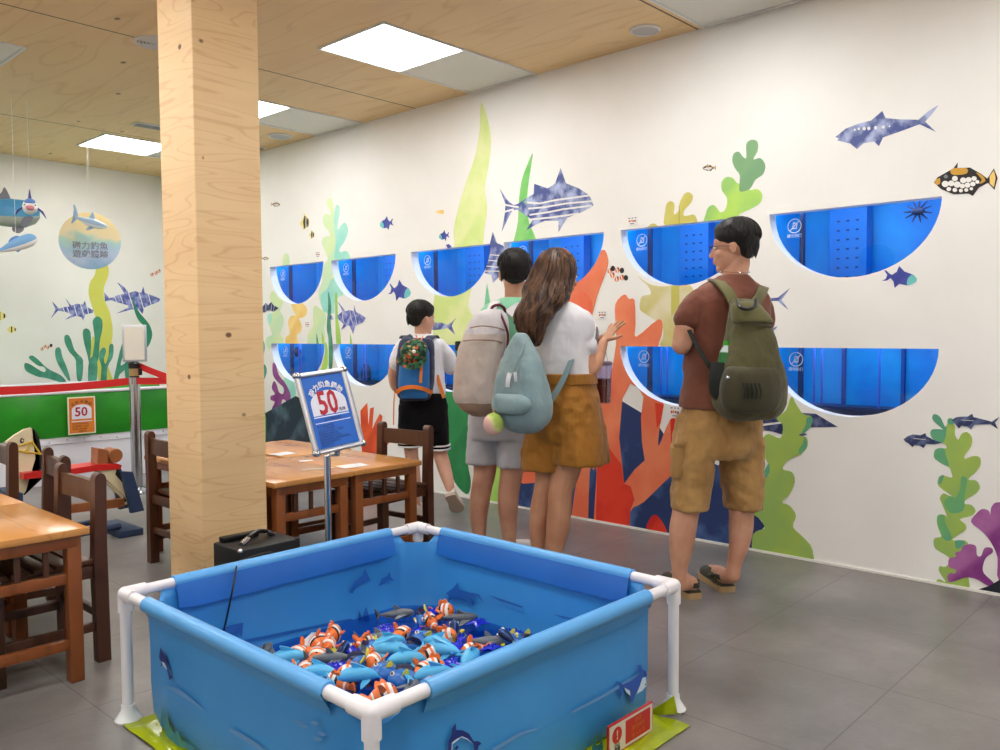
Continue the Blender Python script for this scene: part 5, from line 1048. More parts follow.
# crumpled lime flap at the right corner
bm = newbm(); fl = [at(652, 742, 2.42), at(676, 728, 2.44), at(683, 722, 2.45), at(675, 695, 2.47), at(660, 697, 2.47), at(655, 716, 2.44)]
fp = [(666, 702), (674, 696), (677, 712), (671, 716), (681, 724), (684, 732), (668, 744), (650, 750), (640, 757), (652, 738), (662, 722)]
pl_ = Plane((PX1 - .0, PY0 - .05, 0), (.75, -.66, 0), (0, 0, 1)); prism(bm, pl_, [pl_.uv(*p) for p in fp], .006); 
for v in bm.verts: v.co.z = max(v.co.z, .004)
c_ = Vector((PX1, PY0, 0))
for v in bm.verts: v.co -= c_
o = build('lime_flap', bm, LM, smooth=False); o.location = c_; tag(o, 'crumpled lime vinyl fold sticking out at the right pool corner', 'mat')
# power cable
bm = newbm(); pts = [Vector((1.655, 2.85, .1)), Vector((1.66, 2.72, .2)), Vector((1.62, 2.6, .39)), at(238, 562, 2.85), at(236.5, 567, 2.79), at(233, 588, 2.74), at(228, 612, 2.73), at(223, 635, 2.72), at(222, 645, 2.70)]
p0 = pts[0].copy(); tube(bm, [Vector(q) for q in spline([tuple(p - p0) for p in pts], 5, False)], .0032, seg=6); o = build('power_cable', bm, BKP); o.location = p0; tag(o, 'thin black cable hanging over the back rim into the pool', 'cable')

# ------------------------------------------------------------------ floating toys
OG = mat('toy_orange', (242, 122, 52), .3); TWH = mat('toy_fish_white', (236, 232, 226), .3); TBK = mat('toy_fish_black', (22, 22, 28), .3)
TB1 = mat('toy_tang_blue', (36, 108, 190), .28); TB2 = mat('toy_tang_navy', (14, 24, 70), .28); TY = mat('toy_tail_yellow', (220, 210, 60), .35)
LB = mat('toy_dolphin_blue', (84, 182, 230), .3); RB = mat('toy_royal', (26, 40, 200), .12, coat=.5); SG = mat('toy_shark_grey', (104, 112, 120), .35)
def banded(bm, prof, L, wid, hgt, matf, seg=16):
    rings = [superring(bm, (x * L, 0, z * L), Vector((0, 1, 0)), Vector((0, 0, 1)), r * L * wid, r * L * hgt, 2, seg) for x, r, z in prof]
    for i, (a, b) in enumerate(zip(rings, rings[1:])):
        for k in range(seg):
            f = bm.faces.new((a[k], a[(k + 1) % seg], b[(k + 1) % seg], b[k])); f.material_index = matf(i, k / seg)
    for r, mi in ((rings[0][::-1], matf(0, 0)), (rings[-1], matf(len(rings) - 2, 0))): f = bm.faces.new(r); f.material_index = mi
def fin(t, nm, pts, th, ms, y=0, lean=0, L=1, sm=3):
    bm = newbm(); pl = Plane((0, y, 0), (1, 0, 0), (0, lean, 1)); prism(bm, pl, spline([(a * L, b * L) for a, b in pts], sm), th); return build(nm, bm, ms, t)
def mk_clown():
    t = empty('toy_clownfish'); L = .085; bm = newbm()
    prof = [(-.5, .1, 0), (-.4, .16, 0), (-.34, .2, 0), (-.28, .24, 0), (-.12, .32, 0), (-.02, .35, 0), (.02, .36, 0), (.1, .37, 0), (.2, .36, 0), (.26, .34, 0), (.33, .31, 0), (.42, .22, 0), (.48, .12, 0), (.5, .04, 0)]
    band = {1: 1, 4: 2, 5: 1, 6: 1, 8: 1, 9: 1}; banded(bm, prof, L, .8, 1.05, lambda i, k: band.get(i, 0)); build('body', bm, [OG, TWH, TBK], t)
    fin(t, 'dorsal_fin', [(-.2, .3), (-.12, .52), (.02, .46), (.1, .55), (.22, .36)], .007, OG, L=L); fin(t, 'tail_fin', [(-.46, .05), (-.7, .28), (-.78, 0), (-.7, -.28), (-.46, -.05)], .006, OG, L=L)
    for s in (-1, 1): fin(t, 'side_fin', [(.1, .05), (-.08, .3), (-.16, .15), (-.05, -.05)], .006, OG, y=s * .026, lean=s * 1.6, L=L)
    for s in (-1, 1): bm = newbm(); ellip(bm, (.34 * L, s * .19 * L, .12 * L), (.004, .003, .005), seg=10, rings=6); build('eye', bm, TBK, t)
    return t
def mk_tang():
    t = empty('toy_bluefish'); L = .1; bm = newbm()
    prof = [(-.46, .08, 0), (-.36, .16, 0), (-.22, .26, 0), (-.05, .32, 0), (.1, .34, 0), (.24, .31, 0), (.36, .24, 0), (.45, .14, 0), (.5, .04, 0)]
    banded(bm, prof, L, .6, 1.0, lambda i, k: 1 if i < 5 and (.08 < k < .2 or .3 < k < .42) else 0); build('body', bm, [TB1, TB2], t)
    fin(t, 'dorsal_fin', [(-.4, .12), (-.25, .38), (.1, .44), (.25, .3), (0, .3)], .006, TB2, L=L); fin(t, 'tail_fin', [(-.42, .04), (-.66, .28), (-.62, 0), (-.66, -.28), (-.42, -.04)], .006, TY, L=L)
    for s in (-1, 1): fin(t, 'side_fin', [(.08, .0), (-.08, .2), (-.14, .05)], .005, TY, y=s * .02, lean=s * 1.5, L=L)
    for s in (-1, 1):
        bm = newbm(); ellip(bm, (.34 * L, s * .13 * L, .12 * L), (.0075, .005, .008), seg=12, rings=8); e = build('eye', bm, TWH, t)
        bm = newbm(); ellip(bm, (.36 * L, s * .175 * L, .12 * L), (.0035, .003, .004), seg=8, rings=6); build('pupil', bm, TBK, e)
    return t
def mk_dolph():
    t = empty('toy_dolphin'); bm = newbm(); L = .15; rings = []
    for k in range(13):
        u = k / 12; a = (u - .5) * 2.0; r = .02 * math.sin(PI * min(1, u * 1.05 + .04)) ** .7 + .002
        p = Vector((L * .5 * math.sin(a) * 1.05, 0, -.035 * (1 - math.cos(a)) + .02)); T_ = Vector((math.cos(a), 0, -math.sin(a) * .45)).normalized(); U = Vector((0, 1, 0)); V = T_.cross(U)
        rings.append(superring(bm, p, U, V, r * 1.15, r, 2, 14))
    skin(bm, rings); build('body', bm, LB, t)
    fin(t, 'dorsal_fin', [(-.015, .035), (-.03, .058), (.02, .038)], .006, LB, sm=3)
    bm = newbm(); pl = Plane((-.078, 0, -.0), (1, 0, -.3), (0, 1, 0)); prism(bm, pl, spline([(.01, 0), (-.02, .035), (-.012, 0), (-.02, -.035)], 3), .006); build('tail_fluke', bm, LB, t)
    for s in (-1, 1): bm = newbm(); pl = Plane((.02, s * .018, .008), (1, 0, 0), (0, s, -.3)); prism(bm, pl, spline([(.012, 0), (-.02, .035), (-.012, 0)], 3), .005); build('flipper', bm, LB, t)
    return t
def mk_star():
    t = empty('toy_starfish'); bm = newbm(); n = 10; vs = []
    top = bm.verts.new((0, 0, .018)); bot = bm.verts.new((0, 0, -.006)); rim = []
    for k in range(n):
        a = 2 * PI * k / n; r = .052 if k % 2 == 0 else .024; rim.append(bm.verts.new((r * math.cos(a), r * math.sin(a), .006 if k % 2 else .003)))
    for k in range(n): bm.faces.new((top, rim[k], rim[(k + 1) % n])); bm.faces.new((bot, rim[(k + 1) % n], rim[k]))
    bmesh.ops.subdivide_edges(bm, edges=bm.edges[:], cuts=1, use_grid_fill=True, smooth=.4); build('body', bm, RB, t, angle=70)
    bm = newbm()
    for k in range(5):
        for q in (1, 2): a = 2 * PI * k / 5; ellip(bm, (.013 * q * math.cos(a), .013 * q * math.sin(a), .02 - q * .004), (.003, .003, .003), seg=6, rings=4)
    build('knobs', bm, RB, t)['kind'] = 'stuff'; return t
def mk_shark():
    t = empty('toy_shark'); bm = newbm(); L = .13
    prof = [(-.5, .02, .02), (-.4, .05, .01), (-.2, .1, 0), (0, .14, 0), (.2, .14, 0), (.35, .11, 0), (.45, .07, 0), (.5, .02, 0)]
    banded(bm, prof, L, .9, 1.0, lambda i, k: 1 if .58 < k < .92 else 0); build('body', bm, [SG, TWH], t)
    fin(t, 'dorsal_fin', [(-.06, .1), (-.08, .28), (.12, .12)], .005, SG, L=L); fin(t, 'tail_fin', [(-.46, .02), (-.64, .22), (-.56, .02), (-.6, -.12)], .005, SG, L=L)
    for s in (-1, 1): bm = newbm(); pl = Plane((.02, s * .014, 0), (1, 0, 0), (0, s, -.2)); prism(bm, pl, spline([(.02, 0), (-.03, .035), (-.012, 0)], 3), .004); build('side_fin', bm, SG, t)
    return t
protos = {'c': mk_clown(), 't': mk_tang(), 'd': mk_dolph(), 's': mk_star(), 'k': mk_shark()}; pused = {}
info = {'c': ('orange and white toy clownfish', 'toy clownfish in the blue pool'), 't': ('blue and navy toy fish with yellow tail', 'blue toy fish in the blue pool'), 'd': ('light blue toy dolphin', 'light blue toys in the blue pool'), 's': ('glossy royal blue toy starfish', 'royal blue toys in the blue pool'), 'k': ('grey toy shark', 'grey toy sharks in the blue pool')}
P2 = (250, 580, 5); P3 = (380, 580, 5)
toys = []
def T2(k, x, y, place, r=None, dz=0): toys.append((k, P2[0] + x / 5, P2[1] + y / 5, place, r, dz))
def T3(k, x, y, place, r=None, dz=0): toys.append((k, P3[0] + x / 5, P3[1] + y / 5, place, r, dz))
T2('c', 255, 365, 'leftmost of its kind, alone below the white tray'); T2('c', 345, 340, 'right of the white tray', None, .012); T2('c', 415, 305, 'topmost of the left bunch', None, .016); T2('c', 345, 378, 'at the bottom of the left bunch'); T2('c', 395, 345, 'in the middle of the left bunch', None, .008)
T2('c', 570, 318, 'upright above the light blue toys'); T2('c', 625, 408, 'centre of the pool, large and side on'); T2('c', 270, 455, 'at the left edge of the floating heap'); T2('c', 665, 580, 'nearest to the front pipe corner'); T2('c', 440, 515, 'showing its round belly near the front'); T2('c', 500, 490, 'half hidden beside the round-bellied one')
T2('c', 750, 285, 'in the back row of the heap'); T2('c', 905, 215, 'in the far group of the pool'); T2('c', 885, 385, 'tail up at the right side of the heap'); T2('c', 855, 465, 'low on the right side of the heap'); T2('c', 925, 445, 'pale one low on the right of the heap'); T2('c', 920, 500, 'peeping over the right rim')
T3('c', 345, 160, 'farthest back beside the grey shark'); T3('c', 325, 290, 'on the right behind the light blue dolphins'); T3('c', 460, 350, 'rightmost of its kind')
T2('t', 460, 370, 'left among the orange bunch'); T2('t', 540, 425, 'left of the centre clownfish', -2.2); T2('t', 680, 465, 'in front of the centre clownfish', 3.4); T2('t', 770, 490, 'near the front right rim', 3.3); T2('t', 620, 335, 'behind the light blue toys at left'); T2('t', 800, 355, 'with a big eye in the middle', 3.6); T2('t', 880, 300, 'in the right back of the heap', 3.2)
T3('t', 215, 205, 'far back in the shade'); T3('t', 370, 270, 'white-eyed at the back right'); T3('t', 640, 300, 'at the right end of the heap'); T3('t', 770, 285, 'farthest right, against the pool wall', 3.2); T3('t', 700, 320, 'beside the farthest right one')
T2('d', 195, 415, 'leftmost in the pool', .3); T2('d', 350, 490, 'below the leftmost one', -.3); T2('d', 545, 510, 'at the front of the heap', .2); T2('d', 700, 330, 'upper one in the centre', .5); T2('d', 700, 375, 'middle one in the centre', 2.8); T2('d', 790, 415, 'lower one in the centre', .2); T2('d', 930, 350, 'right of the centre', 2.4); T3('d', 320, 375, 'on the right half', -.5); T3('d', 450, 410, 'rightmost light one', 1.2); T2('d', 930, 490, 'hugging the right rim', .3)
T2('s', 700, 255, 'back left of the heap'); T2('s', 500, 365, 'behind the left blue fish'); T2('s', 450, 455, 'at the front left', None, .004); T2('s', 860, 265, 'back middle of the heap'); T2('s', 910, 175, 'farthest back'); T3('s', 430, 300, 'right of the back clownfish'); T3('s', 380, 350, 'between the light dolphins'); T3('s', 345, 435, 'low on the right'); T3('s', 560, 355, 'right of the rightmost clownfish'); T3('s', 520, 215, 'in the far right group'); T3('s', 690, 270, 'near the right pool wall'); T3('s', 20, 255, 'in the back row left of the middle')
T2('k', 395, 415, 'in the left half of the heap', .2, .01); T2('k', 640, 290, 'lying behind the upright clownfish', .1); T2('k', 575, 380, 'in the centre beside the big clownfish', .2); T2('k', 735, 175, 'farthest left at the back wall', .1); T3('k', 430, 185, 'in the far group by the back wall', 0); T3('k', 540, 305, 'in the right half of the heap', .1); T2('k', 800, 545, 'poking out at the front rim', 1.2); T2('k', 30, 345, 'alone in the left corner of the pool', 1.4)
rnd = random.Random(11); used_labels = {}
for k, px, py, place, r, dz in toys:
    p = floor_pt(px, py, WZ + .012)
    p.x = min(max(p.x, PX0 + .09), PX1 - .12); p.y = min(max(p.y, PY0 + .09), PY1 - .12)
    t = protos[k] if k not in pused else copy_tree(protos[k]); pused[k] = 1
    t.location = (p.x, p.y, WZ + .01 + dz + rnd.uniform(0, .01)); rz = r if r is not None else rnd.uniform(0, 6.28)
    tilt_ = rnd.uniform(-.35, .35)
    t.rotation_euler = (tilt_ + (rnd.choice((0, .5, -.5, 1.1)) if k in 'ct' else 0), rnd.uniform(-.3, .15) if k in 'ct' else rnd.uniform(-.1, .1), rz - .75 if r is not None else rz)
    tag(t, info[k][0] + ' ' + place, 'toy fish' if k != 's' else 'toy starfish', info[k][1])
p = floor_pt(315, 641, WZ + .012); p.z = WZ + .012; t = empty('float_tray', p, .6, 'small white float tray with a green dot behind the left clownfish bunch', 'tray')
bm = newbm(); box(bm, (0, 0, 0), (.12, .07, .02), bev=.006); build('tray', bm, TWH, t); bm = newbm(); lathe(bm, [(.001, .0105), (.014, .0105), (.014, .012), (.001, .012)], seg=16); build('green_dot', bm, mat('dot_green', (90, 130, 60), .5), t)
# white clip on the left rim
# ================================================================== PEOPLE
RIGHT = M3 @ Vector((1, 0, 0)); RIGHT.z = 0; RIGHT.normalize()
FW = Vector((FWD.x, FWD.y, 0)).normalized(); UP = Vector((0, 0, 1))
def azd(deg):  # body heading measured from the view direction, positive = turned to picture left
    a = R(deg); return (FW * math.cos(a) - RIGHT * math.sin(a)).normalized()
def add_mods(o, vox=.006, sm=3, disp=0, dscale=.06):
    m = o.modifiers.new('remesh', 'REMESH'); m.mode = 'VOXEL'; m.voxel_size = vox; m.use_smooth_shade = True
    if sm: s = o.modifiers.new('smooth', 'SMOOTH'); s.factor = .5; s.iterations = sm
    if disp:
        t = bpy.data.textures.new('folds', 'CLOUDS'); t.noise_scale = dscale; t.noise_depth = 2
        d = o.modifiers.new('folds', 'DISPLACE'); d.texture = t; d.strength = disp; d.mid_level = .35; d.texture_coords = 'LOCAL'
    return o
def ribbon(bm, pts, w, th, nrm, mi=0):
    pts = [Vector(p) for p in spline([tuple(p) for p in pts], 4, False)]; rings = []; n = len(pts); ns = nrm if isinstance(nrm, list) else [nrm]
    for i, p in enumerate(pts):
        d = (pts[min(i + 1, n - 1)] - pts[max(i - 1, 0)]).normalized(); nn = ns[min(len(ns) - 1, int(i / n * len(ns)))]
        s = d.cross(nn).normalized(); m = s.cross(d).normalized()
        rings.append([bm.verts.new(p + s * w / 2 + m * th / 2), bm.verts.new(p + s * w / 2 - m * th / 2), bm.verts.new(p - s * w / 2 - m * th / 2), bm.verts.new(p - s * w / 2 + m * th / 2)])
    skin(bm, rings, mi=mi)
class Person:
    def __init__(s, d0, loc, az, label):
        s.d0 = d0; s.loc = Vector(loc); s.f = azd(az); s.r = s.f.cross(UP).normalized()
        s.root = empty('person', s.loc, 0, label, 'person')
    def J(s, x, y, dd=0): return at(x, y, s.d0 + dd)
    def add(s, name, bm, m, **kw):
        for v in bm.verts: v.co -= s.loc
        return build(name, bm, m, s.root, **kw)
    def trunk(s, bm, rows, n=2.3):
        rows = spline([tuple(r) for r in rows], 3, False); rings = []
        for px, py, dd, rx, ry in rows: rings.append(superring(bm, s.J(px, py, dd), s.r, s.f, rx, ry, n, 28))
        skin(bm, rings)
    def limb(s, bm, pts, rs, **kw):
        q = spline([(*s.J(*p), r) for p, r in zip(pts, rs)], 3, False)
        tube(bm, [Vector(a[:3]) for a in q], [a[3] for a in q], seg=14, dome=True, **kw)
def top_add(name, c, bm, m, label, cat, parent=None, **kw):
    for v in bm.verts: v.co -= c
    o = build(name, bm, m, parent, **kw)
    if parent is None: o.location = c; tag(o, label, cat)
    return o
def head(bm, c, f, k=1.0, tilt=0):
    """skull, jaw, nose, lips, brow and ears, facing f"""
    f = (f * math.cos(tilt) + UP * math.sin(tilt)).normalized(); r = f.cross(UP).normalized(); u = r.cross(f); M = Matrix((r, f, u)).transposed()
    P = lambda x, y, z: c + M @ Vector((x * k, y * k, z * k))
    E = lambda p, q: ellip(bm, P(*p), tuple(a * k for a in q), M, seg=18, rings=12)
    E((0, -.012, .035), (.075, .094, .085)); E((0, .02, -.035), (.057, .068, .072)); E((0, .05, -.088), (.03, .03, .022)); E((0, .062, .03), (.052, .025, .03)); E((0, .074, .022), (.045, .014, .009))
    tube(bm, [P(0, .082, .012), P(0, .094, -.013), P(0, .099, -.028)], [.007 * k, .010 * k, .012 * k], seg=10, dome=True)
    E((0, .083, -.052), (.021, .011, .006)); E((0, .081, -.064), (.018, .011, .007))
    for s in (-1, 1):
        E((s * .036, .055, -.025), (.022, .02, .02)); E((s * .076, -.008, -.006), (.007, .016, .027)); E((s * .081, -.015, .006), (.005, .012, .014))
    return P, M
def eyes(person, P, M, k=1.0):
    for s in (-1, 1):
        bm = newbm(); ellip(bm, P(s * .03, .078, .004), (.012 * k, .009 * k, .007 * k), M, seg=12, rings=8); e = person.add('eye', bm, mat('eye_white', (236, 232, 228), .2))
        bm = newbm(); ellip(bm, P(s * .03, .0845, .004), (.0055 * k, .004 * k, .0055 * k), M, seg=10, rings=6); 
        for v in bm.verts: v.co -= person.loc
        build('iris', bm, mat('iris_dark', (30, 20, 16), .1), e)
def short_hair(person, P, M, k, m, seed=1, n=420):
    bm = newbm(); E = lambda p, q: ellip(bm, P(*p), tuple(a * k for a in q), M, seg=20, rings=14)
    E((0, -.022, .055), (.087, .1, .082)); E((0, -.058, .012), (.073, .047, .066)); E((0, .04, .082), (.068, .046, .04));
    E((0, .01, .062), (.084, .075, .06))
    o = person.add('hair', bm, m); add_mods(o, .006, 12)
    rn = random.Random(seed); bm = newbm(); Mi = lambda v: M @ v
    for i in range(n):
        a = rn.uniform(0, 2 * PI); t = rn.uniform(.05, 1.0); pts = []
        for j in range(4):
            th = t * 1.25 + j * .17; y_ = math.cos(a); x_ = math.sin(a)
            if y_ > .35: th = min(th, 1.2)
            else: th = min(th, 1.95)
            q = Vector((x_ * math.sin(th) * .09, -.022 + y_ * math.sin(th) * (.112 if y_ > 0 else .1), .052 + math.cos(th) * .088)); pts.append(P(*q))
        tube(bm, pts, [.0045 * k, .005 * k, .004 * k, .001 * k], seg=5)
    for i in range(n // 3):
        a = rn.uniform(-1.25, 1.25); z = rn.uniform(.0, .05); pts = [P(math.sin(a) * .077, -.06 - math.cos(a) * .05 + j * .004, z - j * .016) for j in range(4)]
        tube(bm, pts, [.0045 * k, .0045 * k, .003 * k, .001 * k], seg=5)
    for v in bm.verts: v.co -= person.loc
    h = build('hair_strands', bm, m, o); h['kind'] = 'stuff'
def hand(bm, wrist, d, nrm, k=1.0, curl=(.35, .4, .45, .5), spread=.16, thumb=1):
    """palm with four bent fingers and a side thumb; d = towards fingertips, nrm = back of the hand"""
    d = d.normalized(); nrm = (nrm - d * nrm.dot(d)).normalized(); sd = d.cross(nrm).normalized() * thumb
    pc_ = wrist + d * .045 * k; M = Matrix((sd, d, nrm)).transposed(); ellip(bm, pc_, (.036 * k, .052 * k, .015 * k), M, seg=16, rings=10)
    ellip(bm, wrist + d * .072 * k, (.036 * k, .022 * k, .013 * k), M, seg=14, rings=8)
    for i, ln in enumerate((.068, .076, .071, .056)):
        o = (1.5 - i) * .0185 * k; a = (1.5 - i) * spread; p = wrist + d * (.084 - .004 * abs(1.5 - i)) * k + sd * o
        dd_ = (d * math.cos(a) + sd * math.sin(a)).normalized(); pts = [p - dd_ * .012 * k]; ang = 0
        for seg_, cu in ((.42, .5), (.32, 1.0), (.26, .8)):
            pts.append(pts[-1] + (dd_ * math.cos(ang) - nrm * math.sin(ang)) * ln * seg_ * k + (dd_ * .012 * k if len(pts) == 1 else Vector())); ang += curl[i] * cu
        tube(bm, pts, [.0085 * k, .0082 * k, .0075 * k, .0062 * k], seg=8, dome=True)
    b = wrist + d * .022 * k + sd * .024 * k; t1 = (d * .55 + sd * .8 - nrm * .25).normalized(); t2 = (d * .85 + sd * .35 - nrm * .4).normalized()
    tube(bm, [b, b + t1 * .036 * k, b + t1 * .036 * k + t2 * .032 * k], [.013 * k, .0105 * k, .008 * k], seg=8, dome=True)
def shoe(person, heel, toe, up, kind, mu, ms, w=.048):
    ax = (toe - heel); L = ax.length; ax.normalize(); lat = ax.cross(up).normalized(); up = lat.cross(ax).normalized()
    prof = [(-.02, .02), (.0, .62), (.08, .78), (.25, .74), (.45, .8), (.65, .98), (.8, .96), (.93, .7), (1.0, .3), (1.01, .02)]
    def outl(g=1.0): return [(u * L, v * w * g) for u, v in prof] + [(u * L, -v * w * g) for u, v in prof[::-1]]
    pl = Plane(heel + up * .013, ax, lat); bm = newbm(); o1 = spline(outl(1.06), 2); prism(bm, pl, o1, .026); sole = person.add('shoe_sole', bm, ms, angle=50)
    bm = newbm(); rings = []
    st = [(.0, .62, .055), (.1, .8, .06), (.28, .76, .062), (.45, .8, .058), (.62, .95, .05), (.78, .95, .042), (.92, .68, .03), (1.0, .25, .012)]
    if kind == 'clog': st = [(.0, .66, .016), (.1, .82, .018), (.3, .8, .022), (.4, .82, .034), (.46, .86, .06)] + st[4:]
    for u, v, hh in st:
        c = heel + ax * (u * L) + up * .022; n = 12; rr = []
        for j in range(n + 1):
            a = PI * j / n; rr.append(bm.verts.new(c + lat * math.cos(a) * v * w + up * (math.sin(a) ** .7 * hh if math.sin(a) > 0 else 0)))
        rr.append(bm.verts.new(c - up * .006)); rings.append(rr)
    skin(bm, rings); up_ = person.add('shoe_upper', bm, mu, angle=60)
    if kind == 'clog':
        bm = newbm(); ribbon(bm, [heel + ax * .42 * L + lat * w * .8 + up * .055, heel + ax * .15 * L + lat * w * .8 + up * .062, heel - ax * .015 + up * .062, heel + ax * .15 * L - lat * w * .8 + up * .062, heel + ax * .42 * L - lat * w * .8 + up * .055], .022, .005, ax); person.add('heel_strap', bm, mu)
SKM = mat('skin_light', (212, 160, 132), .5, c2=(192, 138, 112), nscale=9, bump=.03); SKW = mat('skin_tan', (200, 148, 116), .5, c2=(180, 126, 96), nscale=9, bump=.03)
SKB = mat('skin_boy', (226, 176, 150), .5, c2=(212, 158, 132), nscale=9)
HBK = mat('hair_black', (14, 13, 14), .5, c2=(26, 23, 23), nscale=60, spec=.35); 
def fab(name, a, b, ns=6, bump=.5, bs=7, rough=.85, stretch=(1, 1, .45)): return mat(name, a, rough, c2=b, nscale=ns, bump=bump, bscale=bs, stretch=stretch, sheen=.15)

# ------------------------------------------------ man in the brown shirt
m1 = Person(3.67, (3.36, 1.9, 0), 17, 'man in brown t-shirt and tan cropped shorts looking left with folded arms'); J = m1.J
bm = newbm(); hc = J(733.5, 248.5, 0); hf = azd(66); P, MH = head(bm, hc, hf, .96, -.02)
m1.limb(bm, [(738, 262, .0), (735, 276, .0), (732, 292, 0)], [.052, .054, .062])
m1.trunk(bm, [(732, 288, 0, .1, .07), (729, 303, 0, .17, .1), (726, 340, 0, .165, .105), (721, 400, 0, .145, .1), (718, 425, 0, .15, .11)])
m1.limb(bm, [(703, 300, -.05), (687, 320, -.07), (682, 345, -.07)], [.034, .042, .042]); m1.limb(bm, [(681, 345, -.07), (692, 343, .06), (712, 336, .17), (735, 328, .2)], [.04, .038, .032, .025])
m1.limb(bm, [(759, 300, .06), (764, 325, .09), (766, 349, .12)], [.03, .038, .038]); m1.limb(bm, [(768, 349, .12), (755, 345, .2), (735, 338, .25), (718, 332, .23)], [.04, .036, .03, .024])
hand(bm, J(735, 328, .2), RIGHT, FW, .95, thumb=-1); hand(bm, J(718, 332, .23), -RIGHT, -FW * -1, .95)
hl, tl = Vector((3.245, 1.86, 0)), Vector((3.385, 2.10, 0)); hr, tr_ = Vector((3.43, 1.80, 0)), Vector((3.61, 2.02, 0))
m1.limb(bm, [(702, 425, -.02), (691, 470, -.035), (686, 510, -.045), (683, 528, -.05), (681, 550, -.05), (679.5, 568, -.05), (680, 580, -.05)], [.06, .07, .058, .058, .05, .034, .033])
m1.limb(bm, [(738, 420, .05), (741, 470, .05), (741.5, 510, .05), (741, 528, .06), (739, 545, .06), (734.5, 563, .065), (733, 573, .065)], [.09, .075, .056, .054, .045, .033, .032])
for h_, t_, a_ in ((hl, tl, (680, 580, -.05)), (hr, tr_, (733, 573, .065))):
    an = J(*a_); an.z = .09; d = (t_ - h_).normalized(); tube(bm, [h_ + d * .03 + UP * .055, h_ + d * .1 + UP * .06, h_ + d * .2 + UP * .045], [.033, .034, .026], seg=12, dome=True); tube(bm, [an, h_ + d * .045 + UP * .06], [.033, .034], seg=12, dome=True)
body = m1.add('body', bm, SKM); add_mods(body, .0045, 2)
eyes(m1, P, MH); short_hair(m1, P, MH, .96, HBK, 2)
SHB_ = fab('shirt_brown', (118, 66, 46), (104, 55, 38), bump=.7, bs=6)
bm = newbm(); m1.trunk(bm, [(734, 275.5, -.0, .062, .06), (732.5, 280, 0, .085, .075), (731, 286, -.0, .13, .09), (729, 296, 0, .178, .112), (727.5, 306, 0, .192, .125), (727, 330, 0, .186, .13), (724, 360, 0, .175, .13), (722, 385, 0, .172, .13), (720.5, 398, 0, .178, .14), (720.5, 407, 0, .182, .145)])
m1.limb(bm, [(705, 298, -.04), (693, 308, -.06), (687, 319, -.07)], [.055, .056, .056]); m1.limb(bm, [(755, 297, .06), (760, 308, .08), (763, 322, .09)], [.055, .054, .05])
o = m1.add('t_shirt', bm, SHB_); add_mods(o, .0075, 3, .014, .07)
TAN_ = fab('shorts_tan', (180, 140, 84), (158, 118, 66), ns=10, bump=.8, bs=9)
bm = newbm(); m1.trunk(bm, [(720, 396, 0, .15, .11), (719, 410, 0, .162, .125), (718, 428, 0, .173, .138), (717, 446, 0, .175, .138), (716, 456, 0, .16, .12)])
m1.trunk(bm, [(698, 415, -.02, .075, .1), (694, 445, -.03, .083, .105), (692, 475, -.035, .08, .095), (689, 509, -.045, .073, .085)]); m1.trunk(bm, [(738, 415, .03, .085, .1), (740.5, 445, .045, .09, .11), (742, 475, .05, .082, .1), (743.5, 508, .06, .072, .088)])
o = m1.add('cropped_shorts', bm, TAN_); add_mods(o, .008, 2, .022, .05); sh = o
bm = newbm(); box(bm, J(680, 445, -.11), (.012, .06, .02), Matrix((m1.f, m1.r, UP)).transposed(), bev=.003); box(bm, J(679, 462, -.1), (.02, .075, .13), Matrix((m1.f, m1.r, UP)).transposed(), bev=.008)
for v in bm.verts: v.co -= m1.loc
build('cargo_pocket', bm, TAN_, sh)
OLU = mat('shoe_olive', (62, 62, 48), .7); SOL = mat('sole_tan', (178, 148, 104), .7)
shoe(m1, hl, tl, UP, 'clog', OLU, SOL, .05); shoe(m1, hr, tr_, UP, 'clog', OLU, SOL, .05)
bm = newbm(); q = [];
for k in range(22):
    a = 2 * PI * k / 22; q.append(tuple(J(734, 279, 0) + m1.r * .068 * math.cos(a) + m1.f * .062 * math.sin(a) + UP * (.032 + .008 * math.sin(a))))
tube(bm, [Vector(p) for p in q + q[:2]], .0016, seg=5); m1.add('silver_necklace', bm, PSTL)
# glasses
bm = newbm()
for s in (-1, 1):
    tube(bm, [P(s * .033 + .021 * math.cos(a * PI / 8), .098, .002 + .017 * math.sin(a * PI / 8)) for a in range(17)], .0014, seg=5); tube(bm, [P(s * .054, .096, .006), P(s * .079, .05, .008), P(s * .08, -.005, .004)], .0014, seg=5)
tube(bm, [P(-.012, .098, .004), P(.012, .098, .004)], .0014, seg=5)
c = P(0, .09, 0); top_add('eyeglasses', c, bm, mat('glasses_metal', (60, 50, 60), .3, .8), 'thin dark-rimmed eyeglasses on the man in the brown t-shirt', 'glasses')

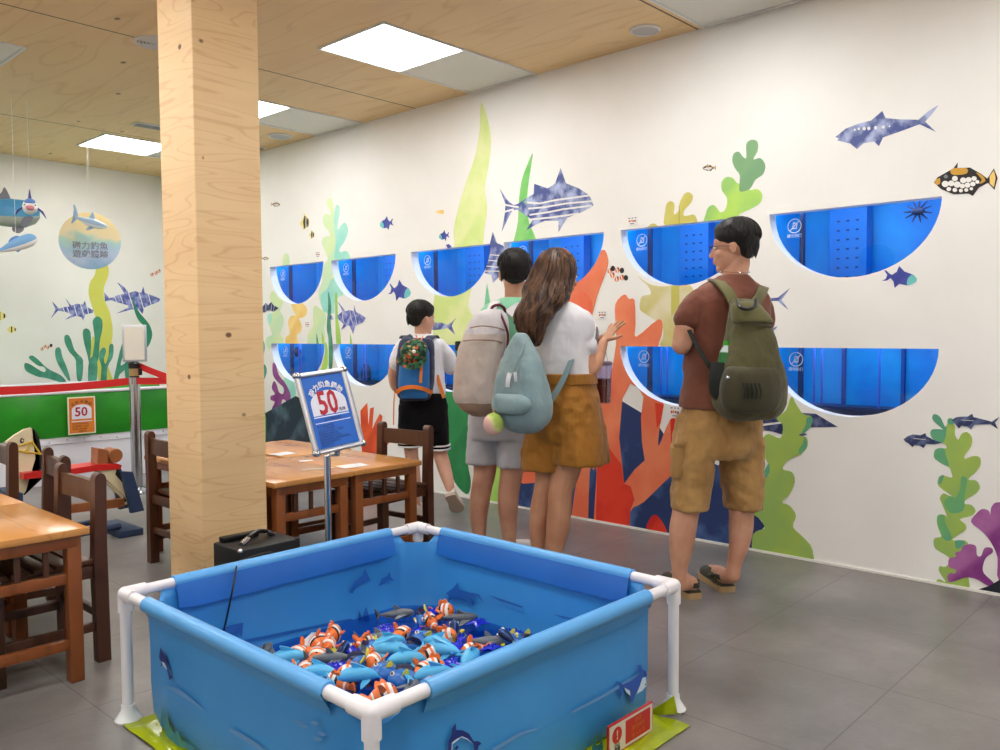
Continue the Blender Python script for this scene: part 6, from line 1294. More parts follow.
def pack(name, person, rows, dd, mats, label, cat='backpack', n=2.6, split=None, tilt=0):
    c0 = person.J(rows[len(rows) // 2][1], rows[len(rows) // 2][0], dd); root = empty(name, c0, 0, label, cat); bm = newbm()
    rs = spline([tuple(r) for r in rows], 3, False); rings = []
    for r in rs:
        py, cx, hw, dp = r; sc_ = F / (person.d0 + dd); rings.append((py, superring(bm, person.J(cx, py, dd) - c0, person.r, person.f, hw / sc_, dp, n, 28)))
    for (y0, a), (y1, b) in zip(rings, rings[1:]):
        mi = 0
        if split:
            for i, lim in enumerate(split):
                if y0 >= lim: mi = i + 1
        for k in range(28): f = bm.faces.new((a[k], a[(k + 1) % 28], b[(k + 1) % 28], b[k])); f.material_index = mi
    f = bm.faces.new(rings[0][1][::-1]); f = bm.faces.new(rings[-1][1]); f.material_index = len(split) if split else 0
    o = build('bag_body', bm, mats, root); t = bpy.data.textures.new('folds', 'CLOUDS'); t.noise_scale = .07
    s = o.modifiers.new('sub', 'SUBSURF'); s.levels = 2; s.render_levels = 2; d = o.modifiers.new('folds', 'DISPLACE'); d.texture = t; d.strength = .012; d.texture_coords = 'LOCAL'
    def part(nm, bm_, m, **kw):
        for v in bm_.verts: v.co -= c0
        return build(nm, bm_, m, root, **kw)
    return root, part
OL1 = fab('pack_olive', (84, 80, 46), (72, 68, 37), bump=.7, bs=12); OL2 = fab('pack_olive_strap', (102, 99, 58), (90, 87, 50), bump=.2); OL3 = fab('pack_olive_dark', (64, 60, 34), (54, 50, 28), bump=.6, bs=12); MESHB = mat('mesh_black', (18, 24, 20), .8, bump=.4, bscale=300)
NF = -m1.f
root, part = pack('backpack', m1, [(299, 743, 9, .03), (303, 745, 14, .05), (320, 748, 20, .07), (340, 750, 25, .085), (357, 750, 30, .1), (377, 750, 36, .11), (395, 749.5, 38, .11), (408, 749.5, 36, .1), (416, 750, 29, .08), (420, 750, 18, .05)], -.2, [OL1], 'olive green backpack worn by the man in the brown t-shirt')
def overlay(person, part, nm, rows, dd, m, dp=.05, n=2.6):
    bm = newbm(); rings = []
    for r in spline([tuple(r) for r in rows], 3, False):
        py, cx, hw = r[:3]; rings.append(superring(bm, person.J(cx, py, dd), person.r, person.f, hw / (F / (person.d0 + dd)), dp * (r[3] if len(r) > 3 else 1), n, 24))
    skin(bm, rings); return part(nm, bm, m)
overlay(m1, part, 'front_pocket', [(366, 752, 24, .5), (370, 752, 29, 1), (385, 751, 33, 1.15), (402, 751, 32, 1.1), (411, 751, 26, .8), (413, 751, 20, .3)], -.265, OL3, .06)
overlay(m1, part, 'top_flap', [(301, 744, 9, .4), (306, 746, 15, .8), (317, 751, 20, 1), (322, 753, 21, .9), (323, 753, 19, .3)], -.235, OL2, .052)
bm = newbm(); ribbon(bm, [J(713, 281, .02), J(718, 281, -.08), J(726, 289, -.15), (J(733, 300, -.17)), J(738, 309, -.18)], .05, .008, [-m1.f + UP * 1.5, -m1.f + UP * .4, -m1.f]); part('shoulder_strap', bm, OL2)
bm = newbm(); ribbon(bm, [J(764, 287, .06), J(763, 289, -.05), J(761, 294, -.11), J(755, 304, -.16)], .045, .008, [-m1.f + UP * 1.5, -m1.f + UP * .4, -m1.f]); part('shoulder_strap', bm, OL2)
bm = newbm(); tube(bm, [Vector(p) for p in spline([tuple(J(*p)) for p in ((737, 301, -.25), (740, 307, -.3), (748, 309, -.31), (755, 306, -.3), (756, 300, -.25))], 4, False)], .007, seg=8); part('carry_handle', bm, BKP)
bm = newbm(); ribbon(bm, [J(689, 330, -.13), J(699, 350, -.17), J(712, 370, -.2)], .018, .005, -m1.f); part('side_strap', bm, MESHB)
bm = newbm(); ribbon(bm, [J(740, 325, -.29), J(755, 324, -.3), J(771, 327, -.24)], .008, .008, -m1.f); part('zip_line', bm, OL3)
for k in range(5): bm = newbm(); ribbon(bm, [J(743 + k * 4, 383, -.355), J(745 + k * 4, 391, -.357), J(744 + k * 4, 399, -.353)], .007, .004, -m1.f); part('webbing_loop', bm, MESHB)
bm = newbm(); ellip(bm, J(728, 378, -.325), (.009, .009, .009)); part('silver_button', bm, PSTL)
overlay(m1, part, 'mesh_pocket', [(362, 722, 10, .8), (375, 721, 12, 1), (393, 722, 12, 1), (402, 725, 9, .7)], -.22, MESHB, .045, 2.2)
bc = J(726, 356, -.23); root_b = empty('plastic_bottle', bc, 0, 'clear plastic bottle with green cap and label in the olive backpack\'s side pocket', 'bottle')
def vec_lathe(nm, prof, m, root_, tilt=(.0, 0)):
    bm = newbm(); lathe(bm, prof, seg=18)
    M = Euler((0, .15, 0)).to_matrix()
    for v in bm.verts: v.co = M @ v.co
    return build(nm, bm, m, root_)
vec_lathe('bottle_body', [(.001, -.09), (.026, -.09), (.027, 0), (.026, .018), (.014, .038), (.011, .044), (.001, .044)], mat('bottle_clear', (190, 206, 206), .08), root_b); vec_lathe('green_label', [(.0275, -.03), (.0278, -.03), (.0278, .012), (.0275, .012)], mat('label_green', (26, 110, 50), .3), root_b); vec_lathe('green_cap', [(.001, .042), (.0145, .042), (.0145, .062), (.001, .062)], mat('cap_green', (54, 160, 44), .35), root_b)

# ------------------------------------------------ woman with long brown hair
w1 = Person(4.02, (3.1, 2.55, 0), -28, 'woman with long brown hair in white t-shirt and mustard shorts holding a phone'); J = w1.J
bm = newbm(); hc = J(559, 275, 0); P, MH = head(bm, hc, azd(-62), .97, -.15)
w1.limb(bm, [(556, 288, 0), (556, 302, 0), (558, 312, 0)], [.046, .045, .05])
w1.trunk(bm, [(558, 306, 0, .1, .06), (560, 320, 0, .14, .085), (563, 345, 0, .125, .09), (568, 375, 0, .11, .085), (567, 400, 0, .13, .1)])
w1.limb(bm, [(578, 320, .0), (583, 345, -.03), (589, 371, -.05)], [.036, .042, .038]); w1.limb(bm, [(589, 371, -.05), (595, 364, -.01), (601, 350, .06), (603.5, 342, .09)], [.038, .037, .027, .022])
wr = J(603.5, 342, .09); tipd = J(615, 326, .12) - wr; hand(bm, wr, tipd, -RIGHT * .4 + UP * .9 - FW * .35, .95, curl=(.2, .28, .3, .25), spread=.22, thumb=1)
w1.limb(bm, [(537, 318, .06), (540, 345, .12), (560, 365, .2)], [.042, .04, .034]); w1.limb(bm, [(560, 365, .2), (580, 352, .24), (592, 342, .25)], [.034, .028, .022]); hand(bm, J(590, 343, .25), RIGHT * .9 + UP * .4, -UP + FW * .2, .95, curl=(.7, .8, .8, .8), thumb=-1)
w1.limb(bm, [(548, 420, .0), (546, 465, .02), (544, 487, .03), (540, 508, .03), (538, 530, .03), (538, 552, .03), (538, 567, .03)], [.07, .052, .047, .047, .042, .031, .029])
w1.limb(bm, [(575, 420, -.02), (567, 465, -.03), (561, 488, -.04), (559.5, 508, -.05), (558, 526, -.05), (555, 545, -.05), (552.5, 562, -.06), (551, 573, -.06)], [.085, .072, .06, .057, .056, .045, .034, .031])
FT = []
for (a_, dd_) in (((538, 568), .03), ((551, 575), -.06)):
    an = J(*a_, dd_); h_ = Vector((an.x, an.y, 0)) - azd(-35) * .055; t_ = h_ + azd(-35) * .235; FT.append((h_, t_)); an.z = .09
    tube(bm, [an, h_ + azd(-35) * .05 + UP * .05, h_ + azd(-35) * .17 + UP * .04], [.03, .032, .024], seg=12, dome=True)
o = w1.add('body', bm, SKW); add_mods(o, .0045, 2); eyes(w1, P, MH, .97)
for h_, t_ in FT: shoe(w1, h_, t_, UP, 'sneaker', mat('shoe_white', (230, 228, 224), .5), mat('sole_white', (214, 210, 204), .6), .044)
TEE = fab('tee_white', (228, 228, 232), (216, 216, 222), bump=.8, bs=7)
bm = newbm(); w1.trunk(bm, [(557, 302, 0, .065, .055), (558.5, 308, 0, .115, .08), (560.5, 316, 0, .155, .1), (562, 330, 0, .158, .11), (563, 350, 0, .14, .108), (566, 368, 0, .13, .102), (568, 378, 0, .128, .1)])
w1.limb(bm, [(575, 318, .01), (580, 332, -.01), (584, 347, -.03)], [.055, .058, .062]); w1.limb(bm, [(540, 318, .05), (538, 334, .08), (541, 346, .12)], [.055, .06, .062])
o = w1.add('t_shirt', bm, TEE); add_mods(o, .0075, 3, .014, .085)
MUS = fab('shorts_mustard', (168, 112, 30), (146, 94, 22), ns=5, bump=.9, bs=9, stretch=(1.6, 1.6, .3))
bm = newbm(); w1.trunk(bm, [(568, 374, 0, .12, .1), (567.5, 384, 0, .13, .11), (567, 400, 0, .155, .13), (567, 425, 0, .17, .14), (567, 440, 0, .165, .135)])
for rows in ([(551, 400, .02, .09, .1), (547, 430, .03, .1, .11), (545, 452, .03, .105, .115), (544.5, 469, .03, .108, .115)], [(578, 400, -.01, .1, .11), (579.5, 430, -.03, .12, .13), (580, 450, -.03, .13, .14), (580, 463, -.03, .136, .145)]): w1.trunk(bm, rows, 2.2)
o = w1.add('mustard_shorts', bm, MUS); add_mods(o, .008, 2, .02, .06)
bm = newbm(); rings = [superring(bm, J(568, y, 0), w1.r, w1.f, rx, ry, 2.2, 30) for y, rx, ry in ((373, .13, .108), (374, .138, .116), (383, .142, .12), (384, .136, .112))]; skin(bm, rings); w1.add('waistband', bm, MUS)
# long hair
HBR = mat('hair_brown', (48, 29, 20), .45, c2=(118, 84, 60), nscale=45, stretch=(1, 1, .12), spec=.35, ramp=(.4, .72)); 
tabl = [(248, 556, 6, .03), (252, 556, 14, .06), (260, 556, 20, .09), (272, 554, 23.5, .105), (286, 549, 25, .105), (300, 545.5, 25, .1), (314, 535, 21, .085), (328, 531, 16, .065), (338, 533, 11, .04), (346, 536, 4, .015)]
def hrow(y):
    for a, b in zip(tabl, tabl[1:]):
        if a[0] <= y <= b[0]: t = (y - a[0]) / (b[0] - a[0]); return [a[i] * (1 - t) + b[i] * t for i in range(1, 4)]
    return list(tabl[-1][1:])
bm = newbm(); rings = []
for y, cx, hw, dp in tabl: rings.append(superring(bm, J(cx, y, -.02 if y < 290 else (-.07 if y < 312 else -.12)), RIGHT, FW, hw / 209 * .93, dp * .92, 2, 22))
skin(bm, rings); ho = w1.add('hair', bm, HBR); add_mods(ho, .007, 2, .01, .03)
rn = random.Random(5); bm = newbm()
for i in range(330):
    s = rn.uniform(-1, 1); y1 = (346 if s < .25 else 306) - rn.uniform(0, 26) + (0 if s > -.6 else -8); y0 = rn.uniform(248, 262) if rn.random() < .6 else rn.uniform(262, 310)
    if y0 > y1 - 15: y0 = y1 - 30
    ph = rn.uniform(0, 6.28); am = rn.uniform(.5, 2.2); pts = []; lay = rn.uniform(.9, 1.06); k_ = int((y1 - y0) / 5) + 2
    for j in range(k_):
        y = y0 + (y1 - y0) * j / (k_ - 1); cx, hw, dp = hrow(y); wv = am * math.sin(ph + y * .16) * min(1, max(0, (y - 262) / 30)); sx = s * .96
        base_dd = -.02 if y < 280 else -.02 - .1 * min(1, (y - 280) / 32)
        pts.append(J(cx + hw * sx * (1 if lay > .95 else .97) + wv, y, base_dd - dp * lay * math.sqrt(max(0, 1 - sx * sx))))
    r0 = rn.uniform(.004, .0075); tube(bm, pts, [r0 * (.5 + .5 * math.sin(PI * min(1, .15 + j / k_))) for j in range(k_)], seg=5)
for v in bm.verts: v.co -= w1.loc
h = build('hair_strands', bm, HBR, ho); h['kind'] = 'stuff'
bm = newbm(); tube(bm, [J(563, 249.5, -.06), J(569, 254, -.06), J(573, 258, -.04)], [.006, .007, .005], seg=8, dome=True); w1.add('hair_clip', bm, mat('clip_amber', (150, 96, 60), .2))
bm = newbm(); tube(bm, [wr + (Vector((math.cos(a), math.sin(a), .0)) * .025) + UP * .006 * math.sin(a) - tipd * .1 for a in [k * PI / 8 for k in range(17)]], .002, seg=5); w1.add('bracelet', bm, mat('bracelet_dark', (60, 50, 50), .3))
pcn = J(597, 341, .22); bm = newbm(); box(bm, (0, 0, 0), (.072, .008, .13), (0, .35, .5), bev=.003); o = build('mobile_phone', bm, mat('phone_grey', (96, 104, 120), .3)); o.location = pcn; tag(o, 'grey mobile phone in the long-haired woman\'s hands', 'phone')
cc = J(603, 383, .16); cup = empty('drink_cup', cc, 0, 'clear plastic cup of dark red drink hanging below the woman\'s arm', 'drink')
bm = newbm(); lathe(bm, [(.001, -.1), (.036, -.1), (.039, -.095), (.043, .0), (.044, .09), (.042, .09), (.040, .0), (.001, -.02)], seg=26, caps=True); 
bm.free(); bm = newbm(); lathe(bm, [(.001, -.094), (.036, -.094), (.04, .022), (.001, .022)], seg=26); build('red_drink', bm, mat('drink_red', (130, 10, 26), .15), cup)
CLP = bpy.data.materials.new('clear_plastic'); CLP.use_nodes = True; nt = CLP.node_tree; nt.nodes.clear()
ou = nt.nodes.new('ShaderNodeOutputMaterial'); tr = N(nt, 'ShaderNodeBsdfTransparent'); tr.inputs[0].default_value = (.86, .82, .93, 1); gl = N(nt, 'ShaderNodeBsdfGlossy'); gl.inputs['Roughness'].default_value = .08; mx = nt.nodes.new('ShaderNodeMixShader'); mx.inputs[0].default_value = .12
nt.links.new(tr.outputs[0], mx.inputs[1]); nt.links.new(gl.outputs[0], mx.inputs[2]); nt.links.new(mx.outputs[0], ou.inputs[0])
bm = newbm(); lathe(bm, [(.001, -.1), (.037, -.1), (.044, .088), (.043, .088), (.0365, -.097), (.001, -.097)], seg=26, caps=False); build('clear_cup', bm, CLP, cup)
bm = newbm(); lathe(bm, [(.001, .088), (.046, .088), (.047, .1), (.04, .108), (.001, .11)], seg=26); build('lid', bm, mat('lid_mauve', (150, 130, 158), .3), cup)
bm = newbm(); hd_ = J(601, 347, .13) - cc
for s in (-1, 1): tube(bm, [Vector((s * .044, 0, .095)), Vector((s * .02, 0, .14)) + hd_ * .2, hd_], .002, seg=5)
build('carry_strap', bm, mat('strap_clear', (190, 180, 200), .3), cup)
TL1 = fab('pack_teal', (140, 164, 168), (118, 144, 150), bump=.9, bs=12); TL2 = fab('pack_teal_strap', (118, 142, 146), (106, 128, 134), bump=.2)
root, part = pack('backpack', w1, [(333, 521, 4, .02), (338, 521, 8, .04), (352, 521, 16, .06), (366, 521, 22, .08), (381, 522, 26.5, .095), (396, 522, 30, .1), (409, 522.5, 31, .1), (421, 524, 27, .085), (429, 525, 18, .06), (433, 525, 9, .03)], -.2, [TL1], 'teal grey backpack slung low on the long-haired woman')
overlay(w1, part, 'front_pocket', [(394, 508, 14, .3), (398, 512, 19, .9), (406, 513, 21, 1), (412, 511, 18, .7), (414, 510, 14, .3)], -.275, TL1, .05)
bm = newbm(); ribbon(bm, [J(559, 303, -.03), J(552, 307, -.075), J(541, 318, -.1), J(528, 334, -.14), J(523, 344, -.16)], .035, .007, [-w1.f + UP * 1.5, -w1.f, -w1.f]); part('shoulder_strap', bm, TL2)
bm = newbm(); ribbon(bm, [J(574, 352, -.08), J(570, 364, -.13), J(562, 382, -.16), J(550, 402, -.17)], .026, .006, -w1.f); part('shoulder_strap', bm, TL2)
bm = newbm(); ribbon(bm, [J(526, 340, -.23), J(520, 356, -.29), J(514, 372, -.31)], .01, .006, -w1.f); part('zip_line', bm, TL2)
bm = newbm(); ribbon(bm, [J(510, 373, -.31), J(508, 380, -.315), J(507.5, 387, -.315)], .02, .004, -w1.f); part('silver_tag', bm, ALU)
bm = newbm(); ribbon(bm, [J(515, 372, -.31), J(515.5, 377, -.315), J(516, 382, -.315)], .013, .004, -w1.f); part('silver_tag', bm, ALU)
bm = newbm(); tube(bm, [J(529, 387, -.27), J(530, 391, -.29), J(531, 397, -.29)], [.008, .011, .011], seg=10, dome=True); c = J(530, 391, -.29); top_add('pink_case', c, bm, mat('case_pink', (214, 60, 130), .4), 'small pink case peeping out of the teal backpack pocket', 'case')
c = J(493.5, 424, -.28); bm = newbm(); ellip(bm, c, (.045, .045, .05), seg=24, rings=18)
def pom(nt, b):
    v = mapping(nt); sx = N(nt, 'ShaderNodeSeparateXYZ'); nt.links.new(v, sx.inputs[0]); n_ = N(nt, 'ShaderNodeTexNoise', Scale=12.0); nt.links.new(v, n_.inputs['Vector'])
    dn_ = N(nt, 'ShaderNodeVectorMath', operation='DOT_PRODUCT'); dn_.inputs[1].default_value = tuple(RIGHT * 10 + UP * 9); nt.links.new(v, dn_.inputs[0])
    a = N(nt, 'ShaderNodeMath', operation='MULTIPLY_ADD'); a.inputs[1].default_value = 1.0; a.inputs[2].default_value = .15; nt.links.new(n_.outputs['Fac'], a.inputs[0]); s_ = N(nt, 'ShaderNodeMath', operation='ADD'); nt.links.new(a.outputs[0], s_.inputs[0]); nt.links.new(dn_.outputs['Value'], s_.inputs[1])
    r = ramp(nt, s_.outputs[0], [(.45, (230, 186, 176)), (.7, (206, 206, 140)), (.95, (150, 176, 80))]); nt.links.new(r.outputs[0], b.inputs['Base Color'])
o = top_add('pompom_keyring', c, bm, node_mat('pompom', pom, .95), 'fluffy pink and green pompom hanging from the teal backpack', 'keyring')
bm = newbm(); tube(bm, [J(494, 415, -.28) , J(494, 411, -.27), J(495, 408, -.26)], .004, seg=6)
for v in bm.verts: v.co -= c
build('ring_loop', bm, mat('brass', 0), o)

# ------------------------------------------------ young man with the beige backpack
g1 = Person(4.45, (3.24, 3.05, 0), -22, 'young man in mint shirt and grey shorts seen from behind beside the woman'); J = g1.J
bm = newbm(); P, MH = head(bm, J(514.5, 275.5, 0), azd(2), 1.0, -.12)
g1.limb(bm, [(514, 285, 0), (514, 298, 0), (514, 306, 0)], [.05, .05, .056]); g1.trunk(bm, [(514, 302, 0, .1, .06), (513, 315, 0, .16, .09), (508, 350, 0, .14, .095), (503, 395, 0, .125, .09), (501, 410, 0, .13, .1)])
g1.limb(bm, [(490, 314, .03), (485, 345, .08), (484, 362, .14)], [.045, .042, .036]); g1.limb(bm, [(484, 362, .14), (492, 350, .28), (498, 345, .36)], [.036, .028, .022]); hand(bm, J(498, 345, .36), FW, UP, .95)
g1.limb(bm, [(537, 314, -.02), (541, 345, .05), (541, 362, .12)], [.045, .042, .036]); g1.limb(bm, [(541, 362, .12), (532, 350, .26), (525, 345, .34)], [.036, .028, .022]); hand(bm, J(525, 345, .34), FW, UP, .95, thumb=-1)
g1.limb(bm, [(485, 420, .04), (485, 468, .04), (482, 486, .04), (479.5, 503, .04), (478.5, 520, .04), (480, 538, .04), (480.5, 548, .04)], [.085, .062, .056, .054, .046, .033, .031])
g1.limb(bm, [(514, 420, -.02), (512, 468, -.02), (509.5, 486, -.03), (508, 503, -.03), (508.5, 520, -.03), (509.5, 538, -.03), (510, 549, -.03)], [.085, .062, .057, .055, .047, .035, .031])
FT = []
for (a_, dd_, az_) in (((480.5, 549), .04, 10), ((510, 550), -.03, -48)):
    an = J(*a_, dd_); f_ = azd(az_); h_ = Vector((an.x, an.y, 0)) - f_ * .06; t_ = h_ + f_ * .26; FT.append((h_, t_)); an.z = .09; tube(bm, [an, h_ + f_ * .055 + UP * .05, h_ + f_ * .18 + UP * .04], [.031, .033, .025], seg=12, dome=True)
o = g1.add('body', bm, SKM); add_mods(o, .0048, 2); eyes(g1, P, MH, .96); short_hair(g1, P, MH, 1.03, HBK, 9)
for h_, t_ in FT: shoe(g1, h_, t_, UP, 'sneaker', mat('shoe_white', 0), mat('sole_white', 0), .047)
MINT = fab('shirt_mint', (142, 208, 172), (124, 192, 156), bump=.6)
bm = newbm(); g1.trunk(bm, [(514, 298, 0, .07, .06), (513.5, 303, 0, .12, .085), (513, 310, 0, .178, .105), (511, 325, 0, .175, .115), (507, 355, 0, .158, .115), (503, 385, 0, .152, .115), (500.5, 402, 0, .155, .12)])
g1.limb(bm, [(492, 313, .02), (487, 326, .05), (485, 340, .08)], [.056, .06, .06]); g1.limb(bm, [(535, 313, -.02), (540, 326, .02), (541, 340, .05)], [.056, .06, .06]); o = g1.add('mint_shirt', bm, MINT); add_mods(o, .008, 3, .012, .08)
bm = newbm(); q = [J(514, 300.5, 0) + g1.r * .066 * math.cos(a) + g1.f * .058 * math.sin(a) for a in [k * PI / 10 for k in range(21)]]; tube(bm, q, .005, seg=6); g1.add('dark_collar', bm, mat('collar_dark', (60, 50, 56), .8))
GSH = fab('shorts_grey', (190, 191, 198), (176, 178, 186), bump=.5)
bm = newbm(); g1.trunk(bm, [(501, 394, 0, .14, .11), (500, 405, 0, .158, .13), (499, 425, 0, .165, .135), (498.5, 438, 0, .16, .13)]); g1.trunk(bm, [(486, 415, .03, .085, .1), (484, 440, .03, .083, .1), (482.5, 463, .03, .083, .095)]); g1.trunk(bm, [(513, 415, -.02, .085, .1), (514, 440, -.02, .083, .1), (514, 466, -.02, .083, .095)]); o = g1.add('grey_shorts', bm, GSH); add_mods(o, .008, 3, .01, .07)
BG0 = fab('pack_pale', (214, 210, 214), (200, 196, 200), bump=.6, bs=12); BG1 = fab('pack_beige', (204, 192, 184), (190, 178, 170), bump=.6, bs=12); BG2 = fab('pack_tan', (158, 132, 112), (146, 120, 100), bump=.5, bs=12); MAR = mat('maroon_webbing', (92, 34, 42), .7)
root, part = pack('backpack', g1, [(309, 494, 7, .03), (313, 492, 14, .06), (324, 488.5, 20, .08), (340, 485.5, 23.5, .1), (362, 482, 26, .11), (385, 480, 26.5, .115), (398, 479, 25, .11), (409, 481, 19, .09), (416, 484, 10, .05)], -.28, [BG0, BG1, BG2], 'beige and grey backpack on the young man in the mint shirt', split=(332, 401))
bm = newbm(); ribbon(bm, [J(470, 328, -.38), J(482, 326, -.4), (J(498, 328, -.39)), J(505, 331, -.34)], .006, .006, -FW); part('flap_seam', bm, BG2)
bm = newbm(); ribbon(bm, [J(463, 341, -.38), J(478, 340, -.405), (J(496, 341, -.4)), J(504, 344, -.34)], .006, .006, -FW); part('flap_seam', bm, BG2)
bm = newbm(); tube(bm, [Vector(p) for p in spline([tuple(J(*p)) for p in ((491, 311, -.28), (493, 306.5, -.3), (499, 305, -.31), (504, 308, -.3), (505, 312, -.28))], 4, False)], .0075, seg=8); part('carry_handle', bm, MAR)
bm = newbm(); ribbon(bm, [J(499, 311, -.32), J(504, 322, -.36), J(508, 335, -.36), J(507, 350, -.36)], .012, .005, -FW); part('side_webbing', bm, MAR)
for a, b, c_ in (((497, 302, -.02), (494, 304, -.1), (490, 312, -.17)), ((527, 302, -.02), (523, 304, -.1), (508, 314, -.18))):
    bm = newbm(); ribbon(bm, [J(a[0] - 1, a[1] + 1, .06), J(*a), J(*b), J(*c_)], .05, .01, [UP, UP - g1.f, -g1.f]); part('shoulder_strap', bm, BG0)
overlay(g1, part, 'side_mesh_pocket', [(352, 503, 3, .5), (360, 503, 5, 1), (385, 502, 6, 1.1), (397, 500, 5, .8), (400, 499, 3, .4)], -.25, mat('mesh_green_dark', (44, 58, 54), .8), .06)
bm = newbm(); box(bm, J(458, 346, -.15), (.03, .02, .05), bev=.006); part('black_buckle', bm, BKP)
bm = newbm(); box(bm, J(458, 353, -.15), (.02, .02, .04), bev=.006); part('green_tab', bm, mat('tab_green', (70, 150, 110), .5))

# ------------------------------------------------ boy walking
b1 = Person(5.43, (3.67, 4.05, 0), -12, 'boy in white t-shirt and black shorts walking with one heel raised'); J = b1.J
bm = newbm(); P, MH = head(bm, J(422, 319.5, 0), azd(-52), .9, -.05)
b1.limb(bm, [(421, 327, 0), (421, 334, 0), (421, 340, 0)], [.042, .041, .045]); b1.trunk(bm, [(421, 337, 0, .08, .05), (421, 348, 0, .125, .075), (422, 370, 0, .115, .08), (423, 392, 0, .11, .08), (423, 402, 0, .12, .09)])
b1.limb(bm, [(402, 348, 0), (395, 362, .0), (392.5, 374, .02)], [.028, .032, .03]); b1.limb(bm, [(392.5, 374, .02), (393.5, 385, .06), (398, 391, .1)], [.03, .026, .02]); hand(bm, J(398, 391, .1), RIGHT + FW * .5, -FW + UP, .8)
b1.limb(bm, [(440, 348, .0), (449, 362, .05), (455, 370, .1)], [.028, .032, .03]); b1.limb(bm, [(455, 370, .1), (460, 362, .22), (462, 357, .28)], [.03, .026, .02]); hand(bm, J(462, 357, .28), FW + UP * .3, UP, .8, thumb=-1)
b1.limb(bm, [(411, 410, .0), (411, 448, .0), (413, 465, -.01), (414.5, 482, -.01), (416, 498, -.02), (417, 506, -.02)], [.07, .048, .042, .041, .03, .026])
b1.limb(bm, [(436, 410, .02), (439, 448, .0), (443, 463, -.02), (447, 477, -.05), (450, 488, -.08), (451, 494, -.09)], [.07, .05, .046, .04, .029, .027])
an = J(417, 507, -.02); f_ = azd(-20); h1 = Vector((an.x, an.y, 0)) - f_ * .045; t1 = h1 + f_ * .2; tube(bm, [an, h1 + f_ * .05 + UP * .04, h1 + f_ * .14 + UP * .035], [.026, .028, .02], seg=10, dome=True)
h2 = J(450, 496, -.14); t2 = J(459.5, 512.5, -.03); t2.z = max(t2.z, .014); tube(bm, [J(451, 494, -.09), h2 + (t2 - h2) * .25 + FW * .062, h2 + (t2 - h2) * .7 + FW * .05], [.026, .024, .014], seg=10, dome=True)
o = b1.add('body', bm, SKB); add_mods(o, .0048, 2); eyes(b1, P, MH, .92); short_hair(b1, P, MH, .91, HBK, 4, 360)
WS_ = mat('boy_shoe_white', (226, 218, 206), .6); WS2 = mat('boy_sole', (190, 172, 152), .7)
shoe(b1, h1, t1, UP, 'sneaker', WS_, WS_, .038); shoe(b1, h2, t2, FW * .85 + UP * .5, 'sneaker', WS_, WS2, .045)
bm = newbm(); b1.trunk(bm, [(421, 334, 0, .055, .048), (421, 338, 0, .1, .07), (421, 344, 0, .14, .085), (421, 358, 0, .14, .095), (422, 378, 0, .135, .1), (423, 393, 0, .145, .105)]); b1.limb(bm, [(403, 346, 0), (398, 356, 0), (396.5, 364, .0)], [.045, .048, .05]); b1.limb(bm, [(440, 346, 0), (447, 356, .03), (451, 366, .07)], [.045, .05, .055]); b1.limb(bm, [(436, 370, .0), (438, 392, .0)], [.05, .05])
o = b1.add('t_shirt', bm, TEE); add_mods(o, .008, 3, .014, .07)
BSH = mat('shorts_black', (9, 9, 12), .9, c2=(15, 15, 19), nscale=6, bump=.6, bscale=7, spec=.2); STP = mat('stripe_white', (230, 230, 232), .7)
bm = newbm(); b1.trunk(bm, [(423, 388, 0, .12, .1), (423, 398, 0, .148, .115), (423.5, 415, 0, .155, .12), (424, 430, 0, .15, .115)]); RL = [(412, 405, .0, .08, .095), (411, 425, 0, .078, .095), (410.5, 446, 0, .076, .09)]; RR = [(435, 405, 0, .08, .095), (436, 425, 0, .078, .09), (438.5, 449, .0, .072, .085)]
b1.trunk(bm, RL); b1.trunk(bm, RR); o = b1.add('black_shorts', bm, BSH); add_mods(o, .008, 2, .01, .07)
for (cx, yy, rx, ry) in ((410.5, 446, .076, .09), (438.5, 449, .072, .085)):
    for dz in (-.5, -4.2):
        bm = newbm(); rings = [superring(bm, J(cx, yy + dz + e, 0), b1.r, b1.f, rx + g_, ry + g_, 2.3, 26) for e, g_ in ((-.9, -.002), (-.8, .0035), (.8, .0035), (.9, -.002))]; skin(bm, rings)
        for v in bm.verts: v.co -= b1.loc
        build('white_stripe', bm, STP, o)
NVY = fab('pack_navy', (30, 38, 74), (24, 32, 64), bump=.5); BLU = fab('pack_blue', (34, 116, 190), (28, 102, 174), bump=.5); ORG = mat('strap_orange', (236, 130, 44), .6)
root, part = pack('backpack', b1, [(338, 416, 13, .03), (341, 416, 17, .05), (350, 416, 19, .07), (370, 415.5, 19.5, .08), (388, 414.5, 19, .08), (397, 414, 16.5, .06), (401, 414, 11, .03)], -.17, [NVY], 'navy and bright blue backpack with orange straps worn by the boy')
overlay(b1, part, 'blue_pocket', [(346, 417, 9, .4), (352, 416, 13.5, .9), (372, 414.5, 15.5, 1), (390, 414, 15.5, 1), (398, 414, 13, .6)], -.225, BLU, .055, 3)
bm = newbm(); ribbon(bm, [J(396, 393, -.24), J(402, 388.5, -.29), J(413, 387, -.305), (J(424, 389, -.29)), J(432, 393, -.23)], .024, .005, -FW); part('orange_band', bm, ORG)
bm = newbm(); ribbon(bm, [J(421.5, 365, -.3), J(421, 374, -.305), J(420.5, 383, -.3)], .017, .004, -FW); part('orange_zip', bm, ORG)
for a_, b_ in ((410, 403), (428, 436)):
    bm = newbm(); ribbon(bm, [J(b_, 338, .04), J(b_ + (a_ - b_) * .4, 336, -.05), J(a_, 340, -.12), J(a_, 350, -.14)], .05, .01, [UP, UP - b1.f, -b1.f]); part('shoulder_strap', bm, NVY)
bm = newbm(); ribbon(bm, [J(437, 375, -.08), J(440, 385, -.09), J(444, 398, -.1)], .022, .004, -FW); part('orange_strap', bm, ORG)
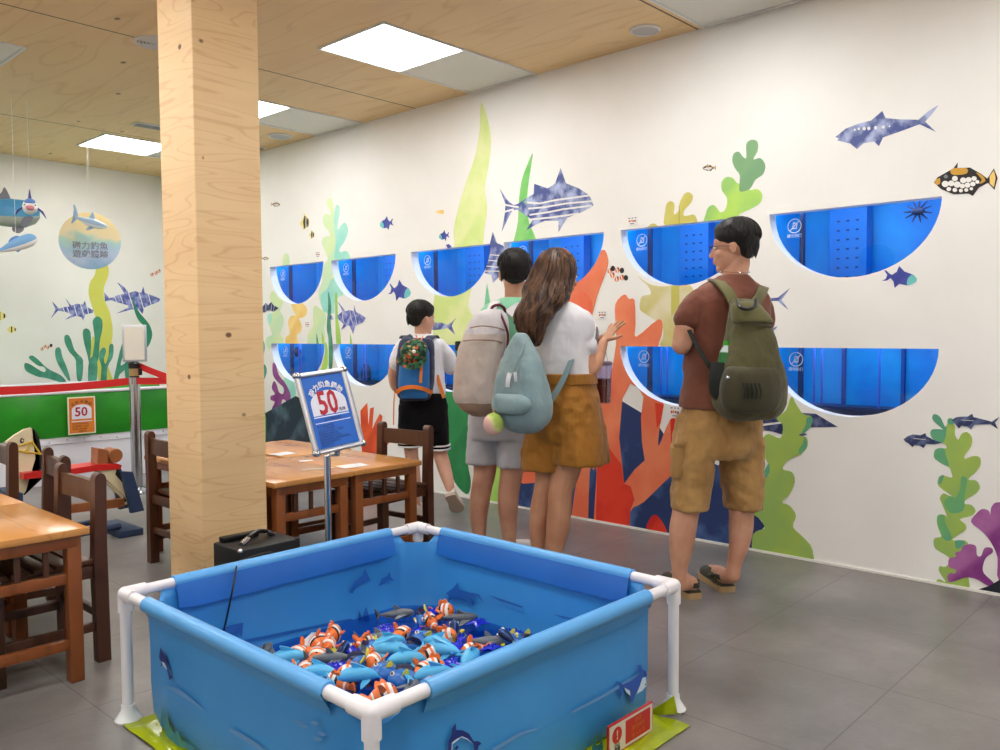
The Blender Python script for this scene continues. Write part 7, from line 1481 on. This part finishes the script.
bm = newbm(); ribbon(bm, [J(395, 392, -.14), J(394, 402, -.15), J(393.5, 425, -.14)], .007, .003, -FW); part('orange_strap_tail', bm, ORG)
bm = newbm()
tube(bm, [J(416, 335, -.17), J(418, 340, -.24), J(419, 345, -.3)], .004, seg=6); tube(bm, [J(423, 336, -.17), J(421, 340, -.24), J(420, 345, -.3)], .004, seg=6); part('orange_hanging_cord', bm, ORG)
# cap
def capm(nt, b):
    v = mapping(nt); vo = N(nt, 'ShaderNodeTexVoronoi', Scale=58.0); nt.links.new(v, vo.inputs['Vector']); wn = N(nt, 'ShaderNodeSeparateColor'); nt.links.new(vo.outputs['Color'], wn.inputs[0])
    r = ramp(nt, wn.outputs[0], [(.0, (20, 48, 36)), (.3, (40, 96, 66)), (.62, (72, 122, 90)), (.76, (190, 92, 62)), (.86, (190, 160, 96)), (.9, (26, 56, 42))]); r.color_ramp.interpolation = 'CONSTANT'; nt.links.new(r.outputs[0], b.inputs['Base Color'])
CAPM = node_mat('cap_print', capm, .8)
cc = J(414, 351, -.31); cr = empty('cap', cc, 0, 'green floral patterned cap clipped on the boy\'s backpack', 'cap')
bm = newbm(); rings = []
for k in range(8):
    a = k / 7 * PI / 2; rr = .082 * math.cos(a) + .002; rings.append(superring(bm, -FW * (.055 * math.sin(a)), RIGHT, (UP * .92 + RIGHT * .1).normalized(), rr, rr * .88, 2, 26))
skin(bm, rings); build('crown', bm, CAPM, cr)
bm = newbm(); rings = []
for k in range(9):
    t = (k / 8 - .5) * 2.3; ix, iz = math.sin(t) * .08, -math.cos(t) * .06; ox, oz = math.sin(t) * .105 - .012, -math.cos(t) * .1 - .012
    rings.append([bm.verts.new(RIGHT * ix + UP * iz - FW * .012), bm.verts.new(RIGHT * ox + UP * oz - FW * .03), bm.verts.new(RIGHT * ox + UP * oz - FW * .024), bm.verts.new(RIGHT * ix + UP * iz - FW * .004)])
skin(bm, rings); build('brim', bm, CAPM, cr)
bm = newbm(); ellip(bm, -FW * .055 + RIGHT * .005 - UP * .002, (.012, .012, .012)); build('white_badge', bm, WHT, cr)
